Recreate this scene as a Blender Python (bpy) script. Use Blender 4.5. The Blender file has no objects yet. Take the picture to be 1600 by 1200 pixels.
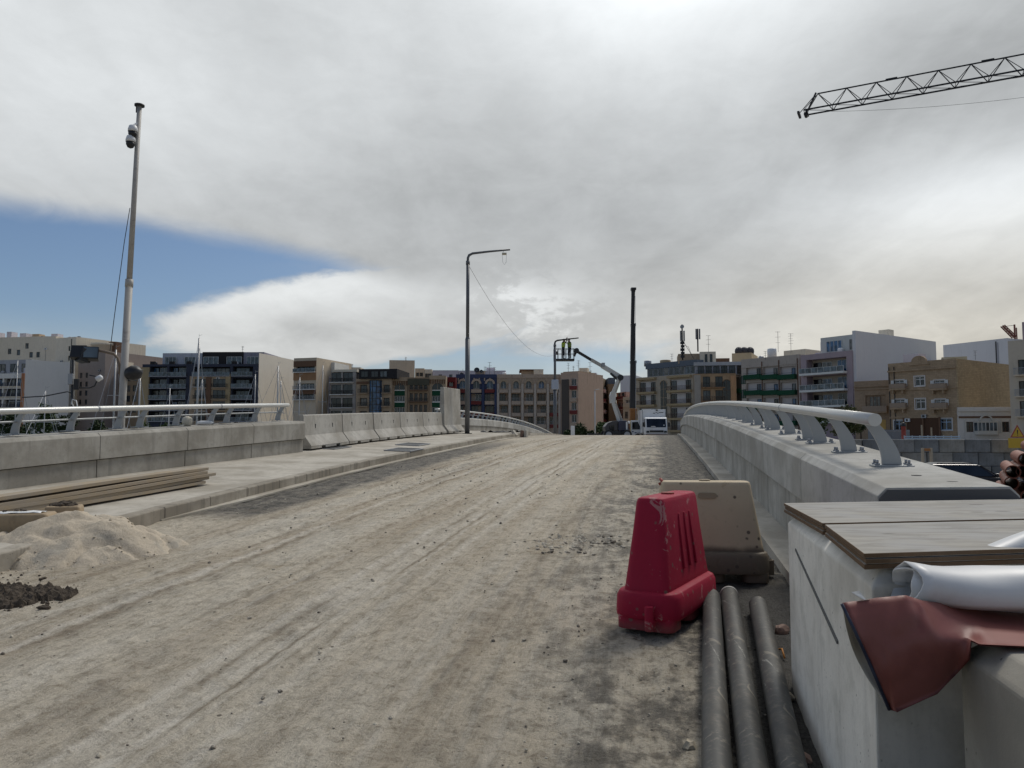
import bpy, bmesh, math, random
from mathutils import Vector, Matrix, noise as mnoise
R = math.radians
random.seed(7)
SC = bpy.context.scene
COL = SC.collection

# ------------------------------------------------------------------ camera, sky, sun, exposure
F_PX = 1200.0
PITCH = math.atan(82 / F_PX)
EYE = 1.6
cam_d = bpy.data.cameras.new("camera"); cam = bpy.data.objects.new("camera", cam_d); COL.objects.link(cam)
cam_d.sensor_width = 36.0; cam_d.lens = 36.0 * F_PX / 1600.0
cam_d.clip_start = 0.05; cam_d.clip_end = 6000
cam.location = (0, 0, EYE); cam.rotation_euler = (R(90) + PITCH, 0, 0)
SC.camera = cam
SC.view_settings.view_transform = 'Standard'; SC.view_settings.look = 'None'
SC.view_settings.exposure = 0.0; SC.view_settings.gamma = 1.0
SC.cycles.max_bounces = 6; SC.cycles.diffuse_bounces = 3

SUN_AZ, SUN_EL = 38.0, 52.0            # degrees right of the view direction, above the horizon
sd = bpy.data.lights.new("sun", 'SUN'); so = bpy.data.objects.new("sun", sd); COL.objects.link(so)
sd.energy = 1.7; sd.angle = R(16); sd.color = (1.0, 0.95, 0.86)
_sdir = Vector((math.sin(R(SUN_AZ)) * math.cos(R(SUN_EL)), math.cos(R(SUN_AZ)) * math.cos(R(SUN_EL)), math.sin(R(SUN_EL))))
so.rotation_euler = _sdir.to_track_quat('Z', 'Y').to_euler(); so.location = (20, -10, 40)


class G:
    """terse node-graph builder"""
    def __init__(s, nt): s.nt = nt
    def node(s, t, **kw):
        n = s.nt.nodes.new(t)
        for k, v in kw.items(): setattr(n, k, v)
        return n
    def put(s, sock, v):
        if v is None: return
        if isinstance(v, bpy.types.NodeSocket): s.nt.links.new(v, sock)
        else:
            if hasattr(sock.default_value, '__len__') and not hasattr(v, '__len__'): v = [v] * len(sock.default_value)
            if hasattr(sock.default_value, '__len__') and len(sock.default_value) == 4 and len(v) == 3: v = (*v, 1)
            sock.default_value = v
    def m(s, op, a, b=None, c=None, clamp=False):
        n = s.node('ShaderNodeMath', operation=op, use_clamp=clamp)
        for i, v in enumerate((a, b, c)): s.put(n.inputs[i], v)
        return n.outputs[0]
    def add(s, a, b): return s.m('ADD', a, b)
    def sub(s, a, b): return s.m('SUBTRACT', a, b)
    def mul(s, a, b): return s.m('MULTIPLY', a, b)
    def mx(s, a, b): return s.m('MAXIMUM', a, b)
    def mn(s, a, b): return s.m('MINIMUM', a, b)
    def step(s, x, e0, e1):
        n = s.node('ShaderNodeMapRange', interpolation_type='SMOOTHSTEP')
        s.put(n.inputs[0], x); s.put(n.inputs[1], e0); s.put(n.inputs[2], e1); s.put(n.inputs[3], 0.0); s.put(n.inputs[4], 1.0)
        return n.outputs[0]
    def rng(s, x, a, b, c, d):
        n = s.node('ShaderNodeMapRange')
        for i, v in enumerate((x, a, b, c, d)): s.put(n.inputs[i], v)
        return n.outputs[0]
    def gauss(s, x, c, w):
        t = s.mul(s.sub(x, c), 1.0 / w)
        return s.m('EXPONENT', s.mul(s.mul(t, t), -1.0))
    def xyz(s, v):
        n = s.node('ShaderNodeSeparateXYZ'); s.put(n.inputs[0], v); return n.outputs
    def vec(s, x, y, z):
        n = s.node('ShaderNodeCombineXYZ')
        for i, v in enumerate((x, y, z)): s.put(n.inputs[i], v)
        return n.outputs[0]
    def map(s, v, scale=(1, 1, 1), rot=(0, 0, 0), loc=(0, 0, 0)):
        n = s.node('ShaderNodeMapping'); s.put(n.inputs[0], v)
        n.inputs['Scale'].default_value = scale; n.inputs['Rotation'].default_value = rot; n.inputs['Location'].default_value = loc
        return n.outputs[0]
    def noise(s, v, sc=5.0, det=4.0, rough=0.55, dist=0.0, color=False):
        n = s.node('ShaderNodeTexNoise'); s.put(n.inputs['Vector'], v)
        n.inputs['Scale'].default_value = sc; n.inputs['Detail'].default_value = det
        n.inputs['Roughness'].default_value = rough; n.inputs['Distortion'].default_value = dist
        return n.outputs['Color' if color else 'Fac']
    def voro(s, v, sc=5.0, out='Distance', feature='F1', rand=1.0):
        n = s.node('ShaderNodeTexVoronoi', feature=feature); s.put(n.inputs['Vector'], v)
        n.inputs['Scale'].default_value = sc; n.inputs['Randomness'].default_value = rand
        return n.outputs[out]
    def mix(s, f, a, b, mode='MIX'):
        n = s.node('ShaderNodeMix', data_type='RGBA', blend_type=mode)
        s.put(n.inputs[0], f); s.put(n.inputs[6], a); s.put(n.inputs[7], b)
        return n.outputs[2]
    def ramp(s, f, stops):
        n = s.node('ShaderNodeValToRGB'); s.put(n.inputs[0], f)
        e = n.color_ramp.elements
        while len(e) < len(stops): e.new(0.5)
        for i, (p, c) in enumerate(stops):
            e[i].position = p
            e[i].color = (*c, 1) if hasattr(c, '__len__') else (c, c, c, 1)
        return n.outputs[0]
    def obj(s): return s.node('ShaderNodeTexCoord').outputs['Object']
    def uv(s): return s.node('ShaderNodeTexCoord').outputs['UV']
    def pos(s): return s.node('ShaderNodeNewGeometry').outputs['Position']
    def nrm(s): return s.node('ShaderNodeNewGeometry').outputs['Normal']
    def rnd(s): return s.node('ShaderNodeObjectInfo').outputs['Random']
    def bump(s, h, st=0.5, dist=0.01):
        n = s.node('ShaderNodeBump'); s.put(n.inputs['Height'], h); n.inputs['Strength'].default_value = st; n.inputs['Distance'].default_value = dist
        return n.outputs[0]


def setup_world():
    w = bpy.data.worlds.new("World"); SC.world = w; w.use_nodes = True
    nt = w.node_tree; nt.nodes.clear(); g = G(nt)
    out = g.node('ShaderNodeOutputWorld')
    sky = g.node('ShaderNodeTexSky', sky_type='NISHITA')
    sky.sun_disc = False; sky.sun_elevation = R(SUN_EL); sky.sun_rotation = R(SUN_AZ)
    sky.air_density = 1.0; sky.dust_density = 0.9; sky.ozone_density = 1.5
    bg = g.node('ShaderNodeBackground'); bg.inputs[1].default_value = 0.073
    d = g.node('ShaderNodeTexCoord').outputs['Generated']
    x, y, z = g.xyz(d)
    az = g.m('ARCTAN2', x, y); el = g.m('ARCSINE', z)
    # flat cloud-deck projection: the deck is a sheet overhead, so its texture flattens toward the horizon
    zc = g.add(g.mx(z, 0.0), 0.16)
    deck = g.vec(g.m('DIVIDE', x, zc), g.m('DIVIDE', y, zc), 0.0)
    n_big = g.noise(g.map(deck, (1, 1, 1), (0, 0, R(25)), (3.1, 1.7, 0)), 0.75, 5, 0.5, 0.4)
    n_fine = g.noise(g.map(deck, (1.6, 0.8, 1), (0, 0, R(35))), 2.2, 6, 0.58, 0.5)
    n_dir = g.noise(g.map(d, (1, 1, 2.4)), 9.0, 7, 0.6, 0.6)
    n_dir2 = g.noise(g.map(d, (1, 1, 2.0), (0, 0, 0), (4, 2, 1)), 26.0, 5, 0.62, 0.3)
    nd = g.sub(n_dir, 0.5)
    # ---- coverage
    edge = g.add(0.203, g.mul(g.step(az, -0.02, -0.50), 0.036))
    edge = g.sub(edge, g.mul(g.step(az, -0.34, -0.12), 0.020))
    elw = g.add(el, g.mul(nd, 0.022))
    sheet = g.step(g.sub(elw, edge), -0.006, 0.030)
    nd2 = g.sub(n_dir2, 0.5)
    right = g.step(g.add(az, g.add(g.mul(nd, 0.22), g.mul(nd2, 0.10))), -0.12, 0.05)
    right = g.mul(right, g.step(g.add(el, g.mul(nd, 0.05)), 0.092, 0.128))
    right = g.mx(right, g.step(g.add(az, g.mul(nd, 0.12)), 0.10, 0.24))
    # long bright bank low on the left, running into the grey sheet on its right
    tail = g.step(az, -0.24, -0.06)
    ex = g.mul(g.sub(az, -0.17), 1 / 0.285); ey = g.mul(g.sub(g.add(el, g.mul(g.add(az, 0.2), -0.13)), 0.152), 1 / 0.066)
    r2 = g.add(g.mul(ex, ex), g.mul(ey, ey))
    bank = g.step(g.add(r2, g.add(g.mul(nd, 0.62), g.mul(nd2, 0.34))), 1.08, 0.70)
    veil = g.mul(g.mul(g.gauss(az, -0.10, 0.11), g.gauss(el, 0.212, 0.026)), g.mul(g.step(n_dir2, 0.36, 0.62), 0.8))
    puff = g.add(g.mul(g.gauss(g.add(az, g.mul(nd, 0.10)), 0.045, 0.065), g.gauss(g.add(el, g.mul(nd2, 0.05)), 0.158, 0.038)), g.mul(g.gauss(az, -0.015, 0.04), g.gauss(el, 0.185, 0.022)))
    puff = g.mul(g.mn(puff, 1.0), g.step(g.add(n_dir2, g.mul(nd, 0.6)), 0.44, 0.62))
    back = g.step(g.m('ABSOLUTE', az), 0.75, 1.35)         # unseen deck off frame, broken up to cut the fill from behind
    hi = g.step(el, 1.0, 1.3)
    broken = g.mx(g.step(n_big, 0.44, 0.60), g.mul(g.sub(1.0, back), 1.0))
    cover = g.mx(g.mx(g.mul(sheet, broken), g.mul(right, broken)), g.mx(bank, g.mx(veil, g.mul(g.step(el, 0.155, 0.05), 0.42))))
    # ---- brightness of the clouds
    n_soft = g.noise(g.map(deck, (1.2, 0.75, 1), (0, 0, R(30)), (1.3, 5.2, 0)), 0.55, 3, 0.45, 0.3)
    lum = g.add(0.465, g.mul(g.sub(n_big, 0.5), 0.22))
    lum = g.add(lum, g.mul(g.sub(n_soft, 0.5), 0.24))
    lum = g.add(lum, g.mul(g.sub(n_fine, 0.5), 0.20))
    lum = g.add(lum, g.mul(nd, 0.15))
    n_wisp = g.noise(g.map(deck, (1.9, 0.6, 1), (0, 0, R(-40)), (8, 3, 0)), 1.5, 7, 0.62, 1.1)
    lum = g.add(lum, g.mul(g.sub(n_wisp, 0.5), 0.11))
    lum = g.add(lum, g.mul(nd2, 0.08))
    lum = g.add(lum, g.mul(g.mul(g.gauss(az, 0.24, 0.30), g.add(g.gauss(el, 0.56, 0.15), g.mul(g.step(el, 0.5, 0.62), 0.6))), 0.56))     # veiled sun, top right of centre
    lum = g.add(lum, g.mul(g.mul(g.gauss(az, 0.56, 0.20), g.gauss(el, 0.255, 0.075)), 0.42))
    lum = g.add(lum, g.mul(g.mul(g.gauss(az, 0.33, 0.30), g.gauss(el, 0.13, 0.055)), 0.22))
    lum = g.add(lum, g.mul(g.mul(g.gauss(az, -0.50, 0.28), g.gauss(el, 0.44, 0.16)), 0.20))
    lum = g.add(lum, g.mul(g.mul(g.gauss(az, -0.10, 0.25), g.gauss(el, 0.50, 0.10)), 0.10))
    lum = g.sub(lum, g.mul(g.mul(g.gauss(az, 0.50, 0.12), g.gauss(el, 0.42, 0.06)), 0.06))
    lum = g.add(lum, g.mul(g.mul(g.step(n_dir, 0.52, 0.72), g.step(el, 0.22, 0.12)), 0.07))
    lum = g.add(lum, g.mul(g.mul(g.gauss(az, -1.35, 0.62), g.step(el, 0.02, 0.2)), 0.42))   # glow added to the unseen sky on the left, as fill light
    lum = g.add(lum, g.mul(g.mul(g.step(el, 0.60, 0.95), g.step(y, -0.3, 0.35)), 0.30))     # overhead
    lum = g.mul(lum, g.add(0.72, g.mul(g.step(y, -0.75, 0.15), 0.28)))                     # unseen sky behind dimmed so camera-facing sides stay dark
    warm = g.mul(g.step(el, 0.30, 0.08), g.add(0.25, g.mul(g.step(az, 0.0, 0.5), 0.75)))
    bankl = g.add(0.63, g.add(g.mul(nd, 0.32), g.mul(nd2, 0.12)))
    bankl = g.add(bankl, g.mul(g.step(ey, -0.6, 0.7), 0.14))
    bankl = g.sub(bankl, g.mul(g.mul(g.gauss(az, -0.25, 0.07), g.gauss(el, 0.135, 0.014)), 0.13))
    onlybank = g.mul(g.mul(bank, g.sub(1.0, g.mul(sheet, broken))), g.sub(1.0, g.mul(tail, 0.55)))
    L = g.add(g.mul(lum, g.sub(1.0, onlybank)), g.mul(bankl, onlybank))
    L = g.add(L, g.mul(puff, 0.17))
    ccol = g.mix(warm, (0.962, 1.0, 1.022), (1.04, 1.0, 0.895))
    ccol = g.mix(1.0, ccol, g.vec(L, L, L), 'MULTIPLY')
    # ---- blue gap: Nishita, paler low down
    skyc = g.node('ShaderNodeMix', data_type='RGBA')
    g.put(bg.inputs[0], g.mix(1.0, sky.outputs[0], (0.93, 1.0, 1.10), 'MULTIPLY'))
    bg2 = g.node('ShaderNodeBackground'); g.put(bg2.inputs[0], ccol); bg2.inputs[1].default_value = 1.0
    mixn = g.node('ShaderNodeMixShader'); g.put(mixn.inputs[0], g.m('MINIMUM', cover, 1.0))
    nt.links.new(bg.outputs[0], mixn.inputs[1]); nt.links.new(bg2.outputs[0], mixn.inputs[2])
    nt.links.new(mixn.outputs[0], out.inputs[0])
    nt.nodes.remove(skyc)
setup_world()

# ------------------------------------------------------------------ geometry helpers
_c, _s = math.cos(PITCH), math.sin(PITCH)
def ray(px, py):
    a, b = (px - 800) / F_PX, (600 - py) / F_PX
    return Vector((a, _c - _s * b, _s + _c * b))
def at(px, py, Y):
    d = ray(px, py); t = Y / d.y
    return Vector((d.x * t, Y, EYE + d.z * t))

HEAD = math.radians(10.5)
HU = Vector((math.sin(HEAD), math.cos(HEAD))); HV = Vector((math.cos(HEAD), -math.sin(HEAD)))
U_C, Z_C = 48.0, 1.68
def road_z(u):
    k = 0.00073 if u < U_C else 0.0010
    z = Z_C - k * (u - U_C) ** 2
    return max(z, -0.78) if u > U_C else z
def P(u, v, z=0.0):
    """bridge coordinates -> world; z is above the road profile"""
    p = HU * u + HV * v
    return Vector((p.x, p.y, road_z(u) + z))
def UV(x, y): return (x * HU.x + y * HU.y, x * HV.x + y * HV.y)
def on_road(px, py, z=0.0):
    d = ray(px, py)
    t = 1.0
    while t < 120:
        p = Vector((0, 0, EYE)) + d * t
        if p.z <= road_z(UV(p.x, p.y)[0]) + z: return p
        t += 0.01
    return p


class MB:
    def __init__(s): s.v = []; s.f = []; s.m = []; s.uv = None; s.mi = 0; s.sm = []; s.smooth = False
    def add(s, vs, fs):
        b = len(s.v); s.v += [tuple(v) for v in vs]
        for f in fs: s.f.append([i + b for i in f]); s.m.append(s.mi); s.sm.append(s.smooth)
        return s
    def box(s, x0, x1, y0, y1, z0, z1, M=None):
        vs = [Vector((x, y, z)) for z in (z0, z1) for y in (y0, y1) for x in (x0, x1)]
        if M is not None: vs = [M @ v for v in vs]
        return s.add(vs, [(0, 2, 3, 1), (4, 5, 7, 6), (0, 1, 5, 4), (2, 6, 7, 3), (0, 4, 6, 2), (1, 3, 7, 5)])
    def bar(s, a, b, w, h=None, up=(0, 0, 1)):
        """rectangular bar from a to b"""
        a, b = Vector(a), Vector(b); h = h or w
        d = (b - a).normalized(); up = Vector(up)
        if abs(d.dot(up)) > 0.98: up = Vector((1, 0, 0))
        x = d.cross(up).normalized(); y = x.cross(d)
        vs = []
        for p in (a, b):
            for sx, sy in ((-1, -1), (1, -1), (1, 1), (-1, 1)): vs.append(p + x * sx * w / 2 + y * sy * h / 2)
        return s.add(vs, [(3, 2, 1, 0), (4, 5, 6, 7), (0, 1, 5, 4), (1, 2, 6, 5), (2, 3, 7, 6), (3, 0, 4, 7)])
    def tube(s, pts, r, n=8, caps=True):
        pts = [Vector(p) for p in pts]
        rs = r if hasattr(r, '__len__') else [r] * len(pts)
        vs = []; prev = None
        for i, p in enumerate(pts):
            d = (pts[min(i + 1, len(pts) - 1)] - pts[max(i - 1, 0)]).normalized()
            if prev is None:
                ref = Vector((0, 0, 1)) if abs(d.z) < 0.9 else Vector((1, 0, 0))
                x = d.cross(ref).normalized()
            else: x = (prev - d * prev.dot(d)).normalized()
            prev = x; y = d.cross(x)
            for k in range(n):
                a = 2 * math.pi * k / n
                vs.append(p + (x * math.cos(a) + y * math.sin(a)) * rs[i])
        fs = []
        for i in range(len(pts) - 1):
            for k in range(n):
                k2 = (k + 1) % n
                fs.append((i * n + k, i * n + k2, (i + 1) * n + k2, (i + 1) * n + k))
        sm, s.smooth = s.smooth, n > 5
        s.add(vs, fs); s.smooth = sm
        if caps:
            b = len(s.v) - len(vs)
            s.f.append([b + k for k in range(n - 1, -1, -1)]); s.f.append([b + (len(pts) - 1) * n + k for k in range(n)])
            s.m += [s.mi] * 2; s.sm += [False] * 2
        return s
    def ring(s, a, b, r0, r1, n=20):
        """hollow pipe from a to b"""
        a, b = Vector(a), Vector(b); d = (b - a).normalized()
        ref = Vector((0, 0, 1)) if abs(d.z) < 0.9 else Vector((1, 0, 0))
        x = d.cross(ref).normalized(); y = d.cross(x)
        L = lambda p, r: [p + (x * math.cos(2 * math.pi * k / n) + y * math.sin(2 * math.pi * k / n)) * r for k in range(n)]
        for (p0, q0), (p1, q1), sm_ in (((a, r1), (b, r1), True), ((b, r1), (b, r0), False), ((b, r0), (a, r0), True), ((a, r0), (a, r1), False)):
            sm, s.smooth = s.smooth, sm_
            s.add(L(p0, q0) + L(p1, q1), [(k, (k + 1) % n, n + (k + 1) % n, n + k) for k in range(n)]); s.smooth = sm
        return s
    def prism(s, poly, y0, y1, fn=None):
        """closed polygon (a,b) extruded from y0 to y1; fn maps (a, y, b) to a point"""
        fn = fn or (lambda a, y, b: (a, y, b)); n = len(poly)
        vs = [fn(a, y0, b) for a, b in poly] + [fn(a, y1, b) for a, b in poly]
        fs = [tuple(range(n))[::-1], tuple(range(n, 2 * n))] + [(i, (i + 1) % n, n + (i + 1) % n, n + i) for i in range(n)]
        return s.add(vs, fs)
    def sweep(s, poly, us, fn, caps=True):
        """closed polygon swept along parameter list us; fn(u, a, b) -> point"""
        n = len(poly); vs = [fn(u, a, b) for u in us for a, b in poly]; fs = []
        for i in range(len(us) - 1):
            for k in range(n): fs.append((i * n + k, i * n + (k + 1) % n, (i + 1) * n + (k + 1) % n, (i + 1) * n + k))
        if caps: fs += [tuple(range(n))[::-1], tuple((len(us) - 1) * n + k for k in range(n))]
        return s.add(vs, fs)
    def lathe(s, prof, n=16, M=None):
        vs = []
        for r, z in prof:
            for k in range(n):
                a = 2 * math.pi * k / n; v = Vector((r * math.cos(a), r * math.sin(a), z)); vs.append(M @ v if M is not None else v)
        fs = [(i * n + k, i * n + (k + 1) % n, (i + 1) * n + (k + 1) % n, (i + 1) * n + k) for i in range(len(prof) - 1) for k in range(n)]
        sm, s.smooth = s.smooth, True
        s.add(vs, fs); s.smooth = sm
        b = len(s.v) - len(vs)
        s.f.append([b + k for k in range(n - 1, -1, -1)]); s.f.append([b + (len(prof) - 1) * n + k for k in range(n)])
        s.m += [s.mi] * 2; s.sm += [False] * 2
        return s
    def build(s, name, mats, parent=None, bevel=0, seg=2, recalc=True, origin=None):
        me = bpy.data.meshes.new(name)
        vs = s.v
        if origin is not None:
            o3 = Vector(origin); vs = [tuple(Vector(v) - o3) for v in vs]
        me.from_pydata(vs, [], s.f)
        mats = mats if isinstance(mats, (list, tuple)) else [mats]
        for m_ in mats: me.materials.append(m_)
        me.polygons.foreach_set('material_index', s.m); me.polygons.foreach_set('use_smooth', s.sm)
        if s.uv:
            l = me.uv_layers.new(name='UVMap')
            for lp in me.loops: l.data[lp.index].uv = s.uv[lp.vertex_index]
        if recalc:
            bm = bmesh.new(); bm.from_mesh(me); bmesh.ops.recalc_face_normals(bm, faces=bm.faces); bm.to_mesh(me); bm.free()
        me.update()
        o = bpy.data.objects.new(name, me); COL.objects.link(o)
        if origin is not None: o.location = origin
        if parent is not None: o.parent = parent
        if bevel:
            b = o.modifiers.new('bevel', 'BEVEL'); b.width = bevel; b.segments = seg; b.limit_method = 'ANGLE'; b.angle_limit = R(40); b.harden_normals = False
        return o


def tag(o, label, cat, group=None):
    o['label'] = label; o['category'] = cat
    if group: o['group'] = group
    return o
def thing(name, label, cat, loc=(0, 0, 0), rotz=0.0, group=None):
    o = bpy.data.objects.new(name, None); COL.objects.link(o); o.empty_display_size = 0.2
    o.location = loc; o.rotation_euler = (0, 0, rotz)
    return tag(o, label, cat, group)
def structure(o): o['kind'] = 'structure'; return o
def copy_tree(o, parent=None):
    c = o.copy(); COL.objects.link(c); c.parent = parent
    for ch in list(o.children): copy_tree(ch, c)
    return c
def copy_thing(o, loc, rotz=None, label=None):
    c = copy_tree(o); c.location = loc
    if rotz is not None: c.rotation_euler = (0, 0, rotz)
    if label: c['label'] = label
    return c

# ------------------------------------------------------------------ materials
def new_mat(name):
    m = bpy.data.materials.new(name); m.use_nodes = True
    nt = m.node_tree; b = nt.nodes['Principled BSDF']
    return m, G(nt), b
def plain(name, col, rough=0.6, metal=0.0, var=0.12, scale=6.0, bump=0.0, spec=0.5, dirt=None):
    """paint, plastic or metal with uneven tone and roughness"""
    m, g, b = new_mat(name)
    o = g.obj(); n = g.noise(o, scale, 5, 0.6)
    c = g.mix(n, tuple(x * (1 - var) for x in col), tuple(min(1, x * (1 + var)) for x in col))
    if dirt:
        dn = g.step(g.noise(o, scale * 0.7, 6, 0.65, 0.5), 0.52, 0.72)
        c = g.mix(g.mul(dn, dirt[1]), c, dirt[0])
    g.put(b.inputs['Base Color'], c); g.put(b.inputs['Roughness'], g.rng(n, 0.3, 0.7, rough * 0.85, min(1, rough * 1.15)))
    b.inputs['Metallic'].default_value = metal; b.inputs['Specular IOR Level'].default_value = spec
    if bump: g.put(b.inputs['Normal'], g.bump(g.noise(o, scale * 8, 4, 0.6), bump, 0.01))
    return m
def concrete(name, col=(0.40, 0.385, 0.35), streak=0.5, board=False, dark=0.55, world=True, pore=True):
    m, g, b = new_mat(name)
    o = g.pos() if world else g.obj()
    n1 = g.noise(o, 1.1, 6, 0.6, 0.3); n2 = g.noise(o, 7.0, 6, 0.65); n3 = g.noise(o, 60, 4, 0.7)
    st = g.noise(g.map(o, (5.5, 5.5, 0.35)), 1.6, 5, 0.6)              # rain streaks run down
    c = g.mix(g.step(n1, 0.34, 0.66), (col[0] * .74, col[1] * .72, col[2] * .69), tuple(x * 1.12 for x in col))
    c = g.mix(g.mul(g.step(n2, 0.45, 0.7), 0.5), c, tuple(x * 0.66 for x in (col[0], col[1], col[2] * 0.96)))
    c = g.mix(g.mul(g.step(st, 0.50, 0.70), streak), c, tuple(x * dark for x in col))
    c = g.mix(g.mul(g.step(n3, 0.5, 0.75), 0.25), c, tuple(x * 0.6 for x in col))
    hgt = g.add(g.mul(n3, 0.4), g.mul(n2, 0.8))
    if pore:
        pv = g.voro(o, 26.0); pm = g.step(pv, 0.16, 0.06)
        sel = g.step(g.noise(o, 9.0, 2, 0.5), 0.50, 0.62)
        c = g.mix(g.mul(g.mul(pm, sel), 0.8), c, tuple(x * 0.22 for x in col))
        hgt = g.sub(hgt, g.mul(g.mul(pm, sel), 1.5))
    g.put(b.inputs['Base Color'], c); b.inputs['Roughness'].default_value = 0.9; b.inputs['Specular IOR Level'].default_value = 0.25
    g.put(b.inputs['Normal'], g.bump(hgt, 0.35, 0.008))
    return m
def wallmat(name, col, stain=0.45, joint=0.0, var=0.14, jh=0.27):
    """rendered or stone building wall: weather streaks, patches, optional stone courses"""
    m, g, b = new_mat(name)
    o = g.obj(); x, y, z = g.xyz(o)
    n1 = g.noise(o, 0.28, 5, 0.6, 0.4); n2 = g.noise(o, 1.7, 6, 0.65)
    st = g.noise(g.map(o, (1.9, 1.9, 0.22)), 1.1, 7, 0.7, 0.5)
    c = g.mix(n1, tuple(k * (1 - var) for k in col), tuple(min(1, k * (1 + var)) for k in col))
    c = g.mix(g.mul(g.step(st, 0.52, 0.70), stain * 0.85), c, (col[0] * 0.45, col[1] * 0.42, col[2] * 0.40))
    c = g.mix(g.mul(g.step(n2, 0.5, 0.75), stain * 0.6), c, tuple(k * 0.6 for k in col))
    if joint:
        br = g.node('ShaderNodeTexBrick'); g.put(br.inputs['Vector'], g.vec(g.add(x, y), z, 0.0))
        br.inputs['Scale'].default_value = 1.0; br.inputs['Brick Width'].default_value = jh * 2.1; br.inputs['Row Height'].default_value = jh
        br.inputs['Mortar Size'].default_value = 0.014; br.inputs['Color1'].default_value = (1, 1, 1, 1); br.inputs['Color2'].default_value = (0.74, 0.74, 0.74, 1)
        br.inputs['Mortar'].default_value = (0.45, 0.45, 0.45, 1)
        c = g.mix(joint, c, g.mix(1.0, c, br.outputs[0], 'MULTIPLY'))
    g.put(b.inputs['Base Color'], c); b.inputs['Roughness'].default_value = 0.88; b.inputs['Specular IOR Level'].default_value = 0.2
    g.put(b.inputs['Normal'], g.bump(n2, 0.3, 0.03))
    return m
def glassmat(name, tint=(0.02, 0.026, 0.032), rough=0.06):
    m, g, b = new_mat(name)
    n = g.noise(g.map(g.obj(), (0.9, 0.9, 0.5)), 1.6, 2, 0.5)
    g.put(b.inputs['Base Color'], g.mix(g.step(n, 0.35, 0.65), tuple(k * 0.5 for k in tint), tuple(k * 2.0 for k in tint)))
    b.inputs['Roughness'].default_value = rough; b.inputs['Specular IOR Level'].default_value = 0.6
    return m
def woodmat(name, col=(0.36, 0.27, 0.17), axis=0, grey=0.3, ply=False):
    m, g, b = new_mat(name)
    o = g.obj(); sc = [22, 22, 22]; sc[axis] = 1.1
    n = g.noise(g.map(o, tuple(sc)), 1.5, 6, 0.6, 0.8); n2 = g.noise(o, 3.0, 5, 0.6)
    c = g.mix(n, tuple(k * 0.62 for k in col), tuple(k * 1.2 for k in col))
    gr = sum(col) / 3
    c = g.mix(g.mul(g.step(n2, 0.35, 0.65), grey), c, (gr * 0.95, gr * 0.93, gr * 0.9))
    g.put(b.inputs['Base Color'], c); b.inputs['Roughness'].default_value = 0.82; b.inputs['Specular IOR Level'].default_value = 0.25
    g.put(b.inputs['Normal'], g.bump(n, 0.35, 0.004))
    return m
def leafmat(name, col):
    m, g, b = new_mat(name)
    n = g.noise(g.obj(), 1.2, 3, 0.6); r = g.noise(g.obj(), 14.0, 1, 0.5)
    c = g.mix(n, tuple(k * 0.5 for k in col), tuple(k * 1.5 for k in col))
    c = g.mix(g.mul(g.step(r, 0.55, 0.7), 0.5), c, (col[0] * 1.6, col[1] * 1.35, col[2] * 0.8))
    g.put(b.inputs['Base Color'], c); b.inputs['Roughness'].default_value = 0.7; b.inputs['Specular IOR Level'].default_value = 0.25
    return m

M_CONC = concrete('concrete_left', (0.37, 0.35, 0.31), 0.5)
M_CONC_R = concrete('concrete_right', (0.46, 0.445, 0.405), 0.8, dark=0.55)
M_CONC_TOP = concrete('concrete_coping', (0.47, 0.46, 0.43), 0.12)
M_JERSEY = concrete('concrete_barrier', (0.45, 0.43, 0.39), 0.4, world=False)
M_BLOCK = concrete('concrete_precast', (0.72, 0.69, 0.625), 0.3)
M_BLOCK2 = concrete('concrete_precast_old', (0.43, 0.405, 0.355), 0.35)
M_PAVE = concrete('pavement_concrete', (0.47, 0.435, 0.375), 0.0)
M_RAIL = plain('railing_paint', (0.36, 0.375, 0.385), 0.42, 0.2, 0.08, 5, 0.0)
M_RAIL_TUBE = plain('railing_tube_paint', (0.60, 0.60, 0.58), 0.35, 0.25, 0.06, 4)
M_LAMP = plain('dull_lamp_steel', (0.13, 0.135, 0.145), 0.5, 0.4, 0.15, 7)
M_GALV = plain('galvanised_steel', (0.33, 0.34, 0.36), 0.45, 0.6, 0.15, 9)
M_DARKSTEEL = plain('dark_steel', (0.035, 0.037, 0.04), 0.5, 0.4, 0.2, 9)
M_BLACK = plain('black_paint', (0.016, 0.016, 0.018), 0.45, 0.0, 0.2, 6)
M_WHITE = plain('white_paint', (0.72, 0.73, 0.74), 0.4, 0.0, 0.06, 2, dirt=((0.35, 0.32, 0.27), 0.35))
M_RUBBER = plain('rubber', (0.02, 0.02, 0.02), 0.8)
M_GLASS = glassmat('window_glass'); M_GLASSB = glassmat('blue_glass', (0.028, 0.075, 0.15)); M_GLASSD = glassmat('dark_glass', (0.008, 0.010, 0.013))
M_GLASSP = glassmat('pale_glass', (0.055, 0.075, 0.092), 0.12)
M_GLASSC = glassmat('curtained_glass', (0.085, 0.08, 0.072), 0.15); M_GLASSV = glassmat('sky_glass', (0.05, 0.06, 0.07), 0.05)
M_WOOD = woodmat('timber_plank', (0.40, 0.32, 0.22), 0, 0.35)
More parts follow.
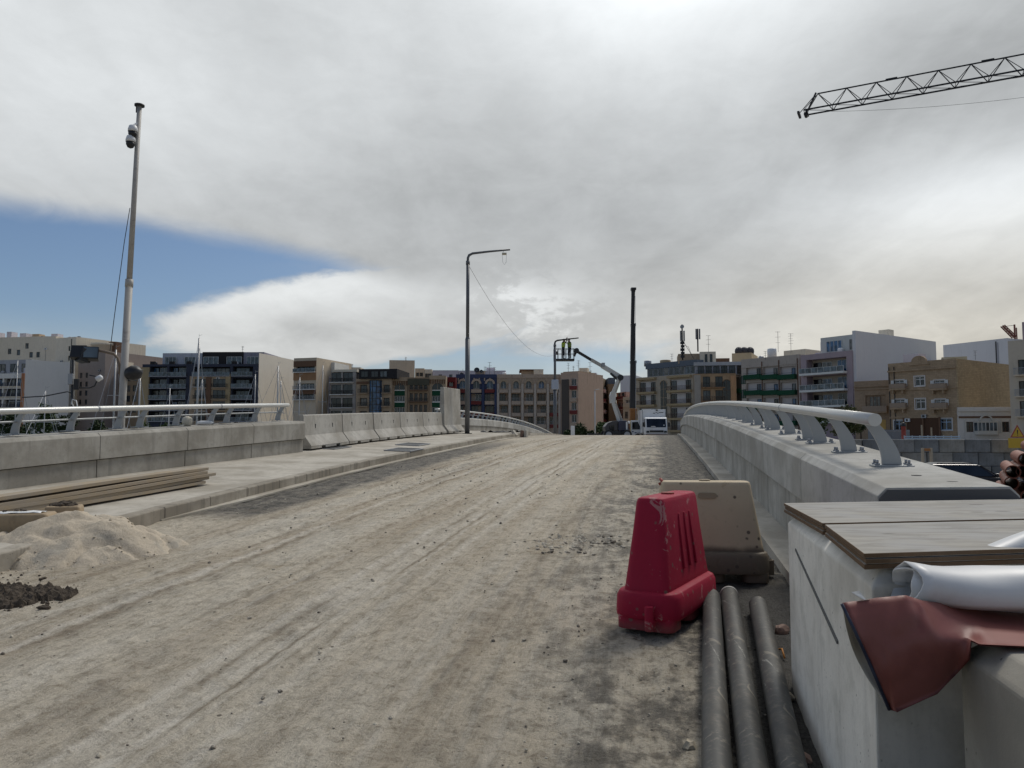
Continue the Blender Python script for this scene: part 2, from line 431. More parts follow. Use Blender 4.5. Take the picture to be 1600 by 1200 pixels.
def plymat():
    m = woodmat('plywood_face', (0.40, 0.375, 0.33), 0, 0.8); g = G(m.node_tree); b = m.node_tree.nodes['Principled BSDF']; o = g.obj()
    src = b.inputs['Base Color'].links[0].from_socket
    n = g.noise(g.map(o, (1.0, 3.0, 1)), 3.2, 6, 0.65, 0.6); c = g.mix(g.mul(g.step(n, 0.44, 0.62), 0.55), src, (0.23, 0.215, 0.19))
    v = g.voro(g.map(o, (2.2, 7.0, 1)), 1.5); c = g.mix(g.mul(g.step(v, 0.17, 0.09), g.mul(g.step(g.noise(o, 2.0, 2, 0.5), 0.44, 0.52), 0.9)), c, (0.05, 0.045, 0.04))
    w = g.noise(g.map(o, (0.6, 22.0, 1)), 1.4, 4, 0.6); c = g.mix(g.mul(g.step(w, 0.60, 0.66), 0.5), c, (0.16, 0.15, 0.14))
    g.put(b.inputs['Base Color'], c); return m
M_PLY = plymat() if True else woodmat('plywood_face', (0.33, 0.315, 0.285), 0, 0.85)
M_PLYE = woodmat('plywood_edge', (0.16, 0.10, 0.055), 2, 0.2)

# ================================================================== SETTING: ground, water, road, pavement
def road_mat():
    m, g, b = new_mat('dusty_road')
    uv = g.uv(); v, u, _ = g.xyz(uv)
    p3 = g.vec(v, u, 0.0)
    big = g.noise(g.map(p3, (1.0, 0.35, 1)), 0.55, 5, 0.6, 0.5)
    mid = g.noise(g.map(p3, (1.0, 0.55, 1)), 2.2, 6, 0.65, 0.3)
    lon = g.noise(g.map(p3, (4.2, 0.22, 1), (0, 0, R(-1.0))), 1.2, 6, 0.68, 0.6)     # tyre streaks along the road
    lon2 = g.noise(g.map(p3, (14.0, 0.55, 1), (0, 0, R(2.0))), 1.0, 6, 0.68, 0.6)
    fine = g.noise(p3, 55.0, 5, 0.72); grit = g.noise(p3, 210.0, 3, 0.7)
    med = g.noise(g.map(p3, (1.0, 0.8, 1)), 9.0, 6, 0.68, 0.2)
    scr = g.noise(g.map(p3, (30.0, 4.5, 1), (0, 0, R(-2.0))), 1.0, 5, 0.65, 0.2)
    dust = g.mix(g.step(big, 0.32, 0.68), (0.56, 0.487, 0.378), (0.665, 0.60, 0.49))
    dust = g.mix(g.mul(g.step(mid, 0.44, 0.72), 0.4), dust, (0.42, 0.355, 0.265))
    dust = g.mix(g.mul(g.step(lon, 0.48, 0.62), 0.38), dust, (0.54, 0.505, 0.435))
    dust = g.mix(g.mul(g.step(lon2, 0.52, 0.64), 0.30), dust, (0.26, 0.225, 0.17))
    tan = g.step(g.noise(p3, 1.3, 4, 0.6, 0.6), 0.58, 0.74)
    dust = g.mix(g.mul(tan, 0.5), dust, (0.42, 0.33, 0.215))
    wv = g.add(v, g.add(g.mul(g.m('SINE', g.mul(u, 0.23)), 0.05), g.add(g.mul(u, -0.02), g.mul(g.sub(g.noise(g.vec(0.0, u, 0.0), 0.35, 2, 0.5), 0.5), 0.18))))
    tr = None
    for c0, w0, a0 in ((-2.36, 0.035, 0.9), (-2.22, 0.020, 0.7), (-2.60, 0.030, 0.8), (-2.02, 0.025, 0.6), (-3.05, 0.03, 0.5), (-4.02, 0.045, 0.8), (-4.35, 0.03, 0.6), (-1.30, 0.03, 0.4), (-0.75, 0.03, 0.35)):
        q = g.mul(g.gauss(g.add(wv, g.mul(g.sub(fine, 0.5), 0.05)), c0, w0), a0); tr = q if tr is None else g.mx(tr, q)
    trk = g.mul(tr, g.step(g.noise(g.map(p3, (2.0, 0.35, 1)), 1.6, 4, 0.6), 0.36, 0.56))
    dk = None
    for c0, w0, a0 in ((-2.29, 0.022, 0.9), (-2.50, 0.03, 0.8), (-2.10, 0.03, 0.6), (-3.92, 0.05, 0.8), (-4.22, 0.035, 0.7), (-4.9, 0.06, 0.6), (-3.2, 0.03, 0.5), (-1.15, 0.05, 0.5)):
        q = g.mul(g.gauss(g.add(wv, g.mul(g.sub(med, 0.5), 0.06)), c0, w0), a0); dk = q if dk is None else g.mx(dk, q)
    dkk = g.mul(dk, g.step(g.noise(g.map(p3, (2.0, 0.4, 1), (0, 0, 0), (7, 3, 0)), 1.6, 4, 0.6), 0.38, 0.58))
    bandn = g.step(g.noise(g.map(p3, (1.2, 0.22, 1), (0, 0, 0), (2, 9, 0)), 1.4, 5, 0.62), 0.34, 0.60)
    wb = g.add(wv, g.add(g.mul(g.sub(med, 0.5), 0.22), g.mul(g.sub(mid, 0.5), 0.06))); lb = None; db = None
    for c0, w0, a0 in ((-2.45, 0.17, 1.0), (-2.02, 0.09, 0.8), (-3.45, 0.15, 0.9), (-4.62, 0.2, 0.7), (-1.55, 0.12, 0.5), (-0.6, 0.25, 0.5)):
        q = g.mul(g.gauss(wb, c0, w0), a0); lb = q if lb is None else g.mx(lb, q)
    for c0, w0, a0 in ((-2.95, 0.22, 1.0), (-4.05, 0.22, 1.0), (-1.78, 0.10, 0.7), (-5.05, 0.2, 0.8), (-1.1, 0.2, 0.5)):
        q = g.mul(g.gauss(wb, c0, w0), a0); db = q if db is None else g.mx(db, q)
    dust = g.mix(g.mul(g.mul(db, bandn), 0.55), dust, (0.40, 0.318, 0.222))
    dust = g.mix(g.mul(g.mul(lb, bandn), 0.65), dust, (0.70, 0.645, 0.55))
    dust = g.mix(g.mul(dkk, 0.80), dust, (0.25, 0.20, 0.14))
    dust = g.mix(g.mul(trk, 0.85), dust, (0.74, 0.685, 0.595))
    med2 = g.noise(p3, 17.0, 7, 0.75); lump = g.noise(g.map(p3, (1, .9, 1), (0, 0, 0), (3, 8, 0)), 5.0, 7, 0.74, 0.3)
    asph = g.mix(g.step(fine, 0.35, 0.7), (0.026, 0.026, 0.027), (0.095, 0.092, 0.086))
    # bare asphalt: along both kerbs, and worn through in streaks and patches
    vv = g.add(v, g.add(g.mul(g.sub(big, 0.5), 2.4), g.add(g.mul(g.sub(mid, 0.5), 1.3), g.mul(g.sub(lon, 0.5), 1.8))))
    rg = g.mul(g.step(vv, -1.7, 0.7), 0.92)
    lg = g.mul(g.step(vv, -5.1, -6.1), g.step(u, 8.3, 9.6)); lg = g.mul(lg, g.step(u, 36.0, 20.0)); lg = g.mul(lg, 0.85)
    patch = g.mul(g.step(g.add(g.mul(big, 0.55), g.mul(mid, 0.45)), 0.54, 0.63), 0.20)
    patch = g.mx(patch, g.mul(g.mul(g.gauss(v, -4.3, 0.8), g.gauss(u, 16.5, 4.0)), g.mul(g.step(lon, 0.38, 0.56), 0.45)))
    k = g.mx(g.mx(rg, lg), patch)
    k = g.mul(k, g.add(0.28, g.mul(g.step(g.add(g.mul(med, 0.5), g.mul(mid, 0.5)), 0.42, 0.56), 0.72)))
    pipes = g.mul(g.step(g.add(v, g.mul(g.sub(med, 0.5), 0.35)), 0.20, 0.36), g.step(u, 7.2, 6.3))
    k = g.mx(k, g.mul(g.mul(g.step(g.add(v, g.add(g.mul(g.sub(mid, 0.5), 0.8), g.mul(g.sub(big, 0.5), 0.7))), -0.30, 0.30), g.step(u, 6.6, 8.5)), g.add(0.74, g.mul(g.step(med, 0.42, 0.6), 0.24))))
    k = g.mx(k, g.mul(g.mul(g.step(g.add(v, g.add(g.mul(g.sub(mid, 0.5), 0.9), g.mul(g.sub(big, 0.5), 1.2))), -4.65, -5.2), g.mul(g.step(u, 8.6, 9.6), g.step(u, 34.0, 22.0))), g.add(0.66, g.mul(g.step(lump, 0.40, 0.6), 0.26))))
    k = g.mx(k, pipes)
    k = g.mx(k, g.mul(g.step(u, 15.0, 40.0), 0.20))
    c = g.mix(g.mn(k, 0.97), dust, asph)
    c = g.mix(g.mul(g.step(med, 0.50, 0.62), 0.55), c, g.mix(1.0, c, (0.66, 0.635, 0.60), 'MULTIPLY'))
    c = g.mix(g.mul(g.step(med2, 0.52, 0.62), 0.60), c, g.mix(1.0, c, (0.58, 0.55, 0.51), 'MULTIPLY'))
    c = g.mix(g.mul(g.step(lump, 0.53, 0.62), 0.45), c, g.mix(1.0, c, (0.70, 0.67, 0.62), 'MULTIPLY'))
    c = g.mix(g.mul(g.step(med2, 0.46, 0.36), 0.45), c, g.mix(1.0, c, (1.28, 1.27, 1.25), 'MULTIPLY'))
    c = g.mix(g.mul(g.step(med, 0.48, 0.30), 0.30), c, g.mix(1.0, c, (1.25, 1.24, 1.22), 'MULTIPLY'))
    c = g.mix(g.mul(g.step(scr, 0.52, 0.66), 0.45), c, g.mix(1.0, c, (0.62, 0.60, 0.57), 'MULTIPLY'))
    c = g.mix(g.mul(g.step(fine, 0.52, 0.70), 0.6), c, g.mix(1.0, c, (0.50, 0.48, 0.46), 'MULTIPLY'))
    c = g.mix(g.mul(g.step(grit, 0.57, 0.70), g.sub(0.5, g.mul(k, 0.42))), c, (0.60, 0.565, 0.49))
    vor = g.voro(p3, 7.0); c = g.mix(g.mul(g.step(vor, 0.11, 0.07), g.mul(g.step(g.noise(p3, 3.1, 3, 0.6), 0.52, 0.60), 0.85)), c, (0.11, 0.092, 0.07))
    g.put(b.inputs['Base Color'], c); g.put(b.inputs['Roughness'], g.sub(0.95, g.mul(k, 0.22))); b.inputs['Specular IOR Level'].default_value = 0.25
    h = g.add(g.add(g.mul(fine, 0.7), g.mul(grit, 0.3)), g.add(g.mul(scr, 0.5), g.mul(med, 1.0)))
    g.put(b.inputs['Normal'], g.bump(h, 1.0, 0.030))
    return m
M_ROAD = road_mat()

def kerb_v(u):
    pts = [(-4, -5.6), (6, -5.75), (8.5, -6.0), (14, -6.08), (24, -6.0), (38, -6.45), (100, -7.2)]
    for (a, va), (b_, vb) in zip(pts, pts[1:]):
        if u <= b_: return va + (vb - va) * (u - a) / (b_ - a)
    return pts[-1][1]
def right_v(u): return 1.28 + 0.0004 * max(0.0, u - 20) ** 2

def rut(u, v):
    h = 0.0
    for c, w, a in ((-2.38, 0.16, 1.0), (-2.02, 0.13, 0.6), (-3.92, 0.2, 0.9), (-4.28, 0.14, 0.5), (-2.95, 0.2, 0.4), (-1.2, 0.22, 0.3), (-5.2, 0.2, 0.4)):
        cc = c + 0.05 * math.sin(u * 0.23 + c * 3) + 0.02 * (u - 5)
        t = (v - cc) / w
        if abs(t) < 3.2:
            tread = 1 + 0.5 * math.sin(u * 34 + v * 20) * math.exp(-t * t * 2)
            wobble = 0.6 + 0.8 * mnoise.noise(Vector((u * 0.6, c * 7, 0)))
            h += a * wobble * (-0.016 * math.exp(-t * t) * tread + 0.016 * math.exp(-(abs(t) - 1.5) ** 2 * 3))
    return h
def road_h(u, v):
    q = Vector((v * 1.1, u * 0.8, 0))
    n = mnoise.fractal(q, 1.0, 2.0, 4) * 0.016 + mnoise.fractal(q * 6, 0.9, 2.0, 3) * 0.014 + (mnoise.noise(q * 17) * 0.006 if u < 14 else 0)
    return n + rut(u, v)

def build_road():
    us = []; u = -3.0
    while u < 110:
        us.append(u); u += 0.045 if u < 7 else (0.075 if u < 13 else (0.2 if u < 24 else (0.6 if u < 60 else 2.0)))
    NV = 230; mb = MB(); mb.smooth = True; vs = []; uvs = []; fs = []
    for u in us:
        a, b_ = kerb_v(u) - 0.25, right_v(u) - 0.1
        for j in range(NV + 1):
            v = a + (b_ - a) * j / NV
            vs.append(P(u, v, road_h(u, v) if u < 30 else 0)); uvs.append((v, u))
    for i in range(len(us) - 1):
        for j in range(NV):
            k = i * (NV + 1) + j
            fs.append((k, k + 1, k + NV + 2, k + NV + 1))
    mb.add(vs, fs); mb.uv = uvs
    structure(mb.build('road', M_ROAD, recalc=False))
build_road()

# side walls and underside of the bridge deck, so it stands on the low ground
def deck_skirt():
    mb = MB(); us = [-3 + i * 2.0 for i in range(56)]
    poly = [(-11.6, -0.25), (-11.6, -2.6), (2.9, -2.6), (2.9, -0.25)]
    mb.sweep(poly, us, lambda u, a, b_: P(u, a, max(b_, -0.95 - road_z(u)) if b_ < -1 else b_))
    structure(mb.build('bridge_deck', M_CONC))
deck_skirt()

def kerbs():
    # pale gutter strip beside the left kerb, and the concrete strip under the right parapet
    us = [8.6 + i * 1.0 for i in range(40)]
    mb = MB(); mb.sweep([(-0.28, 0.004), (0.16, 0.004), (0.16, 0.030), (-0.28, 0.034)], us,
                        lambda u, a, b_: P(u, kerb_v(u) + a * min(1.0, (u - 8.3) / 2.2), b_))
    structure(mb.build('gutter_strip', concrete('gutter_concrete', (0.46, 0.425, 0.36), 0.1)))
    us = [4.9 + i * 0.8 for i in range(116)]
    mb = MB(); mb.sweep([(-0.24, -0.3), (-0.24, 0.09), (0.3, 0.09), (0.3, -0.3)], us,
                        lambda u, a, b_: P(u, right_v(u) + a, b_))
    structure(mb.build('edge_strip', concrete('edge_concrete', (0.47, 0.44, 0.385), 0.1)))
    # raised left pavement with its kerb face
    us = [-3 + i * 0.8 for i in range(55)]
    mb = MB(); mb.sweep([(-0.16, 0.166), (-0.16, -0.1), (-5.2, -0.1), (-5.2, 0.36)], us, lambda u, a, b_: P(u, kerb_v(u) + a, b_))
    structure(mb.build('pavement', M_PAVE))
    mb = MB()
    for i in range(41):
        u0, u1 = -1.5 + i * 1.02, -1.5 + i * 1.02 + 1.010
        mb.sweep([(0.0, -0.1), (0.0, 0.155), (-0.014, 0.170), (-0.165, 0.173), (-0.165, -0.1)], [u0, (u0 + u1) / 2, u1], lambda u, a, b_: P(u, kerb_v(u) + a, b_))
    structure(mb.build('kerb', concrete('kerb_concrete', (0.36, 0.325, 0.27), 0.75, dark=0.5), bevel=0.006))
    us = [40.2 + i * 1.6 for i in range(34)]
    mb = MB(); mb.sweep([(0.0, 0.12), (0.0, -0.1), (-4.0, -0.1), (-4.0, 0.14)], us, lambda u, a, b_: P(u, kerb_v(u) + a, b_))
    structure(mb.build('far_pavement', M_PAVE))
kerbs()

def ground_setting():
    m, g, b = new_mat('yard_ground')
    o = g.pos(); n = g.noise(o, 0.15, 6, 0.6); n2 = g.noise(o, 3.0, 5, 0.65)
    c = g.mix(n, (0.20, 0.175, 0.14), (0.30, 0.275, 0.235)); c = g.mix(g.mul(n2, 0.5), c, (0.13, 0.115, 0.095))
    g.put(b.inputs['Base Color'], c); b.inputs['Roughness'].default_value = 0.95
    mb = MB(); S = 3000
    mb.add([(-S, -S, -0.95), (S, -S, -0.95), (S, S, -0.95), (-S, S, -0.95)], [(0, 1, 2, 3)])
    structure(mb.build('ground', m, recalc=False))
    m, g, b = new_mat('harbour_water')
    b.inputs['Base Color'].default_value = (0.02, 0.05, 0.055, 1); b.inputs['Roughness'].default_value = 0.08
    g.put(b.inputs['Normal'], g.bump(g.noise(g.map(g.pos(), (1, 1.6, 1)), 1.4, 4, 0.6), 0.35, 0.08))
    mb = MB()
    mb.add([(-170, 16, -0.9), (-13.5, 16, -0.9), (-2, 78, -0.9), (6, 150, -0.9), (-170, 172, -0.9)], [(0, 1, 2, 3, 4)])
    structure(mb.build('water', m, recalc=False))
    mb = MB()
    mb.box(20, 220, 57, 330, -1.2, 0.55); mb.box(-170, 19.9, 173, 330, -1.2, 0.2)
    structure(mb.build('street', concrete('street_surface', (0.22, 0.21, 0.20), 0.0)))
ground_setting()

# ================================================================== PARAPETS AND RAILINGS
def parapet(name, label, line, u0, u1, sgn, h, width, mats, base=0.05, panel=2.4, groove=0.42):
    """line(u) gives the road-side face; sgn +1: wall extends to larger v"""
    t = thing(name, label, 'parapet', P(u0, line(u0), 0))
    inv = Vector(t.location)
    lo = [(0.05, base), (0.05, h - groove - 0.012), (width - 0.05, h - groove - 0.012), (width - 0.05, base - 0.6), (0.05, base - 0.6)]
    up = [(0.0, h - groove), (0.0, h - 0.05), (0.05, h), (width - 0.05, h + 0.015), (width, h - 0.04), (width, h - groove)]
    a = MB(); c = MB(); n = max(1, round((u1 - u0) / panel)); L = (u1 - u0) / n
    for i in range(n):
        s0, s1 = u0 + i * L + (0.006 if i else 0), u0 + (i + 1) * L - 0.006
        us = [s0 + (s1 - s0) * k / 3 for k in range(4)]
        f = lambda u, p, z: P(u, line(u) + sgn * p, z) - inv
        c.sweep(up, us, f)
        s0b, s1b = s0 + 0.004, s1 - 0.004
        us = [s0b + (s1b - s0b) * k / 3 for k in range(4)]
        a.sweep(lo, us, f)
    # backing so the joints read as thin dark lines, not gaps
    bk = MB(); us = [u0 + 0.05 + (u1 - u0 - 0.1) * k / (n * 2) for k in range(n * 2 + 1)]
    bk.sweep([(0.08, base - 0.5), (0.08, h - 0.08), (width - 0.08, h - 0.08), (width - 0.08, base - 0.5)], us, lambda u, p, z: P(u, line(u) + sgn * p, z) - inv)
    a.build('lower_wall', mats[0], t, bevel=0.006); c.build('coping', mats[1], t, bevel=0.006); bk.build('joint_filler', M_DARKSTEEL, t)
    return t

def post_mesh(sgn, wt=0.095, wb=0.135, H=0.315, lean=-0.15):
    """curved plate post: profile in (lateral, z); lateral positive away from the road"""
    L = []; Rr = []
    for k in range(9):
        t = k / 8; z = 0.014 + t * H
        c = lean * (t ** 1.9); w = wb + (wt - wb) * t
        L.append((c - w / 2, z)); Rr.append((c + w / 2, z))
    mb = MB(); mb.prism(L + Rr[::-1], -0.014, 0.014, lambda a, y, b_: (sgn * a, y, b_))
    return mb
def bolt_mesh():
    mb = MB(); mb.tube([(0, 0, 0.012), (0, 0, 0.026)], 0.019, 6); mb.tube([(0, 0, 0.026), (0, 0, 0.05)], 0.010, 8); return mb

def railing(name, label, us, line, h, sgn, tube_u, mid=False, nb=0, group=None, joints=()):
    o = P(us[0], line(us[0]), h); t = thing(name, label, 'railing', o, -HEAD, group)
    inv = Matrix.Rotation(HEAD, 4, 'Z') @ Matrix.Translation(-o)
    loc = lambda u, v, z: inv @ P(u, v, z)
    # handrail
    off = -0.165 * sgn; hz = h + 0.350
    pts = [tube_u[0] + (tube_u[1] - tube_u[0]) * k / 40 for k in range(41)]
    tb = MB(); tb.tube([loc(u, line(u) + off, hz) for u in pts], 0.046, 20)
    hr = tb.build('handrail', M_RAIL_TUBE, t)
    for j in joints:
        s = MB(); s.tube([loc(j - 0.02, line(j) + off, hz), loc(j + 0.02, line(j) + off, hz)], 0.0475, 20); s.build('joint_sleeve', M_GALV, hr)
    if mid:
        tb = MB(); tb.tube([loc(u, line(u) - 0.035 * sgn, h + 0.19) for u in pts], 0.015, 8); tb.build('mid_rail', M_RAIL, t)
    pm = bp = bo = None
    for i, u in enumerate(us):
        if pm is None:
            po = post_mesh(sgn).build('post', M_RAIL, t, bevel=0.003)
            b = MB(); b.box(-0.14, 0.14, -0.06, 0.06, 0.0, 0.013); ba = b.build('base_plate', M_RAIL, po, bevel=0.002)
            pm, bp = po, ba
        else:
            po = pm.copy(); COL.objects.link(po); po.parent = t; ba = bp.copy(); COL.objects.link(ba); ba.parent = po
        po.location = loc(u, line(u), h)
        sl = math.atan(2 * 0.00073 * (U_C - u)) if u < U_C else -math.atan(0.002 * (u - U_C))
        po.rotation_euler = (sl * 0.6, 0, 0)
        if i < nb:
            for sx in (-1, 1):
                for sy in (-1, 1):
                    if bo is None: bo = bolt_mesh().build('bolt', M_GALV, po)
                    else:
                        k = bo.copy(); COL.objects.link(k); k.parent = po; k.location = (sx * 0.108, sy * 0.036, 0); continue
                    bo.location = (sx * 0.108, sy * 0.036, 0)
    return t

R_H = 0.98
parapet('concrete_parapet', 'pale grey concrete parapet rising along the right of the road, with dark near end', right_v, 4.85, 92, 1, R_H, 0.76, (M_CONC_R, M_CONC_TOP))
s_ = bpy.data.objects['concrete_parapet']
mb = MB(); mb.prism([(0.004, .1), (.004, R_H - .06), (.05, R_H - .008), (.70, R_H + .004), (.755, R_H - .05), (.755, .1)], -.016, -.002, lambda a, y, c: P(4.85 + y, right_v(4.85) + a, c) - s_.location); mb.build('end_shade_plate', plain('end_shade_dark', (.10, .10, .105), .8, 0, .15, 5), s_, bevel=.004)  # thin plate added over the end face; its dark tone stands in for shade
for uu, vo in ((5.45, .40), (5.12, .50)):
    mb = MB(); mb.tube([(0, 0, -.02), (0, 0, .0025)], .032, 14); o = mb.build('anchor_hole', M_BLACK, s_); q = P(uu, right_v(uu) + vo, R_H + .008); o.location = q - s_.location
ru = [6.05, 7.3, 8.5, 9.1, 10.3, 11.5, 12.1]
while ru[-1] < 62: ru += [ru[-1] + 1.2, ru[-1] + 2.4, ru[-1] + 3.0]
rline = lambda u: right_v(u) + 0.42
railing('bridge_railing', 'light grey tubular handrail on curved plate posts bolted to the right parapet', ru, rline, R_H + 0.006, 1, (5.82, 63), False, 8, 'bridge railings', joints=(9.8, 22.0))

# left parapet: a straight line measured on the photograph
def lline(u):
    a, b_ = UV(-7.07, 10.6), UV(-4.94, 18.4)
    t = (u - a[0]) / (b_[0] - a[0]); return a[1] + (b_[1] - a[1]) * t
LU1 = UV(-4.94, 18.4)[0]
L_H = 0.98
parapet('concrete_parapet', 'long concrete parapet on the left, behind the timber planks', lline, 0.5, LU1, -1, L_H, 0.62, (M_CONC, concrete('coping_left', (0.39, 0.37, 0.33), 0.4)), base=0.22, panel=2.2)
lp = []
for yy in (5.9, 6.85, 7.8, 8.3, 9.25, 10.1, 10.6, 11.14, 12.09, 13.05, 13.54, 14.44, 15.43, 15.92, 16.87, 17.77):
    x = -7.07 + 0.273 * (yy - 10.6); lp.append(UV(x, yy)[0] + 0.02)
railing('bridge_railing', 'near left handrail of grey tube with one thin middle rail over the marina masts', lp, lambda u: lline(u) - 0.34, L_H + 0.035, -1, (3.0, lp[-1] + 0.15), True, 0, 'bridge railings', joints=(11.05, 14.2))

# far left parapet beyond the tall barrier
fl = lambda u: -10.15 - 0.010 * (u - 36)
parapet('concrete_parapet', 'far left concrete parapet curving down beyond the first lamp post', fl, 34.5, 88, -1, 0.98, 0.6, (M_CONC, M_CONC_TOP), base=0.1)
railing('bridge_railing', 'far left handrail that slopes down past the first lamp post', [36 + i * 1.35 for i in range(37)], lambda u: fl(u) - 0.3, 0.99, -1, (35.4, 85.5), True, 0, 'bridge railings')

# ================================================================== JERSEY BARRIERS
def jersey(name, label, u0, u1, h, v=-8.45, group=None, skew=0.0):
    o = P(u0, v, 0.285); t = thing(name, label, 'barrier', o, -HEAD + skew, group)
    L = u1 - u0; sl = (road_z(u1) - road_z(u0)) / L
    poly = [(0.30, 0.0), (0.30, 0.075), (0.11, 0.33), (0.075, h - 0.02), (0.055, h), (-0.055, h), (-0.075, h - 0.02), (-0.11, 0.33), (-0.30, 0.075), (-0.30, 0.0)]
    low = [(0.30, 0.0), (0.30, 0.055), (-0.30, 0.055), (-0.30, 0.0)]
    up = [(0.30, 0.055)] + poly[1:-1] + [(-0.30, 0.055)]
    fn = lambda y, a, b_: Vector((a, y, b_ + sl * y))
    mb = MB(); mb.sweep(up, [0.02, L / 2, L - 0.02], fn)
    # lifting notches along the foot: the foot is three feet with gaps between
    for a, b_ in ((0.02, L * 0.26), (L * 0.36, L * 0.64), (L * 0.74, L - 0.02)): mb.sweep(low, [a, b_], fn)
    mb.build('barrier_body', M_JERSEY, t, bevel=0.008)
    if h < 1.2:
        for k in (0.28, 0.72):
            s = MB(); z = h * 0.62 + sl * L * k; s.box(0.088, 0.099, L * k - 0.02, L * k + 0.02, z - 0.03, z + 0.08); s.build('lifting_slot', M_DARKSTEEL, t)
    return t
jr = [17.6, 20.0, 22.4, 24.9, 27.5, 30.1]
jl = ['concrete road barrier nearest the end of the left parapet', 'second concrete road barrier from the parapet end, before the wide dark joint', 'concrete road barrier just after the wide dark joint', 'second last low concrete road barrier before the tall one', 'low concrete road barrier touching the tall upright one']
for i in range(5):
    jersey('road_barrier', jl[i], jr[i], jr[i + 1] - (0.05 if i == 1 else 0.01), 0.84, -8.55, 'concrete road barriers', 0.0)
jersey('tall_barrier', 'tall narrow concrete barrier standing twice as high as the row beside it', 30.2, 32.9, 1.88, -8.5)

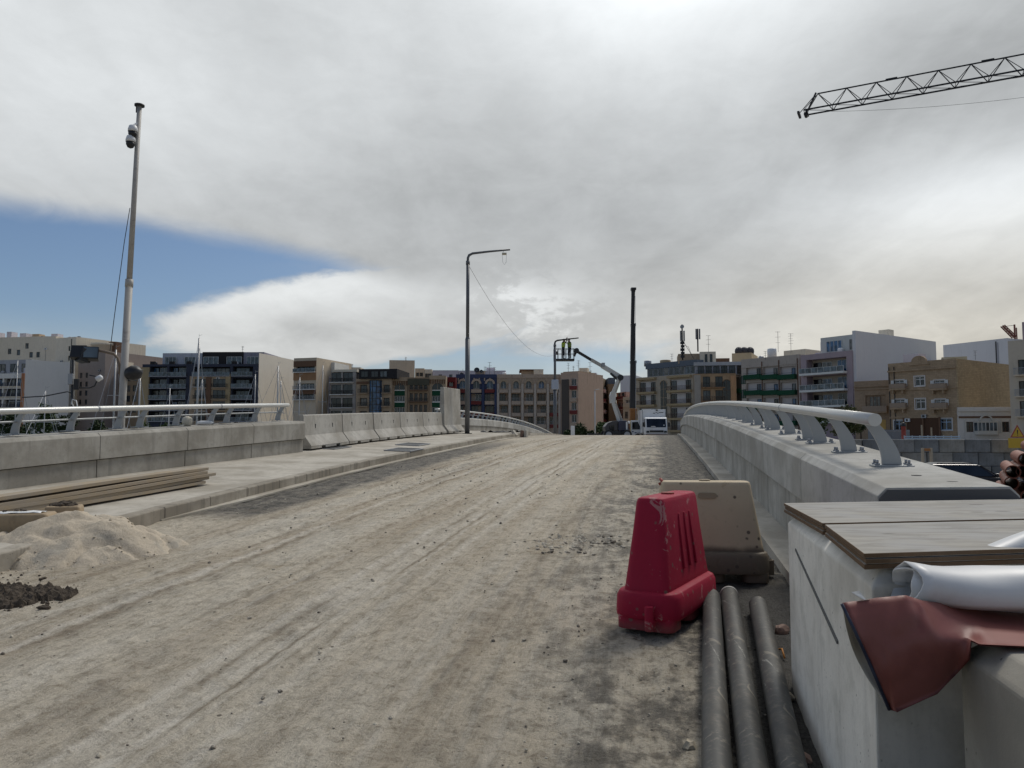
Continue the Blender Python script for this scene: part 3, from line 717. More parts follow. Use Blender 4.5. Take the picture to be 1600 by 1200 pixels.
# ================================================================== BUILDINGS
class Bld:
    """a building whose front runs from the sight line of pixel column xa at depth da to xb at db"""
    def __init__(s, name, label, xa, da, xb, db, ytop, depth, wall, z0=0.0, cat='building', group=None, zt=None, back=None):
        A = at(xa, 682, da); B = at(xb, 682, db)
        s.A = Vector((A.x, A.y, 0)); s.B = Vector((B.x, B.y, 0)); s.W = (s.B - s.A).length
        s.rot = math.atan2(B.y - A.y, B.x - A.x); s.d = (s.B - s.A).normalized()
        s.z0 = z0; s.depth = depth; s.xa, s.xb = xa, xb
        s.H = (zt if zt is not None else s.zz(ytop, (xa + xb) / 2)) - z0
        s.root = thing(name, label, cat, (A.x, A.y, z0), s.rot, group)
        s.wall = wall; s.back = back or wall; s.ops = []
    def lx(s, px):
        """local x on the front plane under pixel column px"""
        k = (px - 800) / F_PX / (_c)          # horizon-level ray slope (small pitch)
        n = Vector((-s.d.y, s.d.x, 0)); r = Vector(((px - 800) / F_PX, math.sqrt(1 + (82 / F_PX) ** 2) * 1.0, 0)); r = Vector((r.x, 1 / _c, 0))
        t = s.A.dot(n) / r.dot(n); p = r * t
        return (p - s.A).dot(s.d)
    def dep(s, px):
        return (s.A + s.d * s.lx(px)).y
    def zz(s, py, px=None):
        px = px if px is not None else (s.xa + s.xb) / 2
        return at(px, py, s.dep(px)).z if hasattr(s, 'A') else 0
    def hole(s, x0, x1, z0, z1, rec=0.25, arch=False): s.ops.append((x0, x1, z0, z1, rec))
    def clutter(s, seed):
        """what stands on flat roofs here: stair huts, tanks, vents; and coolers hung on the front"""
        rr = random.Random(seed); x = rr.uniform(.5, 2.0)
        while x < s.W - 1.8:
            k = rr.random(); y = rr.uniform(1.6, 4.0); h = s.H + .01
            if k < .35: s.box('roof_hut', x, x + rr.uniform(1.6, 2.8), y, y + 2.4, h, h + rr.uniform(1.4, 2.4), rr.choice((TAN, CREAM, PALE)))
            elif k < .65: m = MB(); r = rr.uniform(.35, .6); m.lathe([(r, h), (r * 1.03, h + r * 1.6), (r * .7, h + r * 2.0)], 12, Matrix.Translation((x + .6, y, 0))); m.build('roof_tank', rr.choice((M_TANK, M_WHITE, M_GALV)), s.root)
            elif k < .85: m = MB(); m.tube([(x, y, h), (x, y, h + rr.uniform(.9, 2.0))], .06, 6); m.build('vent_pipe', M_AERIAL, s.root)
            x += rr.uniform(2.2, 5.0)
        for k in range(max(2, int(s.W / 4))):
            x, z = rr.uniform(.4, s.W - 1.2), rr.uniform(s.H * .25, s.H * .9)
            if any(o[0] - .9 < x < o[1] + .1 and o[2] - .7 < z < o[3] + .1 for o in s.ops): continue
            m = MB(); m.box(x, x + .8, -.36, -.006, z, z + .55); a = m.build('cooler', M_WHITE if rr.random() < .6 else M_GALV, s.root); m = MB(); m.tube([(x + .36, -.38, z + .28), (x + .36, -.361, z + .28)], .2, 12); m.build('fan_grille', M_DARKSTEEL, a)
            m = MB(); m.box(x + .2, x + .25, -.05, -.006, max(.1, z - rr.uniform(2, 6)), z); m.build('pipe_run', M_AERIAL, s.root)
    def finish(s, parapet=0.5, cornice=None):
        if s.W > 9 and s.ops: s.clutter(int(s.xa * 7) % 9973)
        W, H, D = s.W, s.H, s.depth
        xs = sorted({0.0, W} | {o[0] for o in s.ops} | {o[1] for o in s.ops}); zs = sorted({0.0, H} | {o[2] for o in s.ops} | {o[3] for o in s.ops})
        mb = MB(); f = []
        inside = lambda x, z: next((o for o in s.ops if o[0] - 1e-6 < x < o[1] + 1e-6 and o[2] - 1e-6 < z < o[3] + 1e-6), None)
        for i in range(len(xs) - 1):
            for j in range(len(zs) - 1):
                if inside((xs[i] + xs[i + 1]) / 2, (zs[j] + zs[j + 1]) / 2): continue
                mb.add([(xs[i], 0, zs[j]), (xs[i + 1], 0, zs[j]), (xs[i + 1], 0, zs[j + 1]), (xs[i], 0, zs[j + 1])], [(0, 1, 2, 3)])
        for x0, x1, z0, z1, r in s.ops:
            v = [(x0, 0, z0), (x1, 0, z0), (x1, 0, z1), (x0, 0, z1), (x0, r, z0), (x1, r, z0), (x1, r, z1), (x0, r, z1)]
            mb.add(v, [(0, 4, 5, 1), (1, 5, 6, 2), (2, 6, 7, 3), (3, 7, 4, 0)])
            mb.mi = 1; mb.add(v[4:], [(0, 1, 2, 3)]); mb.mi = 0
        mb.add([(0, 0, 0), (W, 0, 0), (W, D, 0), (0, D, 0), (0, 0, H), (W, 0, H), (W, D, H), (0, D, H)],
               [(1, 2, 6, 5), (2, 3, 7, 6), (3, 0, 4, 7), (4, 5, 6, 7)])
        mb.build('wall', [s.wall, s.back], s.root, recalc=False)
        if parapet:
            p = MB(); t = 0.22; k = parapet
            p.box(0, W, 0.003, t, H + .004, H + k); p.box(0, W, D - t, D, H + .004, H + k); p.box(0.003, t, t + .003, D - t - .003, H + .004, H + k - .01); p.box(W - t, W - .003, t + .003, D - t - .003, H + .004, H + k - .01)
            p.build('roof_parapet', s.wall, s.root)
        return s.root
    # ---- parts
    def loc(s, px, D):
        p = at(px, 682, D); v = Vector((p.x, p.y, 0)) - s.A
        return (v.dot(s.d), v.dot(Vector((-s.d.y, s.d.x, 0))))
    def side(s, name, pxe, De, z1, mat, x0=None, lean=6):
        """visible side of the same building, running back from its right front corner"""
        x0 = s.W + .004 if x0 is None else x0
        e = s.loc(pxe, De); m = MB(); m.prism([(x0, 0.0), e, (min(e[0], x0) - .01, e[1]) if e[0] < x0 else (x0, e[1])], .05, z1, lambda a, y, c: (a, c, y))
        return m.build(name, mat, s.root)
    def box(s, name, x0, x1, y0, y1, z0, z1, mat):
        m = MB(); m.box(x0, x1, y0, y1, z0, z1); return m.build(name, mat, s.root)
    def window(s, x0, x1, z0, z1, y=0.2, frame=None, glass=None, mull=2, fw=0.09, name='window', trans=False):
        f = MB(); frame = frame or M_DARKSTEEL; s.nw = getattr(s, 'nw', 0) + 1; rw = random.Random(s.nw * 37 + int(s.xa)); glass = glass or rw.choice((M_GLASS, M_GLASS, M_GLASSC, M_GLASSV))
        if glass is M_GLASSD and rw.random() < .3: glass = rw.choice((M_GLASS, M_GLASSV))
        if glass in (M_GLASSP, M_GLASSB) and rw.random() < .3: glass = rw.choice((M_GLASS, M_GLASSC))
        f.box(x0, x0 + fw, y - .05, y + .03, z0, z1); f.box(x1 - fw, x1, y - .05, y + .03, z0, z1)
        f.box(x0 + fw, x1 - fw, y - .05, y + .03, z1 - fw, z1); f.box(x0 + fw, x1 - fw, y - .05, y + .03, z0, z0 + fw)
        for k in range(1, mull):
            c = x0 + (x1 - x0) * k / mull; f.box(c - fw / 2, c + fw / 2, y - .045, y + .03, z0 + fw, z1 - fw)
        if trans: c = z0 + (z1 - z0) * .7; f.box(x0 + fw, x1 - fw, y - .04, y + .03, c - fw / 2, c + fw / 2)
        w = f.build(name, frame, s.root)
        p = MB(); p.box(x0 + .02, x1 - .02, y - .005, y + .015, z0 + .02, z1 - .02); p.build('pane', glass or M_GLASS, w)
        return w
    def balcony(s, x0, x1, z, proj=1.1, slab=None, rail=None, style='bars', h=1.0, th=0.18):
        m = MB(); m.box(x0, x1, -proj, -0.004, z - th, z); b = m.build('balcony', slab or s.wall, s.root)
        r = MB()
        if style == 'panel':
            r.box(x0, x1, -proj - .03, -proj + .05, z + .02, z + h); r.box(x0, x0 + .08, -proj + .05, -0.01, z + .02, z + h); r.box(x1 - .08, x1, -proj + .05, -0.01, z + .02, z + h)
            r.build('railing', rail, b)
        elif style == 'glass':
            r.box(x0 + .03, x1 - .03, -proj + .01, -proj + .03, z + .06, z + h - .05); r.build('glass_panel', M_GLASSP, b)
            r = MB(); r.box(x0, x1, -proj, -proj + .06, z + h - .05, z + h); n = max(2, int((x1 - x0) / 1.2))
            for k in range(n + 1): c = x0 + .03 + (x1 - x0 - .06) * k / n; r.box(c - .03, c + .03, -proj, -proj + .06, z, z + h - .05)
            r.build('railing', rail, b)
        else:
            r.box(x0, x1, -proj, -proj + .05, z + h - .05, z + h); r.box(x0, x1, -proj, -proj + .05, z + .08, z + .12)
            n = max(3, int((x1 - x0) / 0.16))
            for k in range(n + 1): c = x0 + .02 + (x1 - x0 - .04) * k / n; r.box(c - .016, c + .016, -proj + .01, -proj + .04, z + .12, z + h - .05)
            for xx in (x0, x1 - .05): r.box(xx, xx + .05, -proj + .05, -0.01, z + h - .05, z + h); r.box(xx, xx + .04, -proj * .5, -proj * .5 + .04, z, z + h - .05)
            r.build('railing', rail or M_DARKSTEEL, b)
        return b
    def band(s, z0, z1, x0=0.0, x1=None, out=0.12, mat=None, name='cornice'):
        x1 = s.W if x1 is None else x1
        m = MB(); m.box(x0, x1, -out, -0.003, z0, z1); return m.build(name, mat or s.wall, s.root)
    def arch_window(s, xc, w, z0, z1, y=0.12, frame=None, glass=None, rows=3):
        """tall window with a round head standing in a recess"""
        r = w / 2; pts = [(xc - r, z0), (xc + r, z0)] + [(xc + r * math.cos(a * math.pi / 10), z1 - r + r * math.sin(a * math.pi / 10)) for a in range(11)]
        p = MB(); p.prism(pts, -0.02, 0.0); w_ = p.build('arched_window', glass or M_GLASSD, s.root)
        f = MB(); rr = r + .1
        for a in range(10):
            a0, a1 = a * math.pi / 10, (a + 1) * math.pi / 10
            f.bar((xc + rr * math.cos(a0), -.03, z1 - r + rr * math.sin(a0)), (xc + rr * math.cos(a1), -.03, z1 - r + rr * math.sin(a1)), .2, .1)
        f.box(xc - .04, xc + .04, -.06, -.021, z0, z1 - .1)
        for k in range(1, rows): zc = z0 + (z1 - z0) * k / rows; f.box(xc - r, xc - .045, -.06, -.021, zc - .04, zc + .04); f.box(xc + .045, xc + r, -.06, -.021, zc - .04, zc + .04)
        f.build('frame', frame or s.wall, w_)
        return w_
    def arch_band(s, xc, r, z, th, mat, out=0.25, name='arch_hood'):
        n = 12; o = [(xc + (r + th) * math.cos(k * math.pi / n), z + (r + th) * math.sin(k * math.pi / n)) for k in range(n + 1)]
        i = [(xc + r * math.cos(k * math.pi / n), z + r * math.sin(k * math.pi / n)) for k in range(n + 1)]
        m = MB()
        for k in range(n): m.prism([o[k], o[k + 1], i[k + 1], i[k]], -out, -0.004)
        return m.build(name, mat, s.root)

WM = {}
def W_(name, col, **k):
    if max(col) > 0.2 and max(col) < 0.6: col = tuple(min(0.72, c * 1.32) * f for c, f in zip(col, (1.0, 1.02, 1.10)))
    if name not in WM: WM[name] = wallmat(name, col, **k)
    return WM[name]
TAN = W_('tan_stone', (0.36, 0.27, 0.175), joint=0.35); CREAM = W_('cream_render', (0.56, 0.48, 0.36)); GREY = W_('grey_render', (0.30, 0.30, 0.30))
WHITEW = W_('white_render', (0.74, 0.72, 0.68), stain=0.14, var=0.06); BEIGE = W_('beige_render', (0.46, 0.38, 0.27), stain=0.3)
BROWN = W_('brown_cladding', (0.17, 0.10, 0.065), stain=0.3); DARK = W_('dark_render', (0.035, 0.033, 0.035), stain=0.2); NAVY = W_('navy_render', (0.055, 0.06, 0.085), stain=0.2)
YEL = W_('yellow_stone', (0.31, 0.235, 0.13), stain=0.4); ORANGE = W_('orange_render', (0.27, 0.155, 0.08), stain=0.35); REDW = W_('red_paint', (0.20, 0.05, 0.045), stain=0.35)
BLUEW = W_('blue_paint', (0.06, 0.075, 0.14), stain=0.3); BLUEG = W_('bluegrey_panel', (0.14, 0.165, 0.20), stain=0.25); GREENP = W_('green_paint', (0.016, 0.075, 0.04), stain=0.3)
MAUVE = W_('mauve_render', (0.30, 0.24, 0.24), stain=0.3); LIME = W_('limestone', (0.34, 0.245, 0.15), joint=0.75, stain=0.55, jh=0.28); LIME_LIT = W_('limestone_side_lit', (0.37, 0.275, 0.155), joint=0.7, stain=0.5, jh=0.28)  # limestone side copy made lighter, sunlight put into its colour
PINK = W_('pink_render', (0.42, 0.27, 0.21), stain=0.4); PALE = W_('pale_wall', (0.45, 0.42, 0.42), stain=0.3); GREYBR = W_('greybrown_render', (0.115, 0.098, 0.085), stain=0.2)
OLD = W_('old_tan_render', (0.38, 0.29, 0.205), stain=0.7); WHITEF = W_('white_house', (0.52, 0.48, 0.41), stain=0.3)
M_TANK = plain('dark_tank', (0.045, 0.045, 0.055), 0.6); M_RED = plain('red_metal', (0.30, 0.05, 0.035), 0.6); M_AERIAL = plain('aerial_metal', (0.16, 0.16, 0.165), 0.5, 0.5)
M_WFRAME = plain('white_frame', (0.62, 0.62, 0.6), 0.5); M_BROWNF = plain('brown_frame', (0.10, 0.05, 0.03), 0.5)
M_BLUEF = plain('blue_frame', (0.33, 0.45, 0.60), 0.5)

def windows_grid(b, cols, rows, frame=None, glass=None, rec=0.2, mull=2, w=None, h=1.9):
    for x in cols:
        x0, x1 = (x if isinstance(x, tuple) else (x - w / 2, x + w / 2))
        for z in rows:
            b.hole(x0, x1, z, z + h, rec); b.window(x0 + .01, x1 - .01, z + .01, z + h - .01, rec - .06, frame, glass, mull)

def dn(b, py, px=None): return b.zz(py, px) - b.z0

# ---- far left: low block with white party wall ----------------------------------------------
b = Bld('apartment_block', 'low block at far left with blank white end wall and dark blue balconies', -70, 214, 35, 210, 584, 26, WHITEW)
for px0, px1 in ((-66, -34), (-30, 0), (2, 30)):
    x0, x1 = b.lx(px0), b.lx(px1)
    for py in (604, 620, 637, 655):
        z = dn(b, py); b.hole(x0, x1, z, z + 2.2, 1.2); b.window(x0 + .2, (x0 + x1) / 2 - .1, z + .02, z + 2.0, 1.1, None, M_GLASSB); b.window((x0 + x1) / 2 + .1, x1 - .2, z + .02, z + 2.0, 1.1, None, M_GLASSB)
        b.balcony(x0 - .1, x1 + .1, z, .5, CREAM, NAVY, 'bars')
b.back = NAVY
b.box('corner_pier', b.lx(31), b.W - 0.01, -.35, -.003, .05, b.H - .05, W_('terracotta_pier', (.33, .15, .075)))
b.side('end_wall', 105, 218, dn(b, 562, 35), WHITEW)
b.box('penthouse', b.lx(-60), b.lx(33), 2.5, b.depth - 1, b.H + .01, dn(b, 561, 0), GREY)
for px in (-40, -20, 0, 18): b.window(b.lx(px), b.lx(px + 12), b.H + .6, b.H + 2.9, 2.42, None, M_GLASSB)
b.finish(0)
# ---- tall cream block behind
b = Bld('apartment_block', 'tall stepped cream block with small windows rising behind the white party wall', -30, 238, 81, 234, 528, 30, CREAM)
for px, py in ((9, 549), (23, 551), (43, 555), (54, 555), (14, 600), (36, 541)):
    x = b.lx(px); z = dn(b, py + 4); b.hole(x - .6, x + .6, z, z + 1.7, .25); b.window(x - .59, x + .59, z + .01, z + 1.69, .2)
b.box('rooftop_room', b.lx(28), b.lx(55), 3, 14, b.H + .01, dn(b, 524), CREAM); b.box('rooftop_room', b.lx(-20), b.lx(5), 3, 14, b.H + .01, dn(b, 526), BEIGE)
b.finish(.3)
b = Bld('apartment_tower', 'narrow cream tower with one column of small dark windows', 81, 230, 113, 226, 529, 24, CREAM)
for py in (546, 561, 577, 593, 609, 624):
    for px in (103, 108): x = b.lx(px); z = dn(b, py + 3); b.hole(x - .42, x + .42, z, z + 1.5, .25); b.window(x - .41, x + .41, z + .01, z + 1.49, .2, None, M_GLASSD, 1)
b.box('drain_pipe', b.lx(106), b.lx(106) + .15, -.15, -.003, .5, b.H - .3, M_DARKSTEEL)
b.finish(.3)
b = Bld('apartment_tower', 'grey brown blank tower with a round cream roof drum behind the floodlights', 118, 224, 160, 220, 551, 22, W_('taupe_render', (.25, .205, .17), stain=.3))
m_ = MB(); m_.lathe([(3.4, b.H + .01), (3.4, b.H + 2.6), (3.9, b.H + 2.65), (3.9, b.H + 3.3)], 20, Matrix.Translation((b.lx(131), 6, 0))); m_.build('roof_drum', CREAM, b.root)
b.box('stair_room', b.lx(138), b.lx(150), 5.6, 9, b.H + .01, dn(b, 531), BROWN)
for py in (590, 604, 618, 632):
    for px in (123, 132): x = b.lx(px); z = dn(b, py); b.hole(x - .5, x + .5, z, z + 1.5, .2); b.window(x - .49, x + .49, z + .01, z + 1.49, .15)
b.finish(.3)
b = Bld('apartment_block', 'low brown block behind the CCTV pole with a glass roof screen', 160, 226, 219, 222, 577, 20, W_('brown_stone', (.23, .165, .10)))
for px in (166, 176, 198, 208):
    x = b.lx(px)
    for py in (596, 612, 628, 645): z = dn(b, py); b.hole(x - .7, x + .7, z, z + 1.8, .2); b.window(x - .69, x + .69, z + .01, z + 1.79, .15)
b.box('glass_screen', b.lx(162), b.lx(184), 2.0, 2.1, b.H + .01, dn(b, 554), M_GLASSP)
b.finish(.3)
# ---- the big dark block (left centre)
b = Bld('apartment_block', 'wide dark apartment block with glass balconies and a tan stone middle, white end wall', 219, 201, 402, 200, 571, 28, NAVY)
b.back = DARK
fl_ = [587.5, 606, 623.5, 641, 658]
b.box('stone_pier', b.lx(218), b.lx(231), -.5, -.003, .05, dn(b, 574), YEL)
for a, c in ((231, 258), (261, 288)):
    for py in fl_:
        z = dn(b, py); x0, x1 = b.lx(a), b.lx(c); b.hole(x0, x1, z, z + 2.55, 1.5); m2 = (x0 + x1) / 2
        b.window(m2 - .2, x1 - .25, z + .02, z + 2.3, 1.42, M_WFRAME, M_GLASSP); b.window(x0 + .3, m2 - .5, z + .02, z + 2.3, 1.42, None, M_GLASSB)
        b.balcony(x0 - .15, x1 + .15, z, .5, GREY, M_GALV, 'glass')
for a, c in ((361, 393),):
    for py in fl_:
        z = dn(b, py); x0, x1 = b.lx(a), b.lx(c); b.hole(x0, x1, z, z + 2.5, 1.5); b.window(x0 + .4, x1 - 1.4, z + .02, z + 2.2, 1.42, None, M_GLASSP, 3)
        b.balcony(x0 - .1, x1 + .1, z, .8, GREY, M_GALV, 'glass')
x0, x1 = b.lx(295), b.lx(359); b.box('stone_bay', x0, x1, -.35, -.004, .05, dn(b, 588), TAN)
for px in (312, 343):
    for i, py in enumerate(fl_[1:]):
        z = dn(b, py); x = b.lx(px); wv = 1.5 if px == 312 else 1.9
        b.window(x - wv, x + wv, z + .15, z + 2.3, -.36, None, M_GLASS, 3); b.balcony(x - wv - .3, x + wv + .3, z, 1.0, TAN, DARK, 'bars')
b.box('pilaster', b.lx(321), b.lx(329), -.7, -.36, .05, dn(b, 590), BROWN); b.box('pilaster', b.lx(352), b.lx(359), -.7, -.36, .05, dn(b, 585), YEL)
z = dn(b, fl_[0]); b.hole(b.lx(300), b.lx(357), z, z + 2.4, 1.2); b.window(b.lx(303), b.lx(328), z + .02, z + 2.1, 1.1, None, M_GLASSP, 3); b.window(b.lx(333), b.lx(354), z + .02, z + 2.1, 1.1, None, M_GLASSB, 3); b.balcony(b.lx(299), b.lx(358), z, .8, GREY, M_GALV, 'glass')
b.side('end_wall', 466, 222, dn(b, 551.5, 402), W_('cream_party_wall', (.78, .72, .62), stain=.22, var=.08))
zt = dn(b, 548.5, 330)
b.box('penthouse', b.lx(243), b.lx(307), 2.5, 26, b.H + .01, dn(b, 550), W_('lightgrey_panel', (.36, .37, .39))); b.box('penthouse', b.lx(307) + .01, b.lx(372), 2.2, 26, b.H + .01, zt, DARK)
b.box('penthouse', b.lx(372) + .01, b.W + .4, 2.4, 28, b.H + .01, zt - .05, W_('purplegrey_panel', (.22, .21, .235)))
for a, c in ((248, 266), (279, 297), (309, 333), (346, 370), (378, 397)): b.window(b.lx(a), b.lx(c), b.H + .2, b.H + 2.5, 2.1, M_WFRAME, M_GLASSP, 3)
for px in (234, 264, 291, 362): b.box('roof_planter', b.lx(px) - .6, b.lx(px) + .7, .1, .7, b.H + .01, b.H + 1.1, DARK)
b.finish(0.35)
# ---- brown and orange, white, grey
b = Bld('apartment_block', 'narrow block with brown bands and white slabs over a yellow base', 457, 198, 492.5, 196, 561, 18, BEIGE)
for t0, t1, mt in ((564, 573, BROWN), (581, 594, ORANGE), (609, 616, BROWN)): b.band(dn(b, t1), dn(b, t0), 0.02, b.W - .02, .2, mt, 'clad_band')
for py in (581, 608, 624):
    z = dn(b, py); b.hole(.8, b.W - .5, z, z + 1.5, .8)
    for k in range(3): w_ = (b.W - 1.5) / 3; b.window(.85 + k * w_, .8 + (k + 1) * w_ - .05, z + .01, z + 1.45, .7, M_WFRAME if py == 608 else None, M_GLASSP if py == 608 else M_GLASS)
    b.balcony(.1, b.W - .1, z - .05, .7, WHITEW, M_GALV, 'glass' if py == 581 else 'bars', .9)
b.finish(.3)
b = Bld('town_house', 'thin white house with a stepped attic and stained yellow wall beside the brown banded block', 492.5, 203, 520, 202, 588, 16, BEIGE)
b.box('attic', .2, b.W - .1, .6, 10, b.H + .01, dn(b, 566), W_('white_attic', (.6, .6, .58), stain=.15)); z = dn(b, 586)
b.window(b.lx(498), b.lx(514), z, z + 1.8, .5, None, M_GLASSD, 3)
for px in (496, 512): b.box('pilaster', b.lx(px) - .4, b.lx(px) + .5, -.4, -.003, .05, b.H - .1, PALE)
for py in (620, 640): x = b.lx(504); z = dn(b, py); b.hole(x - .5, x + .5, z, z + 1.8, .2); b.window(x - .49, x + .49, z + .01, z + 1.79, .15)
b.finish(.2)
b = Bld('apartment_block', 'grey fronted block with two dark window columns and white balcony slabs', 515.5, 197, 555, 196, 592, 16, W_('greytan_render', (.32, .29, .25)))
for px in (524, 542):
    x = b.lx(px); wv = 1.35
    for py in (597, 616, 637, 657):
        z = dn(b, py); b.hole(x - wv, x + wv, z, z + 2.5, .4); b.window(x - wv + .01, x + wv - .01, z + .01, z + 2.49, .3, None, M_GLASSD, 2); b.balcony(x - wv - .2, x + wv + .3, z, .9, WHITEW, DARK, 'bars')
b.box('attic', .2, b.W - .2, 1.4, 12, b.H + .01, dn(b, 581), DARK)
for k in range(6): b.window(.3 + k * 1.03, 1.25 + k * 1.03, b.H + .1, b.H + 1.75, 1.32, M_WFRAME, M_GLASSP, 1)
b.box('roof_slab', 0, b.W, .6, 12.4, dn(b, 581) + .01, dn(b, 577), CREAM)
b.finish(0)
b = Bld('apartment_block', 'tan block with a tall bowed blue glass stair window and black top storey', 555.5, 195, 611, 194, 592, 18, TAN)
for a, c in ((561, 573), (598, 608)):
    for py in (614, 634.5, 655):
        z = dn(b, py); x0, x1 = b.lx(a), b.lx(c); b.hole(x0, x1, z, z + 2.1, .5); b.window(x0 + .2, x1 - .2, z + .01, z + 2.0, .4, None, M_GLASSP if a < 580 else M_GLASS); b.balcony(x0 - .3, x1 + .3, z, .9, TAN, M_BLACK, 'bars')
xc = b.lx(586); r_ = (b.lx(596) - b.lx(576)) / 2; zt = dn(b, 595)
m_ = MB(); pr = [(xc + r_ * math.cos(math.pi + k * math.pi / 10), .3 + 1.5 * math.sin(math.pi + k * math.pi / 10)) for k in range(11)]
m_.prism(pr, .5, zt, lambda a, y, c: (a, c, y)); gw = m_.build('glass_bay', M_GLASSB, b.root)
fr = MB()
for k in range(0, 11, 2): fr.bar((pr[k][0], pr[k][1] - .02, .5), (pr[k][0], pr[k][1] - .02, zt + .1), .14)
for q in range(11):
    z = .6 + (zt - .6) * q / 10
    for k in range(10): fr.bar((pr[k][0], pr[k][1] - .02, z), (pr[k + 1][0], pr[k + 1][1] - .02, z), .12)
fr.build('glazing_bars', M_BLACK, gw)
b.box('top_storey', b.lx(561), b.W + 1.6, -.9, 12, b.H + .01, dn(b, 577), DARK)
for px in (570, 586, 600): b.window(b.lx(px) - .9, b.lx(px) + .9, b.H + .4, b.H + 1.9, -.95, M_DARKSTEEL, M_GLASSD, 2)
b.band(dn(b, 600), dn(b, 596), .1, b.lx(575), .2, BROWN); b.finish(0)
b = Bld('roof_tower', 'plain beige rooftop tower standing above the black top storey', 607, 212, 647, 213, 564, 14, BEIGE); b.finish(.2)
for lab, xa, xb in (('tan front with a round arch over green spandrels beside the bowed blue glass', 611.5, 636), ('second arched tan front, half hidden by the tall concrete barrier', 670.5, 696)):
    b = Bld('arched_house', lab, xa, 195.5, xb, 195.5, 590 if xa < 650 else 587.5, 16, TAN, group='arched house fronts')
    x0, x1 = b.lx(xa + 4), b.lx(xb - 4); xc = (x0 + x1) / 2; r_ = (x1 - x0) / 2
    z1 = dn(b, 609); b.hole(x0, x1, .5, z1, .6)
    b.arch_window(xc, r_ * 2, z1 + .02, z1 + r_ + .3, frame=TAN, glass=M_GLASSD, rows=1)
    for t0, t1 in ((610.5, 618), (629, 636), (648, 655)): b.box('spandrel', x0 + .02, x1 - .02, .12, .55, dn(b, t1), dn(b, t0), GREENP); b.box('sill', x0 + .02, x1 - .02, .02, .11, dn(b, t0) , dn(b, t0) + .25, WHITEW)
    for t0, t1 in ((618, 629), (636, 648)): b.window(x0 + .05, x1 - .05, dn(b, t1) + .3, dn(b, t0) - .05, .5, M_WFRAME, M_GLASS, 4)
    b.band(b.H - .9, b.H + .1, -.05, b.W + .05, .3)
    for k in range(7): b.box('corbel', .2 + k * (b.W - .6) / 6, .42 + k * (b.W - .6) / 6, -.28, -.005, b.H - 2.0, b.H - .92, BROWN)
    b.finish(0)
b = Bld('apartment_block', 'dark lattice fronted block between the two arched tan fronts', 636.5, 195, 670, 195, 591, 16, W_('darktan_stone', (.24, .17, .105), stain=.7))
for k in range(4):
    x0 = .5 + k * (b.W - .6) / 4; x1 = x0 + (b.W - .6) / 4 - .4
    for py in (608, 626, 644): z = dn(b, py); b.hole(x0, x1, z, z + 1.9, .6); b.window(x0 + .01, x1 - .01, z + .02, z + 1.88, .5, M_BROWNF, M_GLASS)
for py in (609, 627): z = dn(b, py); b.balcony(.3, b.W - .3, z - .1, .7, BROWN, M_BLACK, 'bars', .9)
b.band(dn(b, 602), dn(b, 592), .0, b.W, .15, W_('mossy_band', (.10, .095, .07))); b.finish(.2)
# low pale blocks behind
for i, (lab, xa, xb, yt, mt) in enumerate((('pale cream roof block behind the arched fronts', 647.5, 662, 577, BEIGE), ('small cream stair room behind the lattice front', 662.5, 674, 578.5, CREAM), ('long pale roof line behind the red fronted house', 675, 716, 580, PALE),
                                ('white roof block behind the blue painted arches', 716.5, 790, 580.5, PALE), ('cream roof line behind the grey front and its aerials', 520, 562, 575.5, CREAM))):
    b = Bld('roof_block', lab, xa, 232, xb, 232, yt, 12, mt, group='roof blocks behind the waterfront')
    for k in range(2): x = b.W * (.3 + .4 * k); z = b.H - 2.2; b.hole(x - .5, x + .5, z, z + 1.2, .2); b.window(x - .49, x + .49, z + .01, z + 1.19, .15)
    b.finish(.3)
b = Bld('town_house', 'narrow dark red house between an arched front and the blue arches', 696.5, 200, 711.5, 200, 590.5, 16, W_('darkred_paint', (.16, .025, .025)))
x0, x1 = .5, b.W - .5
for py in (609, 627, 645): z = dn(b, py); b.hole(x0, x1, z, z + 2.0, .8); b.window(x0 + .3, x1 - .3, z + .02, z + 1.9, .7, M_WFRAME); b.box('spandrel', x0, x1, .02, .12, z, z + .9, REDW)
b.finish(.2)

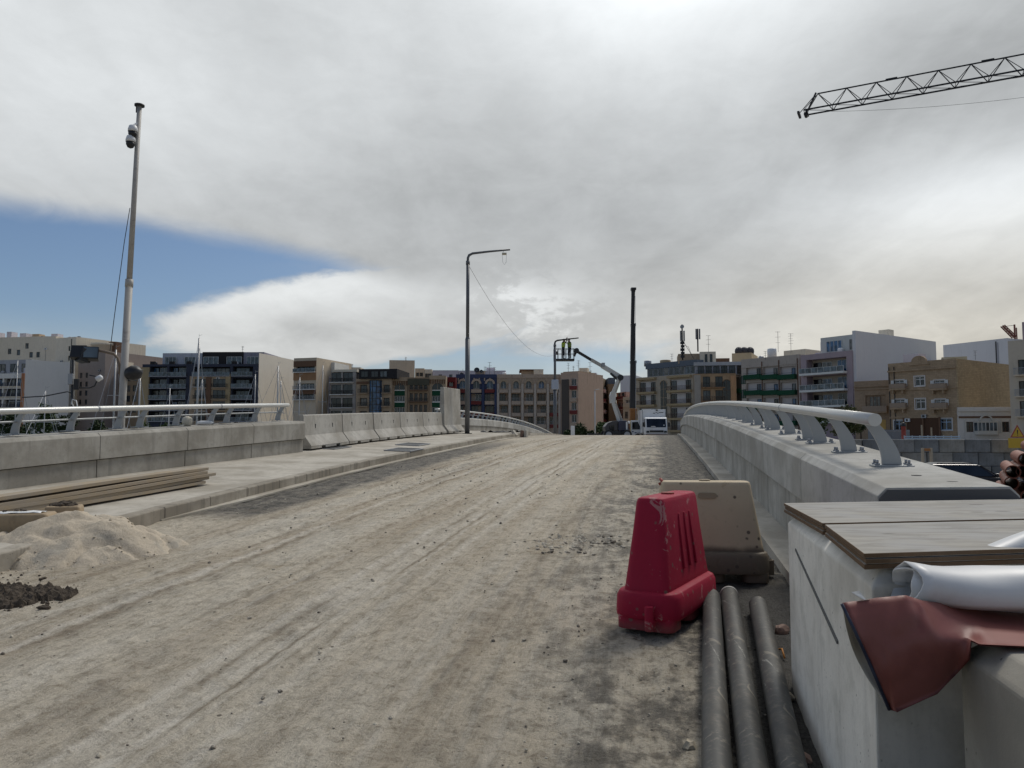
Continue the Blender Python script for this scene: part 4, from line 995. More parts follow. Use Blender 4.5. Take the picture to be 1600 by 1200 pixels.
# ---- long arched terrace: blue part, tan part
def terrace(name, label, xa, xb, bays, wallm, pier, spand, seed):
    b = Bld(name, label, xa, 205, xb, 205, 586.5, 16, wallm, back=OLD); n = bays; bw = b.W / n; rr = random.Random(seed)
    zs = [dn(b, y) for y in (608.5, 626.5, 645, 663)]
    for k in range(n):
        x0, x1 = k * bw + .45, (k + 1) * bw - .45; xc = (x0 + x1) / 2
        z = zs[0]; b.hole(x0 + .5, x1 - .5, z, z + 2.6, .5); b.window(xc - 1.0, xc + 1.0, z + .3, z + 2.4, .42, M_WFRAME, M_GLASSB if rr.random() < .5 else M_GLASSP, 2)
        b.arch_band(xc, (x1 - x0) / 2 - .55, z + 1.5, .55, OLD if pier is BLUEW else TAN, .35)
        b.box('balcony_front', x0, x1, -.6, -.005, z - .9, z - .02, spand(k, 0))
        for q in (1, 2, 3):
            z = zs[q]; b.hole(x0, x1, z, z + 2.0, 1.3); ww = rr.choice((.9, 1.1, .8)); sx = xc + rr.uniform(-.8, .8)
            b.window(sx - ww, sx + ww, z + .03, z + 1.9, 1.22, rr.choice((None, M_WFRAME, M_BROWNF)), M_GLASS, 2)
            b.box('balcony_front', x0, x1, -.35, -.005, z - .95, z - .02, spand(k, q))
            if rr.random() < .6:
                r = MB(); r.box(x0 + .05, x1 - .05, -.3, -.26, z + .75, z + .8)
                for j in range(12): c = x0 + .1 + (x1 - x0 - .2) * j / 11; r.box(c - .015, c + .015, -.29, -.27, z, z + .75)
                r.build('railing', M_GALV, b.root)
    for k in range(n + 1):
        x = min(max(k * bw, .3), b.W - .3); b.box('pier', x - .3, x + .3, -.6, -.61 + .6, .05, dn(b, 600), pier)
    b.band(b.H - .7, b.H, 0, b.W, .2)
    for k in range(int(b.W / 1.4)): b.box('corbel', .5 + k * 1.4, .8 + k * 1.4, -.18, -.005, b.H - 1.5, b.H - .72, OLD)
    return b
b = terrace('arched_terrace', 'blue painted arched terrace with red balcony fronts behind the first lamp post', 712, 776, 3, BLUEW, BLUEW, lambda k, q: REDW if (k + q) % 2 == 0 or q == 2 else OLD, 3); b.finish(.3)
b = terrace('arched_terrace', 'long tan arched terrace of many balconies between the two lamp posts', 776.5, 876, 5, OLD, W_('pale_pier', (.40, .34, .27)), lambda k, q: REDW if (k == 4 and q in (2, 3)) else W_('pale_balcony', (.38, .30, .22)), 5)
b.box('rooftop_room', b.lx(815), b.lx(846), 3, 10, b.H + .3, dn(b, 578), TAN); b.box('roof_slab', b.lx(812), b.lx(850), 2.4, 10.6, dn(b, 578) + .01, dn(b, 575.8), BROWN); b.finish(.3)
# corner tower
b = Bld('apartment_tower', 'square corner tower with a dark grey stair wall, below the lift basket', 876.5, 204, 904, 201, 584, 14, W_('tower_stone', (.42, .30, .21), stain=.6))
b.box('stair_wall', b.lx(878), b.lx(889.5), -.14, -.003, .05, dn(b, 592.5), GREYBR)
for py in (603, 622, 641, 660):
    x = b.lx(897); z = dn(b, py); b.hole(x - .75, x + .75, z, z + 2.0, .3); b.window(x - .74, x + .74, z + .01, z + 1.99, .22, M_WFRAME); b.box('balcony_front', x - 1.0, x + 1.0, -.6, -.005, z - 1.0, z - .05, REDW if py in (603, 641) else OLD)
b.band(dn(b, 593), dn(b, 592), 0, b.W, .12, W_('pale_string', (.45, .36, .28)), 'string_course'); b.box('attic', b.lx(878), b.W - .2, .8, 10, b.H + .01, dn(b, 580), TAN); b.side('lit_side_wall', 912, 208, b.H + .3, W_('lit_tower_stone', (.44, .32, .23), stain=.4)); b.finish(.4)  # tower's side stone is a lighter copy, with the light put into its colour
b = Bld('apartment_block', 'plain beige side wall right of the corner tower', 912, 208, 929, 216, 589, 4, BEIGE, cat='building'); b.finish(.3)
b = Bld('apartment_block', 'receding tan block with pink and red balconies left of the white boom', 929.5, 215, 951, 240, 591, 14, TAN)
for k, px in enumerate((934, 941, 947)):
    x = b.lx(px)
    for py in (613, 628, 645, 660): z = dn(b, py); b.hole(x - 1, x + 1, z, z + 2, .5); b.window(x - .8, x + .8, z + .02, z + 1.9, .42); b.balcony(x - 1.6, x + 1.6, z, 1.1, PINK, REDW if (k + py) % 2 else PINK, 'panel', .9)
b.finish(.3)
b = Bld('apartment_block', 'brown flat block with grey blue attic directly behind the boom elbow', 951.5, 228, 963, 228, 601, 14, W_('midbrown_stone', (.22, .15, .085)))
b.box('attic', .1, b.W - .1, .4, 8, b.H + .01, dn(b, 590), BLUEG); b.finish(.2)
b = Bld('apartment_block', 'pink block with red balconies squeezed between the boom and the crane', 963.5, 232, 979, 226, 614, 12, PINK)
for py in (624, 640, 656):
    for px in (968, 974): x = b.lx(px); z = dn(b, py); b.hole(x - .8, x + .8, z, z + 1.9, .3); b.window(x - .79, x + .79, z + .01, z + 1.89, .25)
    b.balcony(.5, b.W - .5, dn(b, py), 1.0, PINK, REDW, 'panel', .8)
b.finish(.2)
b = Bld('warehouse', 'plain white blank block behind the telescopic crane mast', 970, 262, 994, 260, 587.5, 20, W_('greywhite_render', (.44, .44, .43), stain=.1, var=.05)); b.finish(.2)
b = Bld('town_house', 'low beige house with a dark window strip below the white blank block', 974, 222, 995, 220, 621, 12, W_('lowbeige', (.44, .35, .24)))
z = dn(b, 630); b.hole(b.lx(978), b.lx(989), z, z + 1.0, .3); b.window(b.lx(978) + .01, b.lx(989) - .01, z + .01, z + .99, .25, M_WFRAME, None, 3)
for px in (979, 988): x = b.lx(px); z = dn(b, 654); b.hole(x - .5, x + .5, z, z + 2, .3); b.window(x - .49, x + .49, z + .01, z + 1.99, .25)
b.band(dn(b, 636), dn(b, 634), .1, b.W, .4); b.finish(.2)

# ---- yellow balcony corner block
b = Bld('apartment_block', 'corner block with yellow balcony slabs and a tall arched dark window, right of the crane', 994.5, 185, 1085, 172, 588.5, 20, W_('yellowtan', (.36, .30, .215), stain=.5), back=W_('pale_recess', (.50, .47, .43), stain=.2))
rows = (611, 631.5, 653.5, 672)
for a, c, ds in ((998.5, 1027, (1004.5, 1021)), (1046.5, 1083, (1053, 1076))):
    x0, x1 = b.lx(a), b.lx(c)
    for py in rows:
        z = dn(b, py); b.hole(x0 + .3, x1 - .3, z, z + 2.5, .35)
        for d_ in ds: x = b.lx(d_); b.window(x - .75, x + .75, z + .02, z + 2.25, .27, None, M_GLASSD, 2)
        b.balcony(x0, x1, z, 1.0, YEL, M_BROWNF, 'bars', 1.0, .5)
    b.band(b.H - .5, b.H - .05, x0, x1, .9, YEL, 'eaves_slab')
xc = b.lx(1038); b.arch_window(xc, 1.9, .6, dn(b, 594.5), frame=TAN, glass=M_GLASSD, rows=7)
b.box('attic', b.lx(1007), b.W, 1.3, 14, b.H + .01, dn(b, 574), M_GLASSD); b.box('attic_roof', b.lx(1006), b.W + .2, .9, 14.3, dn(b, 574) + .01, dn(b, 565.5), BLUEG)
for k in range(9): x0 = b.lx(1009) + k * (b.W - b.lx(1009)) / 9; b.window(x0, x0 + (b.W - b.lx(1009)) / 9 - .12, b.H + .3, dn(b, 574) - .05, 1.22, M_GALV, M_GLASSP if k in (3, 5, 6, 7) else M_GLASS, 1)
b.finish(0.2)
b = Bld('apartment_block', 'orange sided wing with two columns of balcony doors below the phone masts', 1085.6, 171.6, 1152, 170, 585, 18, W_('orangetan', (.38, .26, .15), stain=.5), back=W_('pale_recess2', (.33, .29, .25)))
b.box('corner_pier', .05, b.lx(1096), -.3, -.004, .05, b.H - .1, W_('pier_stone', (.34, .30, .24), stain=.6))
for px in (1105.5, 1125):
    for py in (605, 626.5, 648, 668):
        x = b.lx(px); z = dn(b, py); b.hole(x - .8, x + .8, z, z + 2.4, .4); b.window(x - .79, x + .79, z + .01, z + 2.39, .3, None, M_GLASSD, 2); b.balcony(x - 1.2, x + 1.2, z, .9, ORANGE, M_BLACK if py == 605 else M_BROWNF, 'bars')
b.arch_window(b.lx(1137), 1.6, .6, dn(b, 594), frame=BROWN, glass=M_GLASSD, rows=6); b.box('corner_pilaster', b.lx(1143), b.W - .05, -.3, -.004, .05, b.H - .3, W_('orange_pier', (.46, .27, .14)))
b.box('attic', .3, b.W + 2.5, 1.3, 14, b.H + .01, dn(b, 570.5), GREY); b.box('attic_roof', .1, b.W + 2, .9, 14.3, dn(b, 570.5) + .01, dn(b, 565), W_('grey_slab', (.36, .36, .35)))
for k in range(6): x0 = 1.0 + k * 1.7; b.window(x0, x0 + 1.3, b.H + .1, b.H + 2.0, 1.22, None, M_GLASSD if k % 2 else M_GLASS)
b.balcony(.5, b.W - .3, b.H + .12, .15, None, M_BLACK, 'bars', .9)
rz_ = dn(b, 565)
b.box('rooftop_room', b.lx(1087) - 3.4, b.lx(1119), 4, 12, rz_ + .01, dn(b, 549), TAN); b.box('rooftop_room', b.lx(1097), b.lx(1119) + .5, 3, 3.99, rz_ + .01, dn(b, 547), CREAM); b.box('rooftop_room', b.lx(1119) + .55, b.lx(1146), 5, 12, rz_ + .01, dn(b, 556.5), BROWN)
b.window(b.lx(1105), b.lx(1109), rz_ + .2, rz_ + 2.0, 2.92, None, M_GLASSD, 1); b.window(b.lx(1113), b.lx(1117), rz_ + .2, rz_ + 2.0, 2.92, None, M_GLASSD, 1)
b.finish(.2); UB = b
b = Bld('roof_tower', 'warm beige rooftop block that carries the dark water tanks', 1146, 184, 1177, 182, 552.5, 10, W_('warm_beige', (.50, .38, .22), stain=.2)); b.finish(.15); TK = b

# ---- green balcony block
b = Bld('apartment_block', 'grey stone block with solid green balcony fronts in three columns', 1160.5, 165, 1252, 154, 560, 18, W_('greenblock_stone', (.36, .31, .25), stain=.75), back=W_('pale_loggia', (.62, .58, .57), stain=.2))
for i, (a, c) in enumerate(((1168, 1191.5), (1194.5, 1218), (1221, 1246))):
    for j, py in enumerate((592, 616.5, 640, 664)):
        pc = (a + c) / 2; z = dn(b, py, pc) - [0, 0, 0, 0][j] + [0.1, .35, .55][i] * 0
        x0, x1 = b.lx(a), b.lx(c); b.hole(x0, x1, z, z + 2.55, .6)
        xd = x0 + (x1 - x0) * (.62 if i < 2 else .66); b.window(xd, xd + 1.4, z + .02, z + 2.2, .52, None, M_GLASSB if (i + j) % 3 else M_GLASSD)
        b.balcony(x0 - .2, x1 + .2, z, .9, GREENP, GREENP, 'panel', .85, .12)
        r = MB(); r.box(x0 - .2, x1 + .2, -.9, -.86, z + 1.12, z + 1.17); r.build('top_rail', M_BLACK, b.root)
for j, py in enumerate((600, 622, 645)):
    z = dn(b, py, 1163); x = b.lx(1163.5); b.window(x - .55, x + .55, z, z + 1.8, -.05, GREENP, M_GLASS)
for px in (1193, 1219.7, 1249): b.box('drain_pipe', b.lx(px) - .07, b.lx(px) + .07, -.14, -.004, .1, b.H - .5, W_('rust_pipe', (.15, .075, .045)))
b.band(b.H - 1.6, b.H - 1.45, 0, b.W, .1); b.finish(.3)
m_ = MB(); m_.box(b.lx(1206), b.lx(1240), 5, 11, b.H + .01, b.H + 1.9); m_.build('rooftop_room', CREAM, b.root)
GB = b
b = Bld('side_bay', 'dark set back bay with green balconies between the orange wing and grey block', 1152.5, 172, 1160.2, 171, 590, 8, W_('dark_bay', (.10, .09, .075)))
for py in (613, 634): b.balcony(.05, b.W - .05, dn(b, py), .6, GREENP, GREENP, 'panel', .8)
b.finish(.1)

# ---- modern white and mauve block
b = Bld('apartment_block', 'modern white block with a mauve frame around three glazed balcony floors', 1254, 152, 1335, 143, 553, 30, WHITEW)
b.wall = MAUVE; b.back = W_('loggia_beige', (.40, .34, .26), stain=.2)
x0, x1 = b.lx(1263), b.lx(1326)
for i, py in enumerate((582, 608.5, 633.5, 658)):
    z = dn(b, py); b.hole(x0, x1, z, z + 2.75, 2.0)
    wv = (x1 - x0)
    b.window(x0 + wv * .03, x0 + wv * .24, z + .02, z + 2.2, 1.92, None, M_GLASSD, 2); b.window(x0 + wv * .26, x0 + wv * .50, z + .02, z + 2.2, 1.92, M_WFRAME, M_GLASSB, 2); b.window(x0 + wv * .64, x0 + wv * .97, z + .02, z + 2.4, 1.92, M_WFRAME, M_GLASSB, 3)
    b.balcony(x0 - .9, x1 + .1, z, 1.2, W_('cream_slab', (.56, .54, .48), stain=.15), M_WFRAME, 'glass', 1.0, .4)
b.finish(.2)
z1 = dn(b, 524)
b.box('penthouse', b.lx(1272), b.W + .2, 3.0, 20, b.H + .22, z1, W_('greenish_white', (.44, .44, .39), stain=.15))
for a, c in ((1281, 1306), (1317, 1338)): b.window(b.lx(a), b.lx(c), b.H + .6, b.H + 2.8, 2.92, M_WFRAME, M_GLASSB, 4)
b.box('penthouse', b.lx(1258), b.lx(1272) - .01, 4.0, 16, b.H + .22, dn(b, 546), PALE)
b.box('end_wall', b.W + .004, b.W + .6, 0.3, 30, 0.05, z1 + .3, W_('greywhite_end', (.68, .68, .69), stain=.12, var=.05))
b = Bld('apartment_block', 'white rear block with a rounded corner behind the modern white block', 1393, 170, 1437, 179, 530, 16, W_('greywhite_rear', (.68, .68, .69), stain=.12, var=.05))
x = b.lx(1406)
for q in (-.5, .7): 
    z = dn(b, 552); b.hole(x + q - .4, x + q + .4, z, z + 2.4, .25); b.window(x + q - .39, x + q + .39, z + .01, z + 2.39, .2, None, M_GLASSD, 1)
m_ = MB(); m_.lathe([(2.0, .05), (2.0, b.H - .4), (1.9, b.H - .3)], 20, Matrix.Translation((1.2, 1.4, 0))); m_.build('round_corner', b.wall, b.root); b.finish(.3)

# ---- small two storey, brown three storey, white one storey house
b = Bld('town_house', 'small two storey limestone house squeezed beside the tall brown house', 1337, 134, 1394, 130, 603, 14, W_('limestone_dull', (.29, .21, .135), joint=.6, stain=.6), z0=.55)
x0, x1 = b.lx(1354), b.lx(1386); z = dn(b, 641); b.hole(x0, x1, z, z + 2.6, .35)
b.window(x0 + .6, x1 - .9, z + .02, z + 2.4, .28, W_('brown_shutter', (.20, .13, .09)), M_GLASSP, 3)
b.balcony(x0 - .3, x1 + .3, z - .3, .8, LIME, W_('stone_balustrade', (.25, .19, .135)), 'panel', 1.0)
b.box('shutter', b.lx(1361), b.lx(1385), -.06, -.004, .3, dn(b, 656), W_('ochre_shutter', (.42, .27, .09)))
b.band(b.H - .15, b.H + .1, 0, b.W, .25); b.band(dn(b, 609), dn(b, 607), 0, b.W, .18); b.finish(.9)
b = Bld('town_house', 'brown three storey limestone house with white window surrounds and a curved roof crest', 1391, 128, 1498, 119, 570, 22, LIME, z0=.55)
b.wall = LIME
def shut_win(px, ptop, pbot, wv, bal, frame=M_WFRAME, glass=None):
    x = b.lx(px); z0_, z1_ = dn(b, pbot, px), dn(b, ptop, px); b.hole(x - wv, x + wv, z0_, z1_, .3); b.window(x - wv + .01, x + wv - .01, z0_ + .01, z1_ - .01, .2, frame, glass or M_GLASS, 2, .12, trans=True)
    fr = MB(); t = .14; fr.box(x - wv - t, x - wv, -.07, -.004, z0_ - t, z1_ + t); fr.box(x + wv, x + wv + t, -.07, -.004, z0_ - t, z1_ + t); fr.box(x - wv, x + wv, -.07, -.004, z1_, z1_ + t); fr.box(x - wv, x + wv, -.07, -.004, z0_ - t, z0_); fr.build('window_surround', W_('pale_surround', (.50, .47, .42), stain=.2), b.root)
    if bal:
        b.balcony(x - wv - .5, x + wv + .5, z0_ - .1, .8, LIME, W_('stone_balustrade', (.25, .19, .135)), 'panel', .75, .3)
        for s_ in (-1, 1): b.box('bracket', x + s_ * wv - .12, x + s_ * wv + .12, -.7, -.005, z0_ - .95, z0_ - .42, LIME); b.box('shutter', x + s_ * (wv + .32) - .24, x + s_ * (wv + .32) + .24, -.13, -.072, z0_ + .25, z1_, M_WFRAME)
for px in (1408, 1471): shut_win(px, 594, 606, .8, True); shut_win(px, 624, 636, .8, True)
shut_win(1440, 588, 603, .8, False); shut_win(1440, 623, 639, .8, False)
shut_win(1479, 654, 672, .9, False, M_BLUEF); shut_win(1405, 657, 675, .8, False, M_BLUEF)
b.box('shop_front', b.lx(1418), b.lx(1470), -.12, -.004, .05, dn(b, 653), W_('brown_shop', (.10, .055, .035), stain=.3))
for px, wv in ((1414, .12), (1470, .12), (1444, .12)): b.box('shop_post', b.lx(px) - wv, b.lx(px) + wv, -.3, -.125, .05, dn(b, 652), BROWN)
for py, o_ in ((578.5, .28), (609, .16), (653, .12)): b.band(dn(b, py), dn(b, py) + .28, 0, b.W, o_, None, 'string_course')
n_ = 10; xc = b.lx(1440); m_ = MB(); m_.prism([(xc - 1.7, b.H), (xc + 1.7, b.H)] + [(xc + 1.2 * math.cos(k * math.pi / n_), b.H + .55 + .95 * math.sin(k * math.pi / n_)) for k in range(n_ + 1)], -.15, .3); m_.build('roof_crest', LIME, b.root)
m_ = MB(); m_.box(b.W + .004, b.W + .2, .0, 22, .05, b.H + .55); m_.build('side_wall', LIME_LIT, b.root)
b.finish(.6)
for px in (1392, 1400): b.box('drain_pipe', b.lx(px), b.lx(px) + .1, -.12, -.02, .1, b.H, M_DARKSTEEL)
b = Bld('town_house', 'single storey white house with a carved hood over a glazed bow window', 1499, 118.5, 1584, 117, 640, 12, WHITEF, z0=.55)
for px in (1516, 1572): x = b.lx(px); z0_, z1_ = dn(b, 675), dn(b, 659); b.hole(x - .5, x + .5, z0_, z1_, .25); b.window(x - .49, x + .49, z0_ + .01, z1_ - .01, .18, M_BROWNF, M_GLASS)
for px in (1516, 1572):
    x = b.lx(px)
    for s_ in (-1, 1): b.box('window_surround', x + s_ * .62 - .11, x + s_ * .62 + .11, -.1, -.004, dn(b, 677), dn(b, 656), W_('white_trim', (.60, .57, .51), stain=.15))
xc = b.lx(1541); z0_, z1_ = dn(b, 673), dn(b, 660.5); m_ = MB(); pl = [(xc - 1.7, -.005), (xc - 1.35, -.7), (xc + 1.35, -.7), (xc + 1.7, -.005)]
m_.prism(pl, z0_ - .6, z0_ - .01, lambda a, y, c: (a, c, y)); m_.prism(pl, z1_ + .01, z1_ + .2, lambda a, y, c: (a, c, y)); bw = m_.build('bow_window', W_('white_trim', (.60, .57, .51), stain=.15), b.root)
m_ = MB(); m_.prism([(p[0] * 1 if abs(p[1]) < .1 else p[0], p[1] * .95) for p in pl], z0_, z1_, lambda a, y, c: (a, c, y)); m_.build('pane', M_GLASSP, bw)
m_ = MB()
for k in range(6): x = xc - 1.33 + k * .532; m_.box(x - .05, x + .05, -.72, -.67, z0_, z1_)
m_.build('glazing_bars', M_WFRAME, bw); b.arch_band(xc, .75, z1_ + .3, .2, W_('white_trim', (.60, .57, .51)), .3, 'carved_hood')
b.band(b.H - .25, b.H + .05, 0, b.W, .3); b.band(b.H - 1.3, b.H - 1.0, 0, b.W, .1, BROWN); b.band(dn(b, 652), dn(b, 650.5), 0, b.W, .06, DARK, 'cable_band'); b.band(.3, dn(b, 677), .02, b.W - .02, .12, None, 'plinth'); b.finish(.4)
b = Bld('side_house', 'small cream lean to above the white single storey house', 1500, 128, 1533, 127, 622, 8, WHITEF, z0=.55); b.finish(.1)
b = Bld('rooftop_room', 'yellow beige rooftop room behind the brown town house', 1476, 150, 1516, 148, 560, 8, W_('yellow_beige', (.47, .40, .25), stain=.35), z0=0, cat='building')
x = b.lx(1507); z = dn(b, 575); b.hole(x - .4, x + .4, z, z + 1.3, .2); b.window(x - .39, x + .39, z + .01, z + 1.29, .15)
b.box('roof_slab', b.lx(1484), b.lx(1498), -.3, 1.5, dn(b, 572), dn(b, 570.5), BROWN); b.finish(.3)
b = Bld('warehouse', 'long plain grey white block rising behind the brown town house roof', 1479, 190, 1581, 176, 535, 25, W_('greywhite_end', (.52, .52, .53)))
b.box('drain_pipe', b.lx(1562), b.lx(1563), -.2, -.004, 1, b.H - .3, M_DARKSTEEL); b.box('vent_strip', b.lx(1564.5), b.lx(1566), -.08, -.004, 4, b.H - .6, GREY); b.finish(.2)
b = Bld('apartment_block', 'beige apartment block cut by the right edge of the photo', 1581, 112, 1680, 106, 531, 14, W_('right_beige', (.42, .36, .27), stain=.3), z0=.55)
for py in (584, 618, 650):
    for px in (1603, 1640): x = b.lx(px); z = dn(b, py); b.hole(x - .6, x + .6, z, z + 2.2, .3); b.window(x - .59, x + .59, z + .01, z + 2.19, .22, None, M_GLASSD); b.balcony(x - 1.0, x + 1.4, z, .8, BEIGE, M_GALV, 'bars')
b.box('lift_room', b.lx(1597), b.lx(1640), 2, 8, b.H + .01, dn(b, 498), MAUVE)
b.finish(.2)

# ================================================================== OBJECTS ON THE ROAD AND PAVEMENT
def rrect(lx, ly, r, z, n=4):
    pts = []
    for cx, cy, a0 in ((lx - r, ly - r, 0), (-lx + r, ly - r, 90), (-lx + r, -ly + r, 180), (lx - r, -ly + r, 270)):
        for k in range(n + 1):
            a = R(a0 + 90 * k / n); pts.append((cx + r * math.cos(a), cy + r * math.sin(a), z))
    return pts
def loft(mb, secs, smooth=True):
    n = len(secs[0]); vs = [p for s in secs for p in s]
    fs = [(i * n + k, i * n + (k + 1) % n, (i + 1) * n + (k + 1) % n, (i + 1) * n + k) for i in range(len(secs) - 1) for k in range(n)]
    sm, mb.smooth = mb.smooth, smooth
    mb.add(vs, fs); mb.smooth = sm
    b = len(mb.v) - len(vs)
    mb.f.append([b + k for k in range(n - 1, -1, -1)]); mb.f.append([b + (len(secs) - 1) * n + k for k in range(n)]); mb.m += [mb.mi] * 2; mb.sm += [False] * 2

def plastic(name, col, scuff, grime, gz):
    """moulded plastic with scuffed pale patches, specks and dried mud splashed up from the foot"""
    m, g, b = new_mat(name); o = g.obj(); x, y, z = g.xyz(o)
    n = g.noise(o, 3.5, 5, 0.6); n2 = g.noise(o, 4.5, 7, 0.72, 0.9); n3 = g.noise(o, 22, 4, 0.6)
    c = g.mix(n, tuple(k * .82 for k in col), tuple(min(1, k * 1.12) for k in col))
    c = g.mix(g.mul(g.step(n2, 0.605, 0.635), 0.8), c, scuff)
    vo = g.voro(o, 13.0); c = g.mix(g.mul(g.step(vo, 0.24, 0.13), g.mul(g.step(g.noise(o, 5.0, 2, .5), 0.47, 0.54), 0.85)), c, grime[0])
    c = g.mix(g.mul(g.step(g.add(z, g.mul(g.sub(n, 0.5), 0.10)), gz + 0.03, gz - 0.03), grime[1]), c, grime[0])
    c = g.mix(g.mul(g.step(n3, 0.55, 0.75), 0.25), c, tuple(k * .6 for k in col))
    g.put(b.inputs['Base Color'], c); g.put(b.inputs['Roughness'], g.rng(n, .3, .7, .5, .75)); b.inputs['Specular IOR Level'].default_value = .22
    g.put(b.inputs['Normal'], g.bump(g.add(n, g.mul(n3, .4)), .25, .01)); return m

def water_barrier(label, loc, rotz, mat, dark, L=1.0, Hh=0.84, slots=False, ribs=True):
    t = thing('water_barrier', label, 'barrier', loc, rotz, 'plastic road barriers')
    body = MB(); a = L / 2
    z0 = 0.245
    loft(body, [rrect(a * .93, .155, .06, z0 - .02), rrect(a * .90, .15, .06, z0 + .03), rrect(a * .80, .115, .055, Hh * .72), rrect(a * .74, .098, .05, Hh - .035), rrect(a * .725, .088, .045, Hh - .008), rrect(a * .70, .07, .04, Hh)])
    for sy in ((-1, 1) if ribs else ()):                  # moulded ribs down the long faces
        for q in (-.20, .05, .30):
            p0 = Vector((a * q * 1.05, sy * .150, z0 + .10)); p1 = Vector((a * q * .9, sy * .104, Hh - .12)); body.bar(p0, p1, .028, .014, up=(0, sy, 0))
    body.build('barrier_body', mat, t, bevel=.004)
    fl = MB(); loft(fl, [rrect(a * .985, .215, .13, .07), rrect(a, .22, .14, .10), rrect(a * .995, .215, .14, .20), rrect(a * .97, .20, .13, .232), rrect(a * .92, .165, .09, .243)])
    for x0, x1 in ((-.96, -.55), (-.25, .25), (.55, .96)): loft(fl, [rrect(a * (x1 - x0) / 2, .20, .05, 0.0), rrect(a * (x1 - x0) / 2, .215, .06, .075)][0:2] if False else [[(p[0] + a * (x0 + x1) / 2, p[1], p[2]) for p in rrect(a * (x1 - x0) / 2, .19, .06, zz_)] for zz_ in (0.0, .08)])
    fl.build('base_flange', mat, t, bevel=.004)
    lug = MB(); lug.tube([(-a - .045, -.06, .02), (-a - .045, -.06, .17)], .028, 12); lug.box(-a - .05, -a + .06, -.085, -.035, .03, .075); lug.build('connector_lug', mat, t, bevel=.003)
    lug = MB(); lug.ring((a + .03, .05, .03), (a + .03, .05, .15), .026, .042, 14); lug.box(a - .06, a + .0, .02, .08, .05, .12); lug.build('connector_eye', mat, t, bevel=.002)
    cap = MB(); cap.tube([(0, 0, Hh - .002), (0, 0, Hh + .012)], .045, 16); cap.build('filler_cap', dark, t)
    if slots:
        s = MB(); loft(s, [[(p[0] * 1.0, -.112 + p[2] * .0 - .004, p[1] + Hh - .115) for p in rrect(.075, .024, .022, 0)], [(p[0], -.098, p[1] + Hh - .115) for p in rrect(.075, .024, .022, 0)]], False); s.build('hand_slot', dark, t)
        k = MB(); k.tube([(-a * .70, -.03, Hh - .02), (-a * .74, .0, Hh + .012), (-a * .68, .03, Hh - .01), (-a * .76, .01, Hh - .03)], .012, 7); k.build('red_strap', M_RED, t)
    return t
_d = Vector((0.49, 0.87)).normalized()
pr = P(*UV(1.09, 5.42), 0.006)
water_barrier('scuffed red plastic road barrier seen end on beside the black pipes', (pr.x, pr.y, pr.z), math.atan2(_d.y, _d.x), plastic('red_plastic', (.33, .010, .038), (.44, .22, .21), ((.17, .11, .09), .45), .05), M_RED, 1.08, .83)
pw = P(*UV(1.60, 6.42), 0.004)
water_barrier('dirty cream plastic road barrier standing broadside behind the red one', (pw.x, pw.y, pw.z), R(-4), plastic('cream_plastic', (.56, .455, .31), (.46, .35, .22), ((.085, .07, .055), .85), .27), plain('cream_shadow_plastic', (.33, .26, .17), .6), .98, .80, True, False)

def pipe_mat():
    m, g, b = new_mat('black_pipe'); o = g.obj()
    n = g.noise(g.map(o, (1, .25, 1)), 6, 6, .65, .6); n2 = g.noise(o, 28, 5, .65); n3 = g.noise(o, 5, 5, .7, 1.0)
    c = g.mix(n, (.032, .034, .034), (.085, .083, .077)); c = g.mix(g.mul(g.step(n2, .5, .7), .55), c, (.15, .135, .112)); c = g.mix(g.mul(g.step(n3, .57, .64), .6), c, (.27, .235, .185)); n4 = g.noise(g.map(o, (9, .7, 9)), 3.0, 5, .7); c = g.mix(g.mul(g.step(n4, .62, .68), .6), c, (.34, .33, .30)); n5 = g.noise(o, 2.1, 5, .6); c = g.mix(g.mul(g.step(n5, .52, .66), .5), c, (.13, .11, .085))
    g.put(b.inputs['Base Color'], c); g.put(b.inputs['Roughness'], g.rng(n, .3, .7, .42, .72)); b.inputs['Specular IOR Level'].default_value = .4; g.put(b.inputs['Normal'], g.bump(n2, .3, .003)); return m
M_PIPE = pipe_mat()
pl_ = [('black pipe on the ground nearest the dusty road, touching the red barrier', (1.435, 5.62), (.79, 3.05), .061), ('middle of three black pipes on the ground, with a pale ring at its far end', (1.575, 5.66), (.935, 3.05), .061), ('black pipe lying closest to the pale concrete block', (1.70, 5.40), (1.085, 3.05), .061)]
for i, (lab, a, n_, r) in enumerate(pl_):
    d = (Vector(a) - Vector(n_)).normalized(); s_ = Vector(a) - d * 5.2
    pts = []
    for k in range(9):
        q = s_ + d * (5.2 * k / 8); pts.append(P(*UV(q.x, q.y), r + .008))
    t = tag(None or bpy.data.objects.new('black_pipe', None), lab, 'pipe', 'black pipes'); COL.objects.link(t); t.location = pts[4]
    mb = MB()
    vs = [p - pts[4] for p in pts]; dd = (vs[-1] - vs[-2]).normalized(); mb.tube(vs[:-1] + [vs[-1] - dd * .3], r, 24, caps=False)
    e = vs[-1]; dd = (vs[-1] - vs[-2]).normalized(); mb.ring(e - dd * .3, e, r - .011, r, 24); mb.build('pipe_wall', M_PIPE, t)
    if i == 1: k = MB(); k.ring(e - dd * .01, e + dd * .012, r - .004, r + .003, 24); k.build('end_ring', plain('pale_ring', (.45, .44, .42), .6), t)

